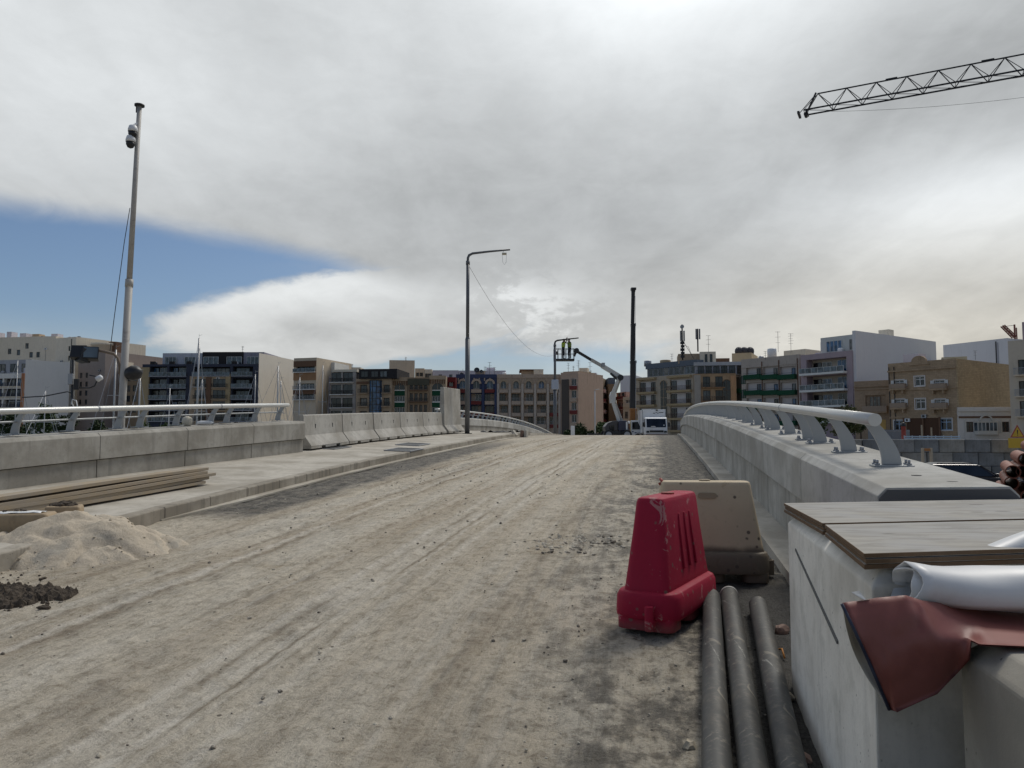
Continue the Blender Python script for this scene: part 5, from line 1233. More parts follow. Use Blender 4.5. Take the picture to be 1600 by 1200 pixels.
# ---------------------------------------------------------------- concrete blocks, plywood, vinyl rolls at the right
def block_prism(name, label, foot, z0, z1, mat, ch=.05):
    t = thing(name, label, 'concrete block', (foot[0][0], foot[0][1], z0)); c = Vector((sum(p[0] for p in foot) / len(foot), sum(p[1] for p in foot) / len(foot)))
    def ins(k): return [(p[0] + (c.x - p[0]) * k / max(.3, (Vector(p) - c).length), p[1] + (c.y - p[1]) * k / max(.3, (Vector(p) - c).length)) for p in foot]
    mb = MB(); loft(mb, [[(p[0] - foot[0][0], p[1] - foot[0][1], z - z0) for p in q] for q, z in ((foot, z0), (foot, z1 - ch), (ins(ch * 1.5), z1))], False)
    mb.build('block_body', mat, t, bevel=.008, seg=2); return t
def PV(u, v): p = HU * u + HV * v; return (p.x, p.y)
t = block_prism('concrete_block', 'pale precast concrete block under the plywood sheets, with a thin diagonal scratch', [PV(4.32, .69), PV(2.52, .64), (1.62, 2.46), (3.0, 2.72), (3.05, 4.30)], 0.0, 1.195, M_BLOCK, .05)
s = MB(); a, b_ = PV(4.1, .688), PV(2.95, .655)
s.bar((PV(4.05, .684)[0] - t.location.x, PV(4.05, .684)[1] - t.location.y, 1.04), (PV(3.05, .654)[0] - t.location.x, PV(3.05, .654)[1] - t.location.y, .845), .012, .012); s.build('scored_line', plain('scored_line', (.12, .12, .115), .9), t)
block_prism('concrete_block', 'stained concrete block in the lower right corner carrying the maroon vinyl', [PV(2.38, .83), PV(.2, .80), (2.6, .2), (2.9, 2.36)], 0.0, 1.05, M_BLOCK2, .05)

def sheet(label, corners, z, n, group='plywood sheets'):
    t = thing('plywood_sheet', label, 'plywood', (*corners[0], z), 0, group)
    pts = [(c[0] - corners[0][0], c[1] - corners[0][1]) for c in corners]
    for k in range(n):
        mb = MB(); th = .0165; o = .004 * (k % 2)
        mb.prism([(p[0] + o, p[1] - o) for p in pts], k * th + .0008 * k, (k + 1) * th - .001, lambda a, y, c: (a, c, y))
        o_ = mb.build('top_sheet' if k == n - 1 else 'under_sheet', [M_PLY], t, bevel=.0015, seg=1)
        o_.data.materials.append(M_PLYE)
        for p in o_.data.polygons:
            if abs(p.normal.z) < .5: p.material_index = 1
    return t
e = Vector((1.0, .185)); far0, j0, n0 = Vector((1.45, 4.13)), Vector((1.262, 3.13)), Vector((1.068, 2.36))
sheet('far weathered plywood sheet butted against the end of the right parapet', [tuple(far0), tuple(j0 + Vector((.010, .050))), tuple(j0 + Vector((.0, .050)) + e * 1.75), tuple(far0 + e * 1.5)], 1.197, 3)
sheet('near weathered plywood sheet with a thick splintered front edge, next to the white roll', [tuple(j0), tuple(n0), tuple(n0 + e * 1.75), tuple(j0 + e * 1.75)], 1.197, 3)

def vinyl():
    M_IN = plain('vinyl_inner', (.27, .25, .21), .6); m, g, b = new_mat('maroon_vinyl'); n = g.noise(g.obj(), 7, 5, .6, .4)
    g.put(b.inputs['Base Color'], g.mix(n, (.19, .056, .045), (.285, .098, .080))); g.put(b.inputs['Roughness'], g.rng(n, .3, .7, .38, .55)); b.inputs['Specular IOR Level'].default_value = .4
    top = [(1316, 943), (1370, 935), (1415, 931), (1440, 939), (1520, 950), (1600, 958), (1660, 962)]
    bot = [(1390, 1108), (1402, 1112), (1464, 1084), (1504, 1042), (1534, 1008), (1600, 1011), (1660, 1013)]
    def samp(c, s):
        k = s * (len(c) - 1); i = min(int(k), len(c) - 2); f = k - i; return (c[i][0] + (c[i + 1][0] - c[i][0]) * f, c[i][1] + (c[i + 1][1] - c[i][1]) * f)
    NS, NT = 36, 18; mb = MB(); mb.smooth = True; vs = []
    for layer in (0, 1):
        for i in range(NS + 1):
            s_ = i / NS; a, c = samp(top, s_), samp(bot, s_)
            flat = min(1, max(0, (s_ - .45) / .25))
            for j in range(NT + 1):
                q = j / NT; px = a[0] + (c[0] - a[0]) * q; py = a[1] + (c[1] - a[1]) * q
                px -= 16 * math.sin(math.pi * q) * (1 - s_) ** 3 * (1 if layer else -.1)
                y_h = 2.13 + (.14 * math.sin(math.pi * q) * (1 - s_) ** .6 + .015 if layer else -.05 * math.sin(math.pi * q) * (1 - .3 * s_)) + .016 * mnoise.noise(Vector((s_ * 5, q * 3, layer * 9))) + (.010 * mnoise.noise(Vector((s_ * 14 + q * 5, q * 4 - s_ * 6, 3))) + .006 * abs(math.sin(s_ * 17 + q * 6)) * math.exp(-((s_ - .52) * 5) ** 2)) * (1 if layer == 0 else .5) + .02 * math.sin(s_ * 9 + q * 2.5) * (1 - flat) * q
                # where it lies on the block the sheet leans back over the top instead of hanging
                y_l = 2.30 - .30 * q - (0 if layer == 0 else -.03)
                y = y_h + (y_l - y_h) * flat
                p = at(px, py, y)
                if flat > .5: p.z = max(p.z, 1.056 + (.006 if layer == 0 else .0))
                vs.append(p)
    fs = []
    for l in (0, 1):
        o = l * (NS + 1) * (NT + 1)
        for i in range(NS):
            for j in range(NT):
                k = o + i * (NT + 1) + j; f = (k, k + 1, k + NT + 2, k + NT + 1); fs.append(f if l == 0 else f[::-1])
    N1 = (NS + 1) * (NT + 1)
    for i in range(NS):                                  # folded top edge and pressed bottom edge
        for j in (0, NT):
            k = i * (NT + 1) + j; f = (k, k + NT + 1, N1 + k + NT + 1, N1 + k); fs.append(f)
    mb.add(vs, fs); o = mb.build('maroon_vinyl', [m, M_IN], None, recalc=False, origin=(1.3, 2.2, 1.08))
    so_ = o.modifiers.new('thick', 'SOLIDIFY'); so_.thickness = .004; so_.offset = 0
    for p in o.data.polygons:
        if p.index >= NS * NT and p.index < 2 * NS * NT: p.material_index = 1
    tag(o, 'maroon vinyl sheet folded over the concrete block, its open end drooping', 'vinyl sheet')
    edge = MB(); pts = [Vector(vs[j]) + Vector((-.003, -.004, 0)) for j in range(NT + 1)]; edge.tube([p - Vector((1.3, 2.2, 1.08)) for p in pts], .0045, 6); edge.build('dark_hem', plain('navy_hem', (.02, .025, .05), .5), o)
vinyl()
def roll(name, label, a, b_, r, sq, turns, mat, tilt=0):
    """loosely rolled sheet: a flattened spiral drawn out along a-b"""
    a, b_ = Vector(a), Vector(b_); d = (b_ - a); L = d.length; d.normalize(); x = d.cross(Vector((0, 0, 1))).normalized(); z = x.cross(d)
    n = int(turns * 28); mb = MB(); mb.smooth = True; vs = []; NL = 14
    for k in range(NL + 1):
        q = k / NL
        for i in range(n + 1):
            t = i / n; an = 2 * math.pi * turns * t - .6; rr = r * (1 - .38 * t) * (1 + .08 * math.sin(an * 2 + q * 7) + .05 * mnoise.noise(Vector((an * 1.2, q * 5, turns)))) * (1 + .16 * math.sin(an + 1.0) * max(0, .15 - q) / .15)
            p = a + d * (L * q + .035 * mnoise.noise(Vector((math.cos(an) * .9, math.sin(an) * .9, t * 2 + turns))) * (1 - q) + .02 * math.sin(an) * (1 - q)) + x * (rr * math.cos(an)) + z * (rr * math.sin(an) * sq)
            vs.append(p - a)
    fs = [(k * (n + 1) + i, k * (n + 1) + i + 1, (k + 1) * (n + 1) + i + 1, (k + 1) * (n + 1) + i) for k in range(NL) for i in range(n)]
    mb.add(vs, fs); o = mb.build(name, mat, None, recalc=False, origin=None); o.location = a
    s_ = o.modifiers.new('thick', 'SOLIDIFY'); s_.thickness = .005; s_.offset = 0
    tag(o, label, 'vinyl roll', 'rolled vinyl sheets'); return o
M_VIN = plain('white_vinyl', (.62, .62, .62), .42, 0, .05, 3, dirt=((.40, .38, .34), .45))
roll('white_vinyl_roll', 'white vinyl roll lying on the maroon sheet, its curled dark end facing left', at(1404, 914, 2.31), at(1720, 928, 2.25), .102, .68, 1.6, M_VIN)
roll('white_vinyl_roll', 'second white vinyl roll, tilting up to the right behind the first one', at(1500, 884, 2.52), at(1700, 812, 2.55), .045, .7, 1.6, M_VIN)
c_ = at(1392, 925, 2.33); mb = MB(); vs = []
for i in range(9):
    for j in range(5): vs.append((i * .018 - .03, j * .05, .004 * math.sin(i * 1.1) + .003 * j))
mb.smooth = True; mb.add(vs, [(i * 5 + j, i * 5 + j + 1, (i + 1) * 5 + j + 1, (i + 1) * 5 + j) for i in range(8) for j in range(4)]); o = mb.build('white_offcut', M_VIN, None); o.location = (c_.x, c_.y, 1.085)
s_ = o.modifiers.new('thick', 'SOLIDIFY'); s_.thickness = .004; tag(o, 'small pale vinyl offcut between the white roll and the maroon sheet', 'offcut')

# ---------------------------------------------------------------- left side: sand, soil, sacks, planks
def rock(mb, c, r, seed, sq=.7, n=1):
    bm = bmesh.new(); bmesh.ops.create_icosphere(bm, subdivisions=n, radius=1)
    rr = random.Random(seed); off = Vector((rr.uniform(0, 99), rr.uniform(0, 99), 0)); rot = Matrix.Rotation(rr.uniform(0, 6), 3, 'Z')
    vs = []
    for v in bm.verts:
        p = v.co.normalized(); k = 1 + .38 * mnoise.noise(p * 1.4 + off) + .15 * mnoise.noise(p * 4 + off); p = rot @ Vector((p.x * k * 1.1, p.y * k * .85, p.z * k * sq)); vs.append(Vector(c) + p * r)
    mb.add(vs, [[v.index for v in f.verts] for f in bm.faces]); bm.free()
def heap():
    c1 = on_road(66, 868)
    cones = [(c1.x + .20, c1.y + .24, .55, .68), (c1.x - .10, c1.y + .10, .42, .62), (c1.x - .60, c1.y - .02, .34, .50), (c1.x - 1.15, c1.y - .22, .27, .42)]
    N = 150; x0, x1, y0, y1 = -7.2, -2.7, 5.2, 9.6; vs = []; keep = {}
    mb = MB(); mb.smooth = True; idx = {}
    def hh(x, y):
        h = -1
        for cx, cy, H_, sl in cones:
            q = math.hypot((x - cx) * .8, y - cy); h = max(h, H_ - sl * q + .05 * (1 - math.exp(-q * 3)) - .1 * math.exp(-(q * 4) ** 2))
        pv = Vector((x * 2.2, y * 2.2, 0))
        h += mnoise.fractal(pv, 1, 2, 4) * .05 + mnoise.fractal(pv * 5, 1, 2, 3) * .022 + mnoise.noise(pv * 16) * .010
        g_ = abs(mnoise.noise(Vector((x * 1.6 + 5, y * 1.6, 3)))); h -= .06 * math.exp(-(g_ * 12) ** 2)
        return h - .035
    for i in range(N + 1):
        for j in range(N + 1):
            x, y = x0 + (x1 - x0) * i / N, y0 + (y1 - y0) * j / N; h = hh(x, y)
            u, v = UV(x, y); idx[i, j] = (Vector((x, y, road_z(u) + max(h, -.03))), h)
    fs = []; remap = {}
    for i in range(N):
        for j in range(N):
            q = [(i, j), (i + 1, j), (i + 1, j + 1), (i, j + 1)]
            if max(idx[k][1] for k in q) > -.02:
                f = []
                for k in q:
                    if k not in remap: remap[k] = len(vs); vs.append(idx[k][0])
                    f.append(remap[k])
                fs.append(f)
    mb.add(vs, fs); rr = random.Random(21); mb.smooth = False
    for k in range(300):
        a = rr.uniform(0, 6.28); q = rr.uniform(.35, 1.2) ** .6; x, y = c1.x - .25 + math.cos(a) * q * 1.35, c1.y + .12 + math.sin(a) * q * .85; h = hh(x, y); u, v = UV(x, y)
        if h > .06 and rr.random() < .6: continue
        rock(mb, Vector((x, y, road_z(u) + max(h, 0) + .003)), rr.uniform(.005, .017) * (1 if h > 0 else .7), k + 5000, .8)
    m, g, b = new_mat('pale_sand'); o = g.pos(); n = g.noise(o, 2.2, 6, .62, .4); n2 = g.noise(o, 26, 5, .7); n3 = g.noise(o, 120, 3, .7)
    c = g.mix(n, (.48, .405, .305), (.66, .575, .455)); c = g.mix(g.mul(g.step(n2, .48, .7), .5), c, (.37, .30, .21)); c = g.mix(g.mul(g.step(n3, .52, .70), .6), c, (.26, .21, .145))
    c = g.mix(g.mul(g.step(g.noise(o, 1.1, 4, .6, .8), .57, .66), .5), c, (.30, .29, .26))
    g.put(b.inputs['Base Color'], c); b.inputs['Roughness'].default_value = .95; g.put(b.inputs['Normal'], g.bump(g.add(n2, g.mul(n3, .5)), .8, .02))
    o = mb.build('sand_heap', m, None, recalc=False, origin=(c1.x, c1.y, c1.z)); tag(o, 'heap of pale crusty sand on the left edge of the road, by the paper sacks', 'sand heap')
    return hh
HEAP = heap()
def soil():
    m, g, b = new_mat('dark_soil'); o = g.pos(); n = g.noise(o, 9, 6, .65); g.put(b.inputs['Base Color'], g.mix(n, (.035, .026, .019), (.14, .108, .078))); b.inputs['Roughness'].default_value = .95; g.put(b.inputs['Normal'], g.bump(g.noise(o, 50, 5, .7), .9, .02))
    mb = MB(); rr = random.Random(3); p0 = on_road(18, 936); NX, NY = 110, 70; mb.smooth = False; vs = []; hs = []
    for i in range(NX + 1):
        for j in range(NY + 1):
            x, y = p0.x + (i / NX - .55) * 1.5, p0.y + (j / NY - .5) * .95; q = Vector((x * 5, y * 5, 2))
            e = 1 - math.hypot((x - p0.x + .08) / .52, (y - p0.y - .02 * math.sin(x * 9)) / .27) + .55 * mnoise.fractal(q, 1, 2, 4)
            h = .075 * max(0, min(1, e)) ** .7 + (.045 * abs(mnoise.fractal(q * 3, .8, 2, 4)) + .02 * abs(mnoise.noise(q * 9)) if e > 0 else 0); hs.append(e); vs.append(Vector((x, y, road_z(UV(x, y)[0]) + (h if e > 0 else -.02))))
    mb.add(vs, [(i * (NY + 1) + j, (i + 1) * (NY + 1) + j, (i + 1) * (NY + 1) + j + 1, i * (NY + 1) + j + 1) for i in range(NX) for j in range(NY) if max(hs[i * (NY + 1) + j], hs[(i + 1) * (NY + 1) + j + 1]) > -.05])
    for k in range(260):
        px = rr.gauss(30, 50); py = 932 + rr.gauss(0, 13); 
        if px < -60: continue
        p = on_road(px, py); rock(mb, p + Vector((0, 0, .004)), rr.uniform(.004, .02) * (1 if px < 90 else .6), k, .75)
    for k in range(90): p = on_road(rr.uniform(60, 200), 920 - rr.uniform(0, 24)); rock(mb, p, rr.uniform(.004, .014), k + 900)
    o = mb.build('soil_clods', m, None, recalc=False, origin=p0); o['kind'] = 'stuff'
soil()
mb = MB(); p0 = on_road(74, 953); 
for k in range(5): rock(mb, p0 + Vector((random.uniform(-.04, .04), random.uniform(-.03, .03), .02)), .026, 50 + k)
tag(mb.build('soil_clod', bpy.data.materials['dark_soil'], None, recalc=False, origin=p0), 'single small dark clod lying just below the dark soil heap', 'clod')

M_PAPER = plain('paper_sack', (.36, .27, .17), .8, 0, .2, 9, dirt=((.20, .15, .10), .6), bump=.3)
def sack(name, label, c, lx, ly, h, rot, open_top=False):
    t = thing(name, label, 'sack', c, rot, 'paper sacks'); mb = MB(); mb.smooth = True; NX, NY = 16, 10; vs = []; fs = []
    secs = []
    for z, k in ((0, .96), (.12, 1.0), (.5, 1.02), (.88, 1.0), (1.0, .93)):
        secs.append([(p[0] * k * (1 + .03 * mnoise.noise(Vector((p[0] * 9, p[1] * 9, z * 4)))), p[1] * k * (1 + .05 * mnoise.noise(Vector((p[0] * 7, z * 5, p[1] * 9)))), z * h + .012 * mnoise.noise(Vector((p[0] * 8, p[1] * 8, z)))) for p in rrect(lx, ly, min(lx, ly) * .22, 0, 6)])
    loft(mb, secs); mb.build('sack_body', M_PAPER, t)
    if open_top:
        q = MB(); 
        for k in range(26): a = random.uniform(0, 6.28); rr = random.random() ** .5; rock(q, Vector((math.cos(a) * rr * lx * .72, math.sin(a) * rr * ly * .7, h * .96 + .05 * (1 - rr))), random.uniform(.03, .055), 300 + k)
        q.build('dark_contents', bpy.data.materials['dark_soil'], t, recalc=False)
    else:
        q = MB(); vs = []
        for i in range(9):
            for j in range(7): vs.append(((i / 8 - .5) * lx * 1.5, (j / 6 - .5) * ly * 1.3, h + .012 + .016 * mnoise.noise(Vector((i * .8, j * .8, 2)))))
        q.smooth = True; q.add(vs, [(i * 7 + j, i * 7 + j + 1, (i + 1) * 7 + j + 1, (i + 1) * 7 + j) for i in range(8) for j in range(6)]); o = q.build('white_paper', M_WHITE, t); s_ = o.modifiers.new('thick', 'SOLIDIFY'); s_.thickness = .003
        s2 = MB(); 
        for k in range(8): rock(s2, Vector((random.uniform(-.1, .12) * 1, random.uniform(-.06, .06), h + .03)), .016, 700 + k)
        s2.build('crumbs', bpy.data.materials['dark_soil'], t, recalc=False)
p = on_road(22, 832, .17); p.z = road_z(UV(p.x, p.y)[0]) + .175
sack('paper_sack', 'flat brown paper sack with a white sheet on top, at the left edge', (p.x, p.y, p.z), .36, .17, .19, R(14))
p = on_road(100, 818, .17); p.z = road_z(UV(p.x, p.y)[0]) + .175
sack('paper_sack', 'small torn sack with dark brown contents behind the sand heap', (p.x, p.y, p.z), .17, .13, .19, R(20), True)

def planks():
    a, b_ = Vector((-4.72, 11.95)), Vector((-5.78, 8.0)); d = (a - b_).normalized(); nrm = Vector((-d.y, d.x)); ang = math.atan2(d.y, d.x)
    L = 4.4; lab = ['lowest timber plank of the stack on the left pavement', 'second timber plank from the bottom of the pavement stack', 'third timber plank from the bottom, reaching farthest toward the barriers', 'upper timber plank just under the skewed one', 'timber plank lying skewed on top of the stack over a dark gap']
    for k in range(5):
        off = [-.16, -.05, .06, -.10, -.02][k]; e = a + d * off; s_ = e - d * L; lift = .0 if k < 4 else .028
        u0, v0 = UV(s_.x, s_.y); u1, v1 = UV(e.x, e.y); pz = lambda u, v: road_z(u) + .18 + (-(v + 6.0)) * .0375
        z0, z1 = pz(u0, v0) + k * .046 + .012 + lift, pz(u1, v1) + k * .046 + .012 + lift * .2
        t = bpy.data.objects.new('timber_plank', None); 
        mb = MB(); 
        n_ = 10
        secs = [[(L * i / n_, y, z + .006 * math.sin(i * .6 + k)) for y, z in ((-.11, .0), (.11, .0), (.11, .042), (-.11, .042))] for i in range(n_ + 1)]
        loft(mb, secs, False); o = mb.build('timber_plank', M_WOOD, None, bevel=.003)
        o.location = (s_.x, s_.y, z0); o.rotation_euler = (0, -math.atan2(z1 - z0, L), ang + (R(.8) if k == 4 else R([0, .3, -.2, .2][k]))); tag(o, lab[k], 'plank', 'timber planks stacked on the pavement'); bpy.data.objects.remove(t)
planks()
p = on_road(60, 752, .30); mb = MB(); q = on_road(112, 747, .30); mb.tube([p - p, q - p], .045, 14); o = mb.build('white_tube', M_WHITE, None); o.location = p; tag(o, 'short white plastic tube lying behind the timber planks', 'tube')
p = on_road(32, 752, .30); mb = MB(); mb.smooth = True
vs = [(.05 * i + .02 * mnoise.noise(Vector((i, j, 7))), .05 * j, .03 + .05 * mnoise.noise(Vector((i * .6, j * .6, 1)))) for i in range(12) for j in range(8)]; mb.add(vs, [(i * 8 + j, i * 8 + j + 1, (i + 1) * 8 + j + 1, (i + 1) * 8 + j) for i in range(11) for j in range(7)]); o = mb.build('white_sheeting', M_WHITE, None); o.location = (p.x - .5, p.y, p.z); s_ = o.modifiers.new('thick', 'SOLIDIFY'); s_.thickness = .004; tag(o, 'crumpled white sheeting between the timber planks and the left parapet', 'sheeting')

# hatches in the pavement
for lab, x0, x1, y0, y1 in (('dark drain hatch in the pavement beside the end of the left parapet', 496, 537, 699, 702), ('nearer of two dark hatches in the pavement, close to the kerb', 611, 652, 698, 701.5), ('farther of two dark hatches in the pavement, close to the kerb', 626, 665, 691.5, 694)):
    c = on_road((x0 + x1) / 2, (y0 + y1) / 2, .235); u, v = UV(c.x, c.y); z = .165 + .0375 * (-(v - kerb_v(u))) ; t = thing('drain_hatch', lab, 'hatch', P(u, v, z + .003), -HEAD, 'hatches in the pavement')
    t.rotation_euler = (math.atan(2 * .00073 * (U_C - u)), R(2.1), -HEAD)
    f = MB()
    for a in (-.36, .32): f.box(a, a + .04, -.55, .55, 0, .02)
    for a in (-.55, .51): f.box(-.32, .32, a, a + .04, 0, .02)
    f.build('hatch_frame', M_GALV, t); f = MB(); f.box(-.318, .318, -.508, .508, -.004, .008); f.build('hatch_cover', M_DARKSTEEL, t)

# loose things at the far end of the pavement
p = P(*UV(at(780, 676, 37).x, 37), .17); mb = MB(); mb.smooth = True
vs = [(.16 * i - .9, .12 * j, .05 + .14 * abs(mnoise.noise(Vector((i * .5, j * .5, 4))))) for i in range(13) for j in range(8)]; mb.add(vs, [(i * 8 + j, i * 8 + j + 1, (i + 1) * 8 + j + 1, (i + 1) * 8 + j) for i in range(12) for j in range(7)]); o = mb.build('dark_sheeting', M_BLACK, None); o.location = p; s_ = o.modifiers.new('t', 'SOLIDIFY'); s_.thickness = .01; tag(o, 'crumpled dark sheeting lying at the far end of the pavement', 'sheeting')
for k, (px, lab) in enumerate(((811, 'loose grey kerb stone tipped over at the far pavement end'), (816, 'brown loose kerb stone standing between two others'), (822, 'pale loose kerb stone standing nearest the road'))):
    p = P(*UV(at(px, 680, 36).x, 36), .0); mb = MB(); mb.box(-.06, .06, -.3, .3, 0, .32); o = mb.build('kerb_stone', M_BLOCK2 if k != 1 else plain('brown_stone', (.20, .13, .10), .9), None, bevel=.012); o.location = p; o.rotation_euler = (0, R((-35, 4, 2)[k]), R(-10)); tag(o, lab, 'kerb stone', 'loose kerb stones')
    if k == 0: o.location.z += .05
    if k == 0: o.location.x -= .12

def gravel():
    """small stones scattered over the road, thicker in the broken patch"""
    rr = random.Random(11); mb = MB(); m, g, b = new_mat('gravel_stone'); r_ = g.noise(g.pos(), 14, 2, .5); c = g.mix(g.step(r_, .35, .65), (.15, .13, .105), (.55, .50, .41)); g.put(b.inputs['Base Color'], c); b.inputs['Roughness'].default_value = .95
    def drop(px, py, r, k):
        p = on_road(px, py); u, v = UV(p.x, p.y)
        if v > .9 or v < kerb_v(u) + .05: return
        rock(mb, p + Vector((0, 0, r * .25)), r, k, .7)
    for k in range(330): drop(rr.gauss(890, 30), 850 + rr.gauss(0, 6.5), rr.uniform(.006, .026), k)
    for k in range(20): drop(rr.gauss(955, 20), 852 + rr.gauss(0, 8), rr.uniform(.01, .028), k + 400)
    for k in range(900):
        u = 2.6 + rr.random() ** 1.5 * 14; v = rr.uniform(-5.6, 1.0); p = P(u, v, .002); rock(mb, p, rr.choice((.003, .004, .005, .006, .011)) * (1 + u * .07), k + 1000)
    for k in range(260):
        u = rr.uniform(2.2, 6.6); v = rr.uniform(-.7, .60); p = P(u, v, .004); rock(mb, p, rr.uniform(.003, .009), k + 2500)
    for k in range(160):
        u = rr.uniform(13, 30); v = rr.uniform(-4.6, -3.0) - .3 * rr.random(); p = P(u, v, .004); rock(mb, p, rr.uniform(.008, .02), k + 3500)
    o = mb.build('gravel', m, None, recalc=False); o['kind'] = 'stuff'
gravel()
M_STONE = plain('pale_rubble', (.40, .345, .26), .9, 0, .25, 12, bump=.4); M_STONEP = plain('pink_rubble', (.30, .20, .16), .9, 0, .25, 12, bump=.4)
for px, py, r, m_, lab in ((1078, 1172, .032, M_STONE, 'cream stone on the ground left of the black pipes'), (1222, 990, .045, M_STONEP, 'pinkish stone wedged between the pipes and the concrete block'), (1232, 1093, .030, M_STONE, 'yellowish stone against the foot of the concrete block'), (1255, 1192, .036, M_STONEP, 'brown stone at the bottom edge beside the pipes'), (968, 852, .03, M_STONE, 'lone stone on the road right of the gravel patch')):
    p = on_road(px, py); mb = MB(); rock(mb, p + Vector((0, 0, r * .5)), r, int(px), .85, 2); tag(mb.build('stone', m_, None, recalc=False, origin=p), lab, 'stone')
# orange strap in the rubble beside the pipes
mb = MB(); pts = [on_road(px, py) + Vector((0, 0, .03 + .015 * math.sin(i * 2))) for i, (px, py) in enumerate(((1200, 985), (1206, 1000), (1203, 1012), (1212, 1022), (1222, 1026), (1226, 1034)))]
mb.tube([p - pts[0] for p in pts], .006, 6); o = mb.build('orange_rope', plain('orange_rope', (.42, .17, .03), .8), None); o.location = pts[0]; tag(o, 'frayed orange rope in the dark rubble beside the black pipes', 'rope')

# ================================================================== POLES, LAMPS, MACHINES, BOATS, TREES, ROOFTOP THINGS
def gz_at(x, y): return -0.95
# ---- CCTV pole
def cctv():
    D = 14.0; top = at(218, 166, D); bot = at(187.5, 690, D); d = (top - bot).normalized(); base = bot + d * ((-0.95 - bot.z) / d.z)
    t = thing('camera_pole', 'tall leaning pole with two dome cameras behind the left rail', 'pole', base)
    L = lambda p: p - base
    mid = at(202, 440, D)
    mb = MB(); mb.tube([L(base), L(mid)], .064, 16); mb.tube([L(mid) - d * .1, L(mid) + d * .04], .070, 16); mb.tube([L(mid), L(top)], [.050, .041], 16)
    m = plain('weathered_pole_paint', (.40, .38, .35), .55, 0, .15, 4, dirt=((.10, .08, .07), .55)); mb.build('pole_shaft', m, t)
    c = MB(); c.tube([L(top), L(top) + Vector((0, 0, .03))], .09, 14); c.tube([L(top) + Vector((-.055, 0, -.02)), L(top) + Vector((-.055, 0, -.12))], .012, 6); c.build('pole_cap', M_DARKSTEEL, t)
    for px, py, r in ((207.5, 206, .085), (204, 222, .085)):
        p = L(at(px, py, D - .12)); b = MB(); b.lathe([(.03, .13), (r * .8, .11), (r, .05), (r, 0.0)], 16, Matrix.Translation(p)); b.bar(p + Vector((0, 0, .12)), L(bot + d * ((at(px, py, D).z + .18 - bot.z) / d.z)), .03); h = b.build('dome_camera', M_WHITE, t)
        b = MB(); b.lathe([(r * .92, -.002), (r * .9, -.05), (r * .6, -.10), (.01, -.12)], 16, Matrix.Translation(p)); b.build('dome_lens', M_BLACK, h)
    # floodlight arm
    a = MB(); pts = [L(at(187, 585, D)), L(at(187, 574, D)), L(at(184, 560, D)), L(at(178, 553, D)), L(at(162, 549, D)), L(at(146, 546, D))]; a.tube(pts, .026, 8); a.build('lamp_arm', plain('rusty_arm', (.20, .15, .11), .7), t)
    for px, py, rz, mt in ((142, 553, 25, None), (130, 556, -40, None), (124, 551, 10, None)):
        p = at(px, py, D - .05); f = MB(); M_ = Matrix.Translation(L(p)) @ Matrix.Rotation(R(rz), 4, 'Z') @ Matrix.Rotation(R(-18), 4, 'X'); f.box(-.13, .13, -.07, .07, -.12, .12, M_); f.box(-.05, .05, .07, .14, -.09, .09, M_); fl = f.build('floodlight', M_BLACK, t, bevel=.008)
        if px == 142: g_ = MB(); g_.box(-.112, .112, -.078, -.071, -.10, .10, M_); g_.build('lens', M_GLASSP, fl)
    f = MB(); M_ = Matrix.Translation(L(at(208, 583, D))); f.lathe([(.02, -.17), (.11, -.10), (.145, 0), (.12, .10), (.03, .17)], 14, M_ @ Matrix.Rotation(R(80), 4, 'Y')); f.build('black_hood', M_BLACK, t)
    w = MB(); w.tube([L(at(x, y, D + .1)) for x, y in ((203, 325), (194, 380), (186, 440), (178, 500), (172, 548))], .007, 5); w.build('slack_cable', M_BLACK, t)
cctv()
def second_pole():
    D = 15.5; base = at(115, 700, D); base.z = -.95; L = lambda p: p - base
    t = thing('lamp_pole', 'thin dark pole carrying bent lamp brackets left of the camera pole', 'pole', base)
    mb = MB(); mb.tube([Vector((0, 0, 0)), L(at(115, 548, D))], .035, 10); mb.build('pole_shaft', M_DARKSTEEL, t)
    mb = MB(); mb.tube([L(at(x, y, D)) for x, y in ((116, 606), (140, 606), (148, 603), (151, 596), (150, 588), (140, 586))], .014, 7); mb.build('bracket', M_DARKSTEEL, t)
    mb = MB(); p = L(at(155, 591, D)); mb.lathe([(.02, -.06), (.06, -.05), (.055, .05), (.02, .07)], 12, Matrix.Translation(p) @ Matrix.Rotation(R(60), 4, 'Y')); mb.build('lamp_head', M_WHITE, t)
    for x, y in ((113, 592), (122, 600)): mb = MB(); p = L(at(x, y, D)); mb.box(p.x - .05, p.x + .05, p.y - .08, p.y - .03, p.z - .12, p.z + .1); mb.build('junction_box', M_GALV if x < 120 else M_BLACK, t, bevel=.01)
    mb = MB(); mb.tube([L(at(x, y, D - .05)) for x, y in ((118, 640), (112, 630), (113, 624), (119, 626), (121, 636), (124, 650))], .012, 6); mb.build('cable_loop', M_WHITE, t)
    mb = MB(); mb.tube([L(at(x, y, D)) for x, y in ((115, 615), (105, 612), (90, 615), (70, 619), (35, 621))], .012, 6); mb.build('sagging_cable', M_BLACK, t)
second_pole()

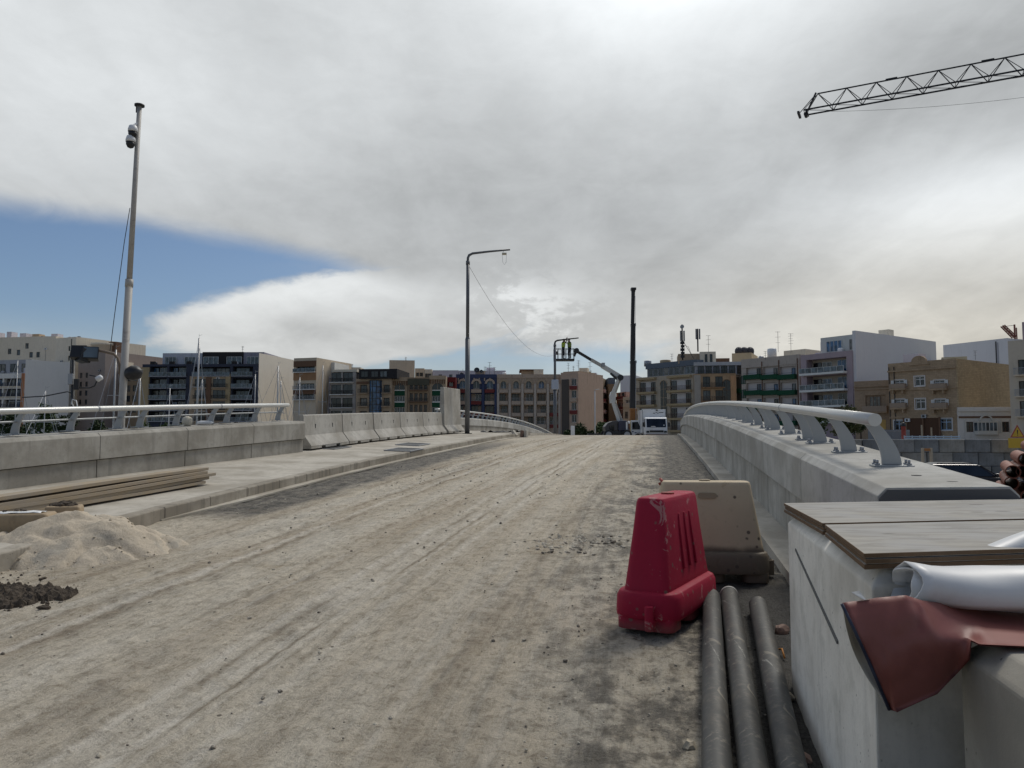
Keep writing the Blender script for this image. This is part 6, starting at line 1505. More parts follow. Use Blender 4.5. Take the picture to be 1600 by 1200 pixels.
# ---- street lamps
def street_lamp(label, px, ybase_D, vtop, bend, tip, r0, r1, hang=False, box=None):
    D = ybase_D; x = at(px, 682, D).x; u, v = UV(x, D); base = P(u, v, .22 if D < 40 else .13); L = lambda p: p - base
    t = thing('street_lamp', label, 'street lamp', base, 0, 'unfinished street lamps')
    top = at(*bend, D); top.x = x; zt = top.z - base.z; z1 = zt * .52
    mb = MB(); mb.tube([(0, 0, 0), (0, 0, z1)], r0, 14); mb.tube([(0, 0, z1), (0, 0, z1 + .10)], [r0, r1], 14, False); mb.tube([(0, 0, z1 + .1), (0, 0, zt - .35)], r1, 14); mb.tube([(0, 0, zt - .5), (0, 0, zt - .33)], r1 * 1.18, 14); mb.build('lamp_column', M_LAMP, t)
    b = MB(); b.box(-.2, .2, -.2, .2, 0, .025); b.build('base_plate', M_DARKSTEEL, t)
    tp = L(at(*tip, D)); a = MB(); pts = [Vector((0, 0, zt - .4)), Vector((0, 0, zt - .2)), Vector((.05, 0, zt - .08)), Vector((.2, 0, zt + .0)), Vector((tp.x * .5, 0, (zt + tp.z) / 2)), tp]; a.tube(pts, [r1 * .75, r1 * .75, r1 * .75, r1 * .7, r1 * .6, r1 * .5], 10); a.build('lamp_arm', M_LAMP if D < 40 else M_DARKSTEEL, t)
    if hang:
        p = L(at(788, 397, D)); h = MB(); h.box(p.x - .10, p.x + .10, -.06, .06, p.z - .03, p.z + .05); f = h.build('hanging_lamp', plain('beige_lamp', (.50, .45, .33), .5), t, bevel=.01)
        w = MB(); w.tube([p + Vector((-.07, 0, .05)), p + Vector((-.03, 0, .14)), p + Vector((0, 0, .2))], .008, 5); w.tube([p + Vector((-.09, 0, -.03)), p + Vector((-.07, 0, -.35)), p + Vector((0, 0, -.48)), p + Vector((.08, 0, -.35)), p + Vector((.09, 0, -.03))], .006, 5); w.build('lead', M_GALV, f)
    if box:
        p = L(at(*box, D)); h = MB(); h.box(-.28, .28, -.2, .2, p.z - .4, p.z + .4); h.build('wrapped_box', plain('plastic_wrap', (.40, .44, .52), .3), t, bevel=.05)
    return base, zt
b1, h1 = street_lamp('near galvanised street lamp with a bare arm and a dangling fitting', 730, 33, 0, (731, 396), (797, 390), .105, .075, True)
b2, h2 = street_lamp('far street lamp beside the lift basket, with a wrapped box on its column', 867.5, 62, 0, (868, 532), (904, 528), .15, .10, False, (868, 601))
mb = MB(); A_, B_ = b1 + Vector((.05, 0, h1 - .55)), b2 + Vector((-.05, 0, h2 - 1.2)); n_ = 24
mb.tube([A_.lerp(B_, k / n_) - Vector((0, 0, 2.6 * 4 * (k / n_) * (1 - k / n_) * .5)) - A_ for k in range(n_ + 1)], .008, 5); o = mb.build('overhead_cable', M_GALV, None); o.location = A_; tag(o, 'thin sagging cable strung from the near street lamp to the far one', 'cable')
p = P(*UV(at(930, 682, 84).x, 84), 0); mb = MB(); mb.tube([(0, 0, -.4), (0, 0, 6.2)], [.09, .06], 10); mb.tube([(0, 0, 6.2), (0.02, 0, 6.35), (.5, 0, 6.4)], .04, 8); o = mb.build('thin_pole', plain('pale_pole', (.45, .46, .47), .5), None); o.location = (p.x, p.y, max(p.z, -.9)); tag(o, 'slim pale post before the beige side wall, beyond the road crest', 'post')
p = P(*UV(at(895, 682, 66).x, 66), 0); t = thing('white_board', 'small white upright board at the road edge left of the boom lift', 'board', p); mb = MB(); mb.box(-.17, .17, -.03, .03, .02, 1.15); mb.build('panel', M_WHITE, t, bevel=.01); mb = MB(); mb.box(-.25, .25, -.2, .2, 0, .06); mb.build('foot', M_RUBBER, t)

# ---- wheels and vehicles
def wheel(parent, x, y, z, r, w, name='wheel'):
    prof = [(r * .62, -w * .4), (r * .9, -w * .5), (r, -w * .35), (r, w * .35), (r * .9, w * .5), (r * .62, w * .4)]
    mb = MB(); mb.lathe(prof, 24, Matrix.Rotation(R(90), 4, 'Y')); o = mb.build(name, M_RUBBER, parent); o.location = (x, y, z)
    rim = MB(); rim.lathe([(.05, -w * .42), (r * .3, -w * .40), (r * .55, -w * .46), (r * .62, -w * .38), (r * .62, w * .38), (r * .55, w * .46), (r * .3, w * .40), (.05, w * .42)], 18, Matrix.Rotation(R(90), 4, 'Y')); rim.build('rim', M_GALV, o); return o
def box_truck():
    D = 70; x = at(1026, 682, D).x; p = P(*UV(x, D), 0); t = thing('box_truck', 'white box truck facing the camera just beyond the road crest', 'truck', p, -HEAD * .35)
    f = MB(); f.box(-.42, .42, .4, 5.6, .45, .65); f.build('chassis', M_DARKSTEEL, t)
    b = MB(); b.box(-1.08, 1.08, 1.75, 6.0, .78, 2.98); bd = b.build('cargo_box', M_WHITE, t, bevel=.03)
    s = MB(); s.box(-1.09, 1.09, 1.742, 1.75, .78, .84); s.box(-1.09, -1.03, 1.742, 1.75, .84, 2.95); s.box(1.03, 1.09, 1.742, 1.75, .84, 2.95); s.build('box_trim', M_GALV, bd)
    mk = MB()                                           # the dark script on the box front is too small to read in the photo
    for k, (a, b_) in enumerate(((-.10, .10), (.14, .26), (.30, .40), (.44, .86))): mk.box(a, b_, 1.735, 1.741, 2.60 + (.05 if k % 2 else 0), 2.66 + (.05 if k % 2 else 0))
    mk.lathe([(.02, 0), (.10, .02), (.10, .10), (.02, .14)], 10, Matrix.Translation((.25, 1.69, 2.84))); mk.build('front_mark', M_BLACK, bd)
    c = MB(); prof = [(1.7, .55), (.02, .55), (-.02, .95), (.0, 1.25), (.38, 2.10), (.62, 2.22), (1.7, 2.22)]
    c.prism(prof, -.98, .98, lambda a, y, z: (y, a, z)); cb = c.build('cab', M_WHITE, t, bevel=.05, seg=3)
    w = MB(); w.prism([(.014, 1.30), (.352, 2.06), (.332, 2.07), (-.012, 1.30)], -.86, .86, lambda a, y, z: (y, a, z)); ws = w.build('windscreen', M_GLASSD, t)
    w = MB(); w.box(-.5, -.1, -.03, -.018, 1.33, 1.40); w.box(.62, .74, .05, .06, 1.42, 1.53); w.build('paper', M_WHITE, ws)
    g = MB(); g.box(-.62, .62, -.045, -.004, .84, 1.02); g.build('grille', M_BLACK, t)
    bp = MB(); bp.box(-1.0, 1.0, -.12, .0, .42, .70); bp.build('bumper', plain('dull_bumper', (.28, .22, .19), .6), t, bevel=.03)
    for s_ in (-1, 1):
        h = MB(); h.box(s_ * .80 - .13, s_ * .80 + .13, -.06, -.005, .80, .98); h.build('headlight', M_GLASSP, t, bevel=.02)
        h = MB(); h.box(s_ * 1.15 - .10, s_ * 1.15 + .10, .18, .26, 1.35, 1.75); h.bar((s_ * .98, .3, 1.8), (s_ * 1.15, .23, 1.75), .03); h.build('mirror', M_BLACK, t, bevel=.02)
        w = MB(); w.prism([(.42, 1.32), (.62, 2.05), (1.35, 2.05), (1.35, 1.32)], s_ * .985, s_ * .995, lambda a, y, z: (y, a, z)); w.build('side_window', M_GLASSD, t)
        wheel(t, s_ * .88, .75, .38, .38, .24); wheel(t, s_ * .86, 4.4, .38, .38, .34)
    mb = MB()
    return t
box_truck()
def crane_truck():
    D = 74; x = at(992, 682, D).x; p = P(*UV(x, D), 0); t = thing('mobile_crane', 'mobile crane with a white cab and an upright black telescopic boom on an orange base', 'crane', p)
    L = lambda q: q - p
    f = MB(); f.box(-4.4, 1.0, .55, 1.9, .55, .95); f.build('chassis', M_DARKSTEEL, t)
    for wx in (-3.6, -2.3, .3):
        for wy in (.35, 2.1): w = wheel(t, wx, wy, .45, .45, .3); w.rotation_euler = (0, 0, R(90))
    c = MB(); prof = [(-.35, .55), (-.35, 2.05), (-.28, 2.2), (.42, 2.2), (.80, 1.35), (.88, 1.15), (.88, .55), (.72, .55), (.62, .82), (.36, .95), (.08, .82), (-.02, .55)]
    c.prism(prof, .2, 2.2); c.build('cab', M_WHITE, t, bevel=.04, seg=3)
    w = MB(); w.prism([(-.22, 1.32), (-.22, 2.02), (.33, 2.05), (.66, 1.32)], .17, .195); w.build('side_window', M_GLASSD, t)
    w = MB(); w.prism([(.46, 2.10), (.815, 1.36), (.83, 1.36), (.475, 2.10)], .3, 2.1); w.build('windscreen', M_GLASSD, t)
    e = MB(); e.box(-.40, -.355, .16, .24, .5, 2.22); e.build('yellow_frame', plain('yellow_edge', (.55, .45, .20), .5), t)
    mk = MB(); mk.box(-.26, -.08, .185, .199, 1.06, 1.16); mk.box(.02, .2, .185, .199, .98, 1.06); mk.box(.28, .70, .185, .199, 1.0, 1.03); mk.build('side_mark', plain('dark_blue_mark', (.05, .07, .16), .5), t)
    org = plain('orange_paint', (.26, .105, .02), .5, 0, .2, 3)
    tt = MB(); tt.lathe([(.75, .96), (.75, 1.3), (.6, 1.35)], 18, Matrix.Translation((-.9, 1.2, 0))); tt.box(-1.5, .1, .75, 1.65, 1.36, 1.9); tt.build('turntable', org, t, bevel=.03)
    zs = [(682, .30), (638, .30), (637, .27), (562, .25), (561, .22), (503, .20), (502, .17), (449, .15)]
    for k, mt in enumerate((org, M_BLACK, M_BLACK, M_BLACK)):
        a, b_ = zs[2 * k], zs[2 * k + 1]; q0, q1 = L(at(991.4, a[0], D)), L(at(992.4, b_[0], D)); q0.y = q1.y = 1.2
        if k == 0: q0.z = 1.5
        s = MB(); s.bar(q0, q1, a[1] * 1.75, a[1] * 2); s.bar(q1 - Vector((0, 0, .25)), q1 + Vector((0, 0, .02)), a[1] * 2.05, a[1] * 2.2); s.build('boom_section', mt, t, bevel=.02)
    q = L(at(992.5, 448, D)); q.y = 1.2; h = MB(); h.box(q.x - .24, q.x + .26, .9, 1.5, q.z - .12, q.z + .12); h.build('boom_head', M_BLACK, t, bevel=.03)
    w = MB(); w.tube([L(at(994.6, 460, D)) + Vector((0, .8, 0)), L(at(995.4, 660, D)) + Vector((0, .8, 0))], .018, 5); w.build('hoist_rope', M_GALV, t)
crane_truck()

def person(label, loc, rotz, lean, arms, vest):
    """one skinned body: pelvis root, bent limbs, five separate fingers on each hand"""
    t = thing('person', label, 'person', loc, rotz, 'workers in the lift basket')
    V, E, Rd = [], [], []
    def v(p, r, par=None):
        V.append(Vector(p)); Rd.append(r)
        if par is not None: E.append((par, len(V) - 1))
        return len(V) - 1
    pel = v((0, 0, .94), .145); w_ = v((0, -.01 + lean * .3, 1.12), .135, pel); ch = v((0, lean * .7, 1.34), .155, w_); sh = v((0, lean, 1.46), .11, ch); nk = v((0, lean * 1.1 - .01, 1.53), .055, sh); hd = v((0, lean * 1.15 - .02, 1.62), .085, nk); cr = v((0, lean * 1.15 - .02, 1.71), .085, hd); v((0, lean * 1.15 - .125, 1.635), .016, hd)
    for s in (-1, 1):
        hp = v((s * .10, 0, .88), .095, pel); kn = v((s * .12, -.04, .50), .066, hp); an = v((s * .13, .02, .10), .046, kn); v((s * .14, -.13, .04), .042, an)
        so_ = v((s * .19, lean, 1.43), .062, sh); (ex, ey, ez), (hx, hy, hz) = arms[0 if s < 0 else 1]; el = v((s * ex, ey, ez), .046, so_); wr = v((s * hx, hy, hz), .032, el)
        d = (V[wr] - V[el]).normalized(); pm = v(V[wr] + d * .055, .034, wr); side = d.cross(Vector((0, 1, 0))).normalized()
        for k in range(4):
            b0 = V[pm] + d * .045 + side * (k - 1.5) * .021; f = v(b0, .010, pm); f2 = v(b0 + d * (.034 - .004 * abs(k - 1.2)) + Vector((0, -.012, 0)), .009, f); v(V[f2] + d * .024 + Vector((0, -.02, 0)), .008, f2)
        th = v(V[pm] - side * .045 - d * .0, .011, pm); v(V[th] + d * .035 - side * .015, .010, th)
    me = bpy.data.meshes.new('body'); me.from_pydata(V, E, []); o = bpy.data.objects.new('body', me); COL.objects.link(o); o.parent = t
    md = o.modifiers.new('skin', 'SKIN'); o.modifiers.new('sub', 'SUBSURF').levels = 1; o.modifiers['sub'].render_levels = 1
    for i, sv in enumerate(me.skin_vertices[0].data): sv.radius = (Rd[i], Rd[i]); sv.use_root = (i == 0)
    m, g, b = new_mat('worker_clothes'); x, y, z = g.xyz(g.obj()); g.put(b.inputs['Base Color'], g.mix(g.step(z, 1.47, 1.5), g.mix(g.noise(g.obj(), 8, 4, .6), (.012, .014, .02), (.035, .04, .055)), (.28, .17, .12))); b.inputs['Roughness'].default_value = .85; me.materials.append(m)
    vm = MB(); secs = []
    for z, rx, ry, yy in ((1.02, .185, .15, lean * .1), (1.15, .18, .15, lean * .35), (1.32, .205, .17, lean * .7), (1.44, .19, .14, lean), (1.50, .09, .09, lean)): secs.append([(rx * math.cos(k * math.pi / 8), yy + ry * math.sin(k * math.pi / 8), z) for k in range(16)])
    loft(vm, secs); vs_ = vm.build('hi_vis_vest', vest, t)
    st = MB(); loft(st, [[(.19 * math.cos(k * math.pi / 8), lean * .5 + .162 * math.sin(k * math.pi / 8), z) for k in range(16)] for z in (1.19, 1.24)]); st.build('reflective_band', M_GALV, vs_)
    hm = MB(); hm.lathe([(.105, 0), (.108, .03), (.09, .075), (.03, .10)], 14, Matrix.Translation((0, lean * 1.15 - .015, 1.68))); hm.build('dark_hair', M_BLACK, t)
    return t
def boom_lift():
    D = 66; x = at(962, 682, D).x; p = P(*UV(x, D), 0); t = thing('boom_lift', 'articulated white boom lift on a dark base, raising its basket to the far lamp', 'boom lift', p)
    L = lambda px, py, dy=0.0: at(px, py, D) - p + Vector((0, dy, 0))
    f = MB(); f.box(-.9, 1.05, -.6, 1.4, .35, .72); f.build('chassis', M_DARKSTEEL, t, bevel=.05)
    for wx in (-.7, .85):
        for wy in (-.8, 1.45): w = wheel(t, wx, wy, .42, .42, .3); w.rotation_euler = (0, 0, R(90))
    c = MB(); sec = [(-.95, .74), (-.98, 1.1), (-.72, 1.42), (-.3, 1.58), (.12, 1.62), (.12, .74)]; c.prism(sec, -.55, 1.3); c.build('counterweight_cowl', plain('dark_cowl', (.045, .043, .05), .35), t, bevel=.06, seg=3)
    c = MB(); sec = [(.16, .74), (.16, 1.52), (.32, 1.62), (.86, 1.62), (1.02, 1.45), (1.06, .74)]; c.prism(sec, -.6, 1.3); ec = c.build('engine_cowl', plain('navy_cowl', (.025, .027, .06), .3), t, bevel=.06, seg=3)
    s = MB(); s.box(.80, .93, -.612, -.603, .85, 1.5); s.build('white_stripe', M_WHITE, ec); s = MB(); s.box(-.62, -.2, -.57, -.551, .8, 1.2); s.build('cowl_window', M_GLASSD, ec)
    wh = plain('boom_paint', (.56, .56, .54), .4, 0, .08, 3); gr = plain('boom_grey', (.40, .39, .36), .45, 0, .1, 3)
    def arm(name, a, b_, w, h, mt, dy=0.3): m = MB(); m.bar(L(*a, dy), L(*b_, dy), h, w, up=(0, 1, 0)); return m.build(name, mt, t, bevel=.025)
    arm('riser_arm', (969, 664), (957.5, 628), .26, .26, wh, .05); arm('riser_arm', (975, 662), (962.5, 630), .2, .2, gr, .55); arm('lift_cylinder', (971, 663), (962, 636), .14, .14, M_BLACK, .3)
    m = MB(); q = L(957.5, 620, .3); m.prism([(q.x - .20, q.z - .55), (q.x + .22, q.z - .48), (q.x + .28, q.z + .35), (q.x + .12, q.z + .5), (q.x - .12, q.z + .45), (q.x - .24, q.z + .1)], -.05, .65); m.build('knuckle', wh, t, bevel=.04)
    arm('upper_riser', (957, 615), (967.5, 589), .24, .24, wh, .05); arm('upper_riser', (961.5, 616), (970.5, 591), .2, .2, gr, .55)
    m = MB(); q = L(969.5, 590, .3); m.tube([q + Vector((0, -.4, 0)), q + Vector((0, .4, 0))], .26, 14); m.build('elbow_pin', M_DARKSTEEL, t)
    arm('main_boom', (971, 589), (941, 571), .34, .38, wh); m = arm('telescopic_boom', (946, 574), (924, 561.5), .26, .28, gr); arm('fly_boom', (928, 564), (903, 549), .2, .24, M_BLACK); arm('level_cylinder', (966, 594), (954, 583), .18, .18, M_BLACK, .1)
    m = MB(); q = L(943, 571.5, .3); m.box(q.x - .14, q.x + .14, q.y - .24, q.y + .24, q.z - .1, q.z + .28); m.build('boom_collar', M_GALV, t, bevel=.03)
    m = MB(); q = L(901, 547.5, .3); m.tube([q + Vector((0, -.3, 0)), q + Vector((0, .3, 0))], .22, 12); m.bar(q, L(897.5, 556, .3), .2); m.build('jib_head', M_DARKSTEEL, t)
    # basket
    a, b_ = L(865.5, 563.5), L(897.5, 561.5); z0 = a.z; W0, W1 = a.x, b_.x
    m = MB(); m.box(W0, W1, -.1, .75, z0, z0 + .16); fl = m.build('basket_floor', M_DARKSTEEL, t)
    m = MB(); zt = z0 + 1.06
    for yy in (-.1, .72):
        m.box(W0, W1, yy, yy + .04, zt - .04, zt); m.box(W0, W1, yy, yy + .03, z0 + .58, z0 + .61)
        for k in range(6): c = W0 + (W1 - W0 - .04) * k / 5; m.box(c, c + .04, yy + .002, yy + .038, z0 + .16, zt - .04)
    for xx in (W0, W1 - .04): m.box(xx, xx + .04, -.06, .72, zt - .05, zt - .01); m.box(xx, xx + .03, -.06, .72, z0 + .58, z0 + .61)
    m.build('basket_rail', M_DARKSTEEL, t); m = MB(); m.box(W0 + .02, W0 + .3, -.16, -.105, z0 + .5, z0 + .8); m.build('control_box', M_BLACK, t, bevel=.02)
    vy = plain('hi_vis_yellow', (.38, .50, .03), .7); vg = plain('hi_vis_green', (.20, .28, .03), .7)
    for lab, px, rz, ln, am, vest in (('left worker in a bright yellow vest, arms raised to the lamp arm', 880.5, R(60), -.03, (((.24, -.22, 1.50), (.12, -.34, 1.74)), ((.26, -.18, 1.55), (.13, -.30, 1.80))), vy), ('right worker in a dull green vest, reaching toward the other worker', 890.5, R(-55), -.02, (((.25, -.25, 1.42), (.14, -.45, 1.58)), ((.25, -.22, 1.44), (.13, -.44, 1.62))), vg)):
        q = at(px, 560, D); person(lab, (q.x, D + .33, p.z + z0 + .165), rz, ln, am, vest)
boom_lift()

# ---- tower crane (jib enters at the right; mast outside the picture)
def tower_crane():
    tip = at(1257, 176, 60); rt = at(1600, 116, 53.2); rt.z = tip.z; d = (rt - tip); d.z = 0; d.normalize(); s = Vector((-d.y, d.x, 0)); mast = tip + d * 44
    base = Vector((mast.x, mast.y, -.95)); t = thing('tower_crane', 'dark lattice jib of a tower crane entering at the top right', 'tower crane', base)
    L = lambda k, w=0, z=0: tip + d * k + s * w + Vector((0, 0, z)) - base
    H, Wd = 1.35, .55; N = 40; st = 1.05; LJ = 44
    m = MB(); 
    for w in (-Wd, Wd): m.bar(L(0, w), L(LJ, w), .10)
    m.bar(L(1.0, 0, H), L(LJ, 0, H), .085); m.build('jib_chords', M_BLACK, t)
    m = MB(); k = 0.0; i = 0
    while k + 2 * st < LJ:
        for w in (-Wd, Wd): m.bar(L(k, w), L(k + st, 0, H), .05); m.bar(L(k + st, 0, H), L(k + 2 * st, w), .05)
        m.bar(L(k, -Wd), L(k + 2 * st, Wd), .035); m.bar(L(k, -Wd), L(k, Wd), .04); k += 2 * st
    m.build('jib_lattice', M_BLACK, t)
    m = MB()
    for k in (6.3, 12.6, 18.9, 25.2): m.box(0, 0, 0, 0, 0, 0) if False else m.bar(L(k - .4, 0, H + .06), L(k + .4, 0, H + .06), .16, .1)
    m.bar(L(22.3, 0, H + .12), L(LJ - 6, 0, H + 2.6), .22, .16); m.build('pendant_bar', M_BLACK, t)
    m = MB(); m.bar(L(-.4, -Wd - .05, -.1), L(-.4, Wd + .05, -.1), .18); m.bar(L(-.4, 0, 0), L(.9, 0, H), .05); m.tube([L(.1, -.3, -.22), L(.1, .3, -.22)], .14, 12); m.bar(L(.2, -Wd, -.1), L(.2, Wd, -.1), .16); m.bar(L(.2, 0, 0), L(.9, 0, H + .1), .12); m.build('jib_tip', M_BLACK, t)
    m = MB(); m.tube([L(24, 0, H - .35), L(24, 0, H)], .14, 10); m.build('warning_lamp', M_BLACK, t); m = MB(); c = L(22.6, .55, .18); m.box(c.x - .16, c.x + .16, c.y - .1, c.y + .1, c.z, c.z + .2); m.build('red_lamp', M_RED, t)
    m = MB(); n = 30; m.tube([L(2 + 36 * k / n, 0, -.3 - 3.0 * 4 * (k / n) * (1 - k / n) * .55) for k in range(n + 1)], .012, 5); m.tube([L(10, 0, -.1), L(24, 0, -.75), L(40, 0, -.3)], .010, 5); m.build('hoist_rope', M_DARKSTEEL, t)
    m = MB(); hw = .8; zt = tip.z + .95
    for a in (-hw, hw):
        for b_ in (-hw, hw): m.box(a - .08, a + .08, b_ - .08, b_ + .08, 0, zt)
    for q in range(17):
        z = q * zt / 17; z2 = (q + 1) * zt / 17
        for a, b_ in (((-hw, -hw), (hw, -hw)), ((hw, -hw), (hw, hw)), ((hw, hw), (-hw, hw)), ((-hw, hw), (-hw, -hw))): m.bar((*a, z), (*b_, z2), .06); m.bar((*a, z2), (*b_, z2), .06)
    m.build('mast', M_BLACK, t)
    m = MB(); m.bar(L(LJ, -.5), L(LJ + 12, -.5), .14); m.bar(L(LJ, .5), L(LJ + 12, .5), .14); c = L(LJ + 11, 0, -1); m.box(c.x - .9, c.x + .9, c.y - .9, c.y + .9, c.z - 1, c.z + .9); m.bar(L(LJ, 0, 0), L(LJ, 0, 6), .3); m.bar(L(LJ, 0, 6), L(LJ + 11, 0, .1), .08); m.bar(L(LJ - 6, 0, H + 2.6), L(LJ, 0, 6), .1); m.build('counter_jib', M_BLACK, t)
tower_crane()

# ---- right yard: block wall, sign, pipes, car, hoarding
gm = [concrete('yard_block_a', (.26, .26, .26), .3, world=False), concrete('yard_block_b', (.21, .22, .23), .4, world=False), concrete('yard_block_c', (.30, .29, .27), .3, world=False)]
proto = None; rr = random.Random(5); cnt = 0
for row in range(3):
    for k in range(14):
        x0 = 16.2 + k * 1.52 + (0.76 if row == 1 else 0) + rr.uniform(-.02, .02)
        mb_new = proto is None
        if proto is None or len(proto) < 3:
            proto = proto or []; mb = MB(); mb.box(0, 1.49, -.4, .4, .002, .785); ob = mb.build('yard_block', gm[len(proto)], None, bevel=.03, seg=1); proto.append(ob)
        else: ob = proto[rr.randrange(3)].copy(); COL.objects.link(ob)
        ob.location = (x0, 46 + rr.uniform(-.05, .05), -.95 + .80 * row)
        rn = ('bottom', 'middle', 'top')[row]
        lab = f'big grey concrete block in the {rn} row of the yard wall'
        tag(ob, lab, 'concrete block', f'grey blocks in the {rn} row of the yard wall')
# orange pipes stacked end on
M_OP = plain('orange_pipe', (.21, .05, .02), .5, 0, .15, 5); M_OP2 = plain('rusty_pipe', (.16, .042, .02), .55, 0, .15, 5)
pm = None; rr = random.Random(8); n_ = 0
for row in range(13):
    for k in range(4):
        r = .105; x = 7.72 + k * .222 + (.111 if row % 2 else 0); z = -.95 + r + row * .190
        if row > 10 and k == 0 and row % 2 == 0: continue
        y0 = 11.9 + rr.uniform(-.35, .25)
        if pm is None:
            mb = MB(); mb.ring((0, 0, 0), (0, 3.0, 0), .088, .098, 20); pm = mb.build('orange_pipe', M_OP, None); q = MB(); q.ring((0, -.02, 0), (0, .16, 0), .0985, .1045, 20); q.build('socket', M_OP2, pm); o = pm
        else: o = copy_tree(pm)
        o.location = (x, y0, z); o.rotation_euler = (0, 0, R(-31)); tag(o, 'orange drain pipe stacked end on beyond the right parapet', 'pipe', 'stacked orange drain pipes')
# warning sign
p = at(1590, 680, 44.6); t = thing('warning_sign', 'yellow triangular warning sign with black exclamation mark at the right edge', 'road sign', (p.x, 44.6, -.95)); zc = at(1590, 677, 44.6).z + .95
mb = MB(); mb.bar((0, .06, 0), (0, .06, zc + .3), .06); mb.build('post', M_GALV, t)
def tri(r, y0, y1): m = MB(); m.prism([(r * math.sin(R(120 * k)), zc + r * math.cos(R(120 * k))) for k in range(3)], y0, y1); return m
tri(.50, 0, .02).build('red_border', plain('sign_red', (.32, .05, .04), .5), t); tri(.38, -.006, -.001).build('yellow_face', plain('sign_yellow', (.55, .36, .03), .5), t)
mb = MB(); mb.prism([(-.035, zc + .19), (.035, zc + .19), (.018, zc - .05), (-.018, zc - .05)], -.011, -.007); mb.prism([(.03 * math.cos(k * .785), zc - .11 + .03 * math.sin(k * .785)) for k in range(8)], -.011, -.007); mb.build('exclamation_mark', M_BLACK, t)
mb = MB(); mb.box(-.55, .75, -.0, .02, zc - .85, zc - .28); mb.build('yellow_board', bpy.data.materials['sign_yellow'], t)
# hoarding, railings, red post
p = at(1388, 682, 100); t = thing('site_hoarding', 'grey sheet hoarding in front of the small two storey house', 'hoarding', (p.x - 2.6, 100, .55)); zt = at(1388, 671.5, 100).z - .55
mb = MB()
for k in range(9): mb.box(k * .6, k * .6 + .59, 0 if k % 2 else .015, .04 if k % 2 else .055, 0, zt + (.04 if k % 3 == 0 else 0))
mb.build('sheet_panels', plain('hoarding_grey', (.20, .22, .24), .6), t); mb = MB(); mb.box(0, 5.4, -.03, -.001, zt - .2, zt - .12); mb.build('top_rail', M_GALV, t)
p = at(1458, 682, 96); t = thing('site_barrier', 'long pale blue and white site barrier before the brown shopfront', 'barrier', (p.x - 3.6, 96, .55)); mb = MB(); z = at(1458, 683, 96).z - .55
mb.box(0, 7, 0, .06, z - .35, z - .1); mb.box(0, 7, 0, .06, z - .02, z + .14); mb.build('rails', plain('pale_blue_paint', (.38, .48, .58), .6), t); mb = MB()
for k in range(8): mb.box(k * .98, k * .98 + .1, .062, .12, 0, z + .2)
mb.build('posts', M_WFRAME, t)
p = at(1412, 682, 98); t = thing('red_post', 'slim red post with a dark top between the hoarding and the shopfront', 'post', (p.x, 98, .55)); z = at(1412, 660, 98).z - .55
mb = MB(); mb.lathe([(.32, 0), (.32, .1), (.27, .12), (.27, z * .8), (.3, z * .82)], 14); mb.build('post_body', M_RED, t); mb = MB(); mb.lathe([(.3, z * .821), (.3, z * .86), (.2, z * .98), (.05, z)], 14); mb.build('post_top', M_BLACK, t)
p = at(1441, 682, 97); 
for k, px in enumerate((1441, 1456)): q = at(px, 682, 97); mb = MB(); mb.box(-.08, .08, 0, .12, 0, at(px, 664 + 4 * k, 97).z - .55); o = mb.build('wooden_post', M_WOOD, None); o.location = (q.x, 97, .55); tag(o, ('taller thin wooden post in front of the brown shopfront', 'shorter thin wooden post in front of the brown shopfront')[k], 'post')
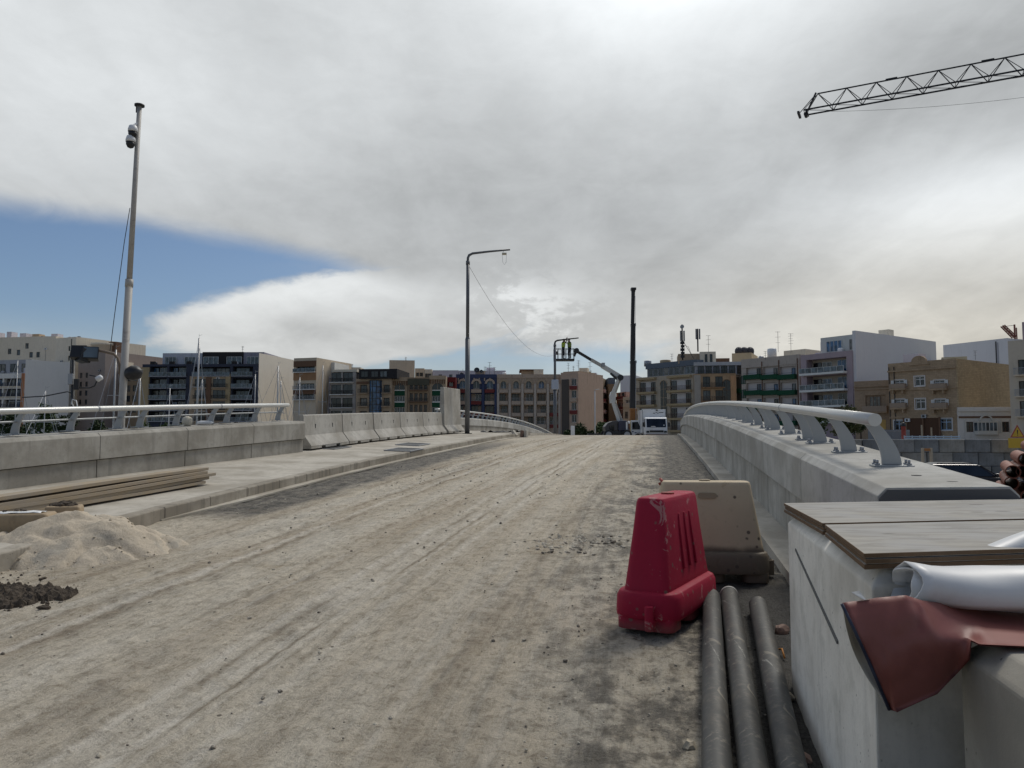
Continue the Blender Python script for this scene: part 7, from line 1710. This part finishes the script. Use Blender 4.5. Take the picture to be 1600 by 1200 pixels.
# timber frame standing in the yard
p = at(1448, 702, 41); t = thing('timber_trestle', 'two pale timber uprights with an orange crosspiece in front of the block wall', 'timber frame', (p.x, 41, -.95)); zt = at(1448, 700, 41).z + .95
for s_ in (-.22, .22): mb = MB(); mb.bar((s_ * 1.1, 0, 0), (s_, 0, zt), .14, .1); mb.build('upright', plain('pale_timber', (.42, .36, .28), .8), t)
mb = MB(); mb.box(-.14, .14, -.06, .06, zt - .16, zt - .02); mb.build('crosspiece', plain('orange_timber', (.38, .17, .06), .8), t)
def car(label, loc, rotz, col, name='parked_car'):
    t = thing(name, label, 'car', loc, rotz); pm_ = plain(name + '_paint', col, .25, .2, .08, 2)
    prof = [(-2.1, .35), (-2.12, .75), (-2.0, .92), (-1.65, .98), (1.0, .96), (1.85, .86), (2.1, .70), (2.12, .35)]
    secs = [[(a, y * k, b_ if b_ < .5 else b_ - .02 * (abs(y) > .7)) for a, b_ in prof] for y, k in ((-.86, 1), (-.8, 1), (.8, 1), (.86, 1))]
    mb = MB(); mb.prism(prof, -.86, .86); mb.build('body', pm_, t, bevel=.07, seg=3)
    rf = MB(); loft(rf, [[(-1.75, -.78, .96), (.95, -.78, .96), (.95, .78, .96), (-1.75, .78, .96)], [(-1.35, -.64, 1.44), (.25, -.64, 1.44), (.25, .64, 1.44), (-1.35, .64, 1.44)], [(-1.15, -.55, 1.50), (.05, -.55, 1.50), (.05, .55, 1.50), (-1.15, .55, 1.50)]], False); rf.build('cabin', pm_, t, bevel=.04)
    for s_ in (-1, 1):
        w = MB(); w.prism([(-1.5, 1.0), (.72, 1.0), (.24, 1.38), (-1.3, 1.38)], 0, .012, lambda a, y, z: (a, s_ * (.792 - (z - .96) * .29 + y), z)); w.build('side_window', M_GLASSD, t)
        for wx in (-1.3, 1.3): w = wheel(t, wx, s_ * .78, .32, .32, .22); w.rotation_euler = (0, 0, R(90))
        h = MB(); h.box(2.06, 2.13, s_ * .62 - .15, s_ * .62 + .15, .60, .74); h.build('headlight', M_GLASSP, t)
        h = MB(); h.box(-2.14, -2.08, s_ * .68 - .1, s_ * .68 + .1, .62, .86); h.build('tail_light', M_RED, t); h = MB(); h.box(.75, .9, s_ * .95 - .08, s_ * .95 + .08, .98, 1.12); h.build('mirror', pm_, t, bevel=.03)
    w = MB(); w.prism([(.92, 1.0), (.33, 1.40), (.36, 1.42), (.96, 1.02)], -.62, .62); w.build('windscreen', M_GLASSD, t); w = MB(); w.prism([(-1.72, 1.02), (-1.40, 1.40), (-1.43, 1.40), (-1.75, 1.02)], -.6, .6); w.build('rear_window', M_GLASSD, t); return t
p = at(1508, 720, 31); car('dark parked car in the yard between the parapet and the block wall', (p.x, 31, -.95), R(-14), (.012, .012, .02))
p = at(1205, 682, 74); car('yellow car beyond the right parapet rail, glimpsed between the posts', (p.x, 74, .55 if False else -.1), R(10), (.55, .38, .03), 'yellow_car')
mb = MB(); mb.box(p.x - 5, p.x + 5, 70, 78, -1.0, -.1); structure(mb.build('loading_ramp', concrete('ramp_concrete', (.25, .24, .22), .1)))

# ---- boats behind the left parapet
def boat(label, px, ytop, D, r, boom=True, second=0):
    p = at(px, 682, D); z0 = -.9; zt = at(px, ytop, D).z - z0; t = thing('sailing_boat', label, 'sailing boat', (p.x, D, z0), R(random.uniform(-25, 25)), 'boats moored behind the left parapet')
    h = MB(); secs = []
    for y, w, zb, zs in ((-3.6, .55, .1, .9), (-2.4, 1.1, -.2, .85), (0, 1.4, -.35, .85), (2.2, 1.05, -.25, .95), (3.8, .3, .1, 1.1), (4.3, .03, .7, 1.18)): secs.append([(-w, y, zs), (-w * .92, y, zb + .35), (-w * .4, y, zb), (w * .4, y, zb), (w * .92, y, zb + .35), (w, y, zs)])
    loft(h, secs, False); h.build('hull', M_WHITE, t, bevel=.02)
    c = MB(); c.prism([(-1.6, .86), (-1.4, 1.3), (1.0, 1.22), (1.7, .9)], -.75, .75, lambda a, y, z: (y, a, z)); cb = c.build('cabin', M_WHITE, t, bevel=.05)
    m = MB(); m.tube([(0, .6, .8), (0, .6, zt)], [r, r * .75], 8); m.tube([(-.5, .6, zt * .62), (.5, .6, zt * .62)], .02, 5); m.tube([(0, .6, zt), (0, .6, zt + .35)], .01, 4); m.tube([(0, .6, zt + .2), (.25, .6, zt + .3)], .01, 4); m.build('mast', plain('mast_grey', (.42, .42, .42), .4, .4), t) if 'mast_grey' not in bpy.data.materials else m.build('mast', bpy.data.materials['mast_grey'], t)
    b = MB(); b.tube([(0, .5, 1.75), (0, -2.8, 1.7)], .07, 8); b.build('boom', M_GALV, t); sl = MB(); sl.tube([(0, .4, 1.9), (0, -1, 1.92), (0, -2.6, 1.85)], [.12, .16, .08], 8); sl.build('furled_sail', M_WHITE, t)
    for s_ in (-1, 1): w = MB(); w.tube([(s_ * 1.25, .5, .9), (s_ * .5, .6, zt * .62), (0, .6, zt * .97)], .013, 4); w.build('shroud', M_GALV, t)
    w = MB(); w.tube([(0, 4.2, 1.1), (0, .6, zt * .98)], .014, 4); w.build('forestay', M_GALV, t); w = MB(); w.tube([(0, -3.5, .9), (0, .6, zt)], .013, 4); w.build('backstay', M_GALV, t)
bl = [(303, 527, 62, .09, 'sailing boat with the thickest tallest mast, before the dark balconied block'), (391, 584, 66, .05, 'boat whose slim mast stands before the dark right bay of the balconied block'), (424, 571, 58, .06, 'boat with a dark mast before the left half of the white end wall'), (433, 594, 64, .045, 'boat with a short mast before the middle of the white end wall'), (462, 589, 60, .05, 'boat with a mast at the right edge of the white end wall'), (310, 592, 70, .04, 'boat with a short thin mast just right of the thickest mast'), (263, 606, 68, .045, 'boat with a low mast before the left bays of the dark block'), (212, 582, 60, .08, 'boat with a mast just right of the camera pole'), (170, 545, 56, .08, 'boat with a mast just left of the camera pole'), (16, 562, 60, .045, 'boat with a thin mast at the far left before the dark blue balconies'), (62, 610, 52, .04, 'boat with a short mast before the white party wall at far left'), (497, 570, 75, .05, 'boat with a mast before the thin white house')]
for px, yt, D, r, lab in bl: boat(lab, px, yt, D, r)

# ---- trees
def tree(label, px, ytop, D, wpx, col, seed, n=2600, z0=-.9, name='tree', group='trees along the waterfront', flat=1.0):
    rr = random.Random(seed); p = at(px, 682, D); zt = at(px, ytop, D).z - z0; Wd = wpx / F_PX * D / 2; t = thing(name, label, 'tree', (p.x, D, z0), 0, group)
    ch = min(zt * .72, Wd * 1.9 * flat); zc = zt - ch / 2
    tr = MB(); tr.tube([(0, 0, 0), (.05, 0, zt * .25), (.0, .05, zc - ch * .1), (0, 0, zc + ch * .2)], [.16, .13, .09, .03], 8); lobes = []
    for k in range(9):
        a = rr.uniform(0, 6.28); q = rr.uniform(.25, .8); c = Vector((math.cos(a) * Wd * q * .85, math.sin(a) * Wd * q * .6, zc + rr.uniform(-.32, .36) * ch * (1.15 - q * .6))); lobes.append((c, rr.uniform(.28, .5) * Wd)); tr.tube([(0, 0, zc - ch * .25), c * .5 + Vector((0, 0, (zc - ch * .1) * .5)), c], [.07, .045, .015], 5)
    tr.build('trunk', woodmat('bark', (.10, .075, .05), 2, .4) if 'bark' not in bpy.data.materials else bpy.data.materials['bark'], t)
    cr = MB(); ls = max(.09, D / F_PX * 2.2)
    for i in range(n):
        c, r = rr.choice(lobes); v = Vector((rr.gauss(0, 1), rr.gauss(0, 1), rr.gauss(0, 1))).normalized() * (r * rr.uniform(.45, 1.08)); v.z *= .8; q = c + v
        if mnoise.noise(q * 1.3 + Vector((seed, 0, 0))) < -.22: continue
        a = Vector((rr.gauss(0, 1), rr.gauss(0, 1), rr.gauss(0, .7))).normalized(); b_ = a.cross(Vector((rr.gauss(0, 1), rr.gauss(0, 1), rr.gauss(0, 1)))).normalized(); s = ls * rr.uniform(.6, 1.3)
        cr.add([q - a * s, q + b_ * s * .5, q + a * s, q - b_ * s * .5], [(0, 1, 2, 3)])
    cr.build('crown', col, t, recalc=False)
LF1, LF2, LF3 = leafmat('leaf_dark', (.035, .055, .02)), leafmat('leaf_mid', (.055, .085, .025)), leafmat('leaf_olive', (.075, .085, .03))
for i, (px, yt, D, w, c, lab) in enumerate(((62, 627, 120, 62, LF2, 'low green tree at the far left below the white party wall'), (20, 640, 110, 50, LF1, 'dark bushy tree at the extreme left behind the rail'), (105, 643, 115, 46, LF1, 'dark tree below the thin lamp pole behind the left rail'), (238, 655, 90, 60, LF2, 'green bushy tree behind the left rail right of the camera pole'), (280, 660, 95, 44, LF3, 'olive bush behind the left rail before the dark block'), (365, 664, 105, 60, LF1, 'dark bush under the tan middle of the dark block'), (150, 655, 112, 50, LF1, 'dark shrub mass left of the camera pole base'),
        (917, 661, 120, 46, LF1, 'dark tree left of the slim pale post beyond the crest'), (944, 655, 124, 44, LF2, 'brighter green tree right of the slim pale post'), (968, 657, 128, 34, LF2, 'green tree right behind the boom lift base'), (893, 664, 118, 34, LF1, 'dark shrub behind the small white board'), (983, 662, 110, 22, LF1, 'narrow dark shrub between the boom lift and the crane cab'),
        (1318, 629, 104, 66, LF3, 'olive tree in front of the modern mauve framed block'), (1275, 640, 100, 48, LF2, 'green tree peeping over the right handrail near the mauve block'), (1345, 640, 106, 40, LF1, 'dark tree just left of the handrail end'))):
    tree(lab, px, yt, D, w, c, 40 + i, 2200 if D > 100 else 2600)

# ---- rooftop things
def aerial(label, px, yt, yb, D, kind=0, w=None):
    a = at(px, yb, D); b_ = at(px, yt, D); t = thing('tv_aerial', label, 'aerial', a, 0, 'rooftop aerials'); h = b_.z - a.z; w = w or D / F_PX * .9
    m = MB(); m.tube([(0, 0, -.3), (0, 0, h)], w * .34, 5); m.build('mast', M_AERIAL, t); m = MB(); n = 3 if kind == 0 else 5
    for k in range(n):
        z = h * (.98 - k * (.13 if kind else .28)); l = h * (.16 + .05 * (k % 2)) + .35; m.tube([(-l * .5, 0, z), (l * .5, .1, z + (.1 if k % 2 else 0))], w * .22, 4)
        if k == 0:
            for q in range(5): x = -l * .5 + l * q / 4; m.tube([(x, -.25, z), (x, .25, z)], w * .15, 4)
    m.build('elements', M_AERIAL, t)
for lab, px, yt, yb, D, k in (('forked television aerial right of the two phone masts', 1107, 524, 548, 167, 0), ('left tall aerial above the green balcony block', 1216, 518, 548, 162, 0), ('right tall aerial above the green balcony block', 1236, 521, 550, 158, 1), ('aerial on the blue painted terrace roof, tallest of its cluster', 765, 566, 586, 206, 0), ('low aerial on the blue terrace roof left of the tallest', 758, 573, 586, 206, 1), ('wide aerial at the right of the blue terrace roof', 773, 574, 586, 206, 0),
        ('tallest aerial above the corner tower', 904, 563, 582, 205, 1), ('left thin aerial above the corner tower', 888, 567, 581, 205, 0), ('short aerial between the others above the corner tower', 896, 572, 581, 205, 0), ('aerial above the beige side wall, under the lift boom', 922, 566, 590, 214, 0), ('small aerial on the green balcony block roof edge', 1196, 549, 560, 160, 0), ('thin aerial on the purple grey penthouse', 379, 541, 549, 203, 0), ('aerial on the cream roof line behind the grey block', 550, 569, 577, 215, 1), ('thin aerial on the beige rooftop tower', 634, 558, 565, 214, 0), ('aerial on the yellow beige rooftop room', 1524, 548, 560, 150, 0), ('thin aerial on the left roof of the corner block', 1050, 553, 566, 180, 0)):
    aerial(lab, px, yt, yb, D, k)
def phone_mast(label, px, yt, yb, D, big):
    a = at(px, yb, D); h = at(px, yt, D).z - a.z; t = thing('phone_mast', label, 'antenna mast', a, 0, 'phone masts on the corner block'); m = MB(); m.tube([(0, 0, -.2), (0, 0, h * .98)], .16, 8); m.build('mast', M_DARKSTEEL, t)
    top = h * (.97 if not big else .80)
    for k in range(3): an = R(90 + 120 * k); m = MB(); m.box(-.16, .16, -.1, .1, 0, 2.3); o = m.build('panel_antenna', plain('antenna_grey', (.22, .22, .22), .5) if 'antenna_grey' not in bpy.data.materials else bpy.data.materials['antenna_grey'], t, bevel=.03); o.location = (.42 * math.cos(an), .42 * math.sin(an), top - 2.3); o.rotation_euler = (0, 0, an)
    if big:
        m = MB(); m.tube([(0, -.2, h * .92), (0, .2, h * .92)], .42, 12); m.build('microwave_dish', M_GALV, t); m = MB()
        for k in range(5): m.box(-.42 + .1 * (k % 2), .42, -.3, .3, .3 + k * .75, .85 + k * .75)
        m.build('radio_boxes', M_DARKSTEEL, t); m = MB(); m.tube([(0, 0, h * .55), (2.6, .3, 0)], .05, 5); m.tube([(0, 0, h * .4), (1.3, .2, h * .36), (2.4, .3, .2)], .04, 5); m.build('stay_cable', M_DARKSTEEL, t)
phone_mast('taller phone mast with a round dish and stacked boxes on the corner block', 1066.5, 506, 561, 168, True); phone_mast('shorter phone mast with panel antennas, right of the taller one', 1090.5, 513, 548, 168, False)
for k, (px, lab) in enumerate(((1154.5, 'left dark water tank on the warm beige rooftop block'), (1163, 'middle dark water tank on the warm beige rooftop block'), (1172, 'right dark water tank on the warm beige rooftop block'))):
    a = at(px, 551.5, 186); mb = MB(); mb.lathe([(.55, -.3), (.85, -.1), (.98, .45), (.92, 1.05), (.6, 1.45), (.3, 1.6)], 16); o = mb.build('water_tank', M_TANK, None); a.z = TK.z0 + TK.H + .32; o.location = a; tag(o, lab, 'water tank', 'dark water tanks')
for px, yt, yb, D, r, lab, mt in ((1212.5, 542.5, 553, 160, .95, 'white round water tank on the green balcony block', M_WHITE), (1015, 562, 567, 183, .9, 'pale grey tank at the left end of the corner block roof', M_GALV), (1043, 561, 567, 180, 1.3, 'beige drum on the corner block roof', plain('beige_drum', (.36, .28, .18), .8))):
    a = at(px, yb, D); h = at(px, yt, D).z - a.z; mb = MB(); mb.lathe([(r, -.6), (r, h * .9), (r * .8, h)], 16); o = mb.build('water_tank', mt, None); o.location = (a.x, a.y + 2.5, a.z); tag(o, lab, 'water tank')
for px, py, lab in ((745, 578, 'larger satellite dish on the blue painted terrace roof'), (752, 580, 'smaller satellite dish on the blue terrace roof')):
    a = at(px, py, 206); t = thing('satellite_dish', lab, 'satellite dish', a); r = .75 if px == 745 else .45; mb = MB(); M_ = Matrix.Rotation(R(70), 4, 'X'); mb.lathe([(.05, -.22), (r * .6, -.12), (r, .0), (r * .97, .03), (r * .5, -.06), (.04, -.14)], 16, M_); mb.build('dish', M_DARKSTEEL, t); mb = MB(); mb.tube([(0, 0, -1.2), (0, 0, 0)], .05, 6); mb.build('stand', M_GALV, t)
# small red derrick behind the right roofs
def derrick():
    D = 140; a = at(1586, 528, D); L = lambda px, py: at(px, py, D) - a; t = thing('roof_derrick', 'small red brown lattice derrick above the right hand roofs', 'crane', a); m = MB()
    for w in (-.25, .25):
        o = Vector((0, w, 0)); m.bar(L(1565, 510) + o, L(1583, 528) + o, .16); m.bar(L(1568, 508) + o, L(1587, 526) + o, .16)
        for k in range(5): m.bar(L(1565 + 3.6 * k, 510 + 3.6 * k) + o, L(1571 + 3.4 * k, 511 + 3.2 * k) + o, .1)
    m.build('jib', plain('rust_red', (.22, .09, .07), .7), t); m = MB(); m.bar(L(1586, 530), L(1585, 507), .22); m.bar(L(1589, 530), L(1588, 512), .16); m.build('mast', bpy.data.materials['rust_red'], t); m = MB(); m.tube([L(1585, 508), L(1570, 510)], .05, 5); m.build('stay', M_DARKSTEEL, t)
derrick()
# white fender and bundle on the left parapet
p = at(312, 664, 14.9); mb = MB(); mb.lathe([(.02, -.1), (.075, -.08), (.10, 0), (.08, .07), (.02, .10)], 16); o = mb.build('white_buoy', plain('woolly_white', (.55, .52, .44), .9, bump=.6), None); u, v = UV(p.x, p.y); v = lline(u) - .42; p = P(u, v, L_H + .10); o.location = p; tag(o, 'round off white buoy sitting on the left parapet', 'buoy')
u2 = u + .55; p = P(u2, lline(u2) - .42, L_H + .02); mb = MB(); secs = [rrect(.16 * k, .09 * k, .05, z) for z, k in ((0, .9), (.03, 1), (.06, .9), (.075, .6))]; loft(mb, secs); o = mb.build('white_bundle', M_WHITE, None); o.location = p; tag(o, 'small white bundle beside the buoy on the left parapet', 'bundle')
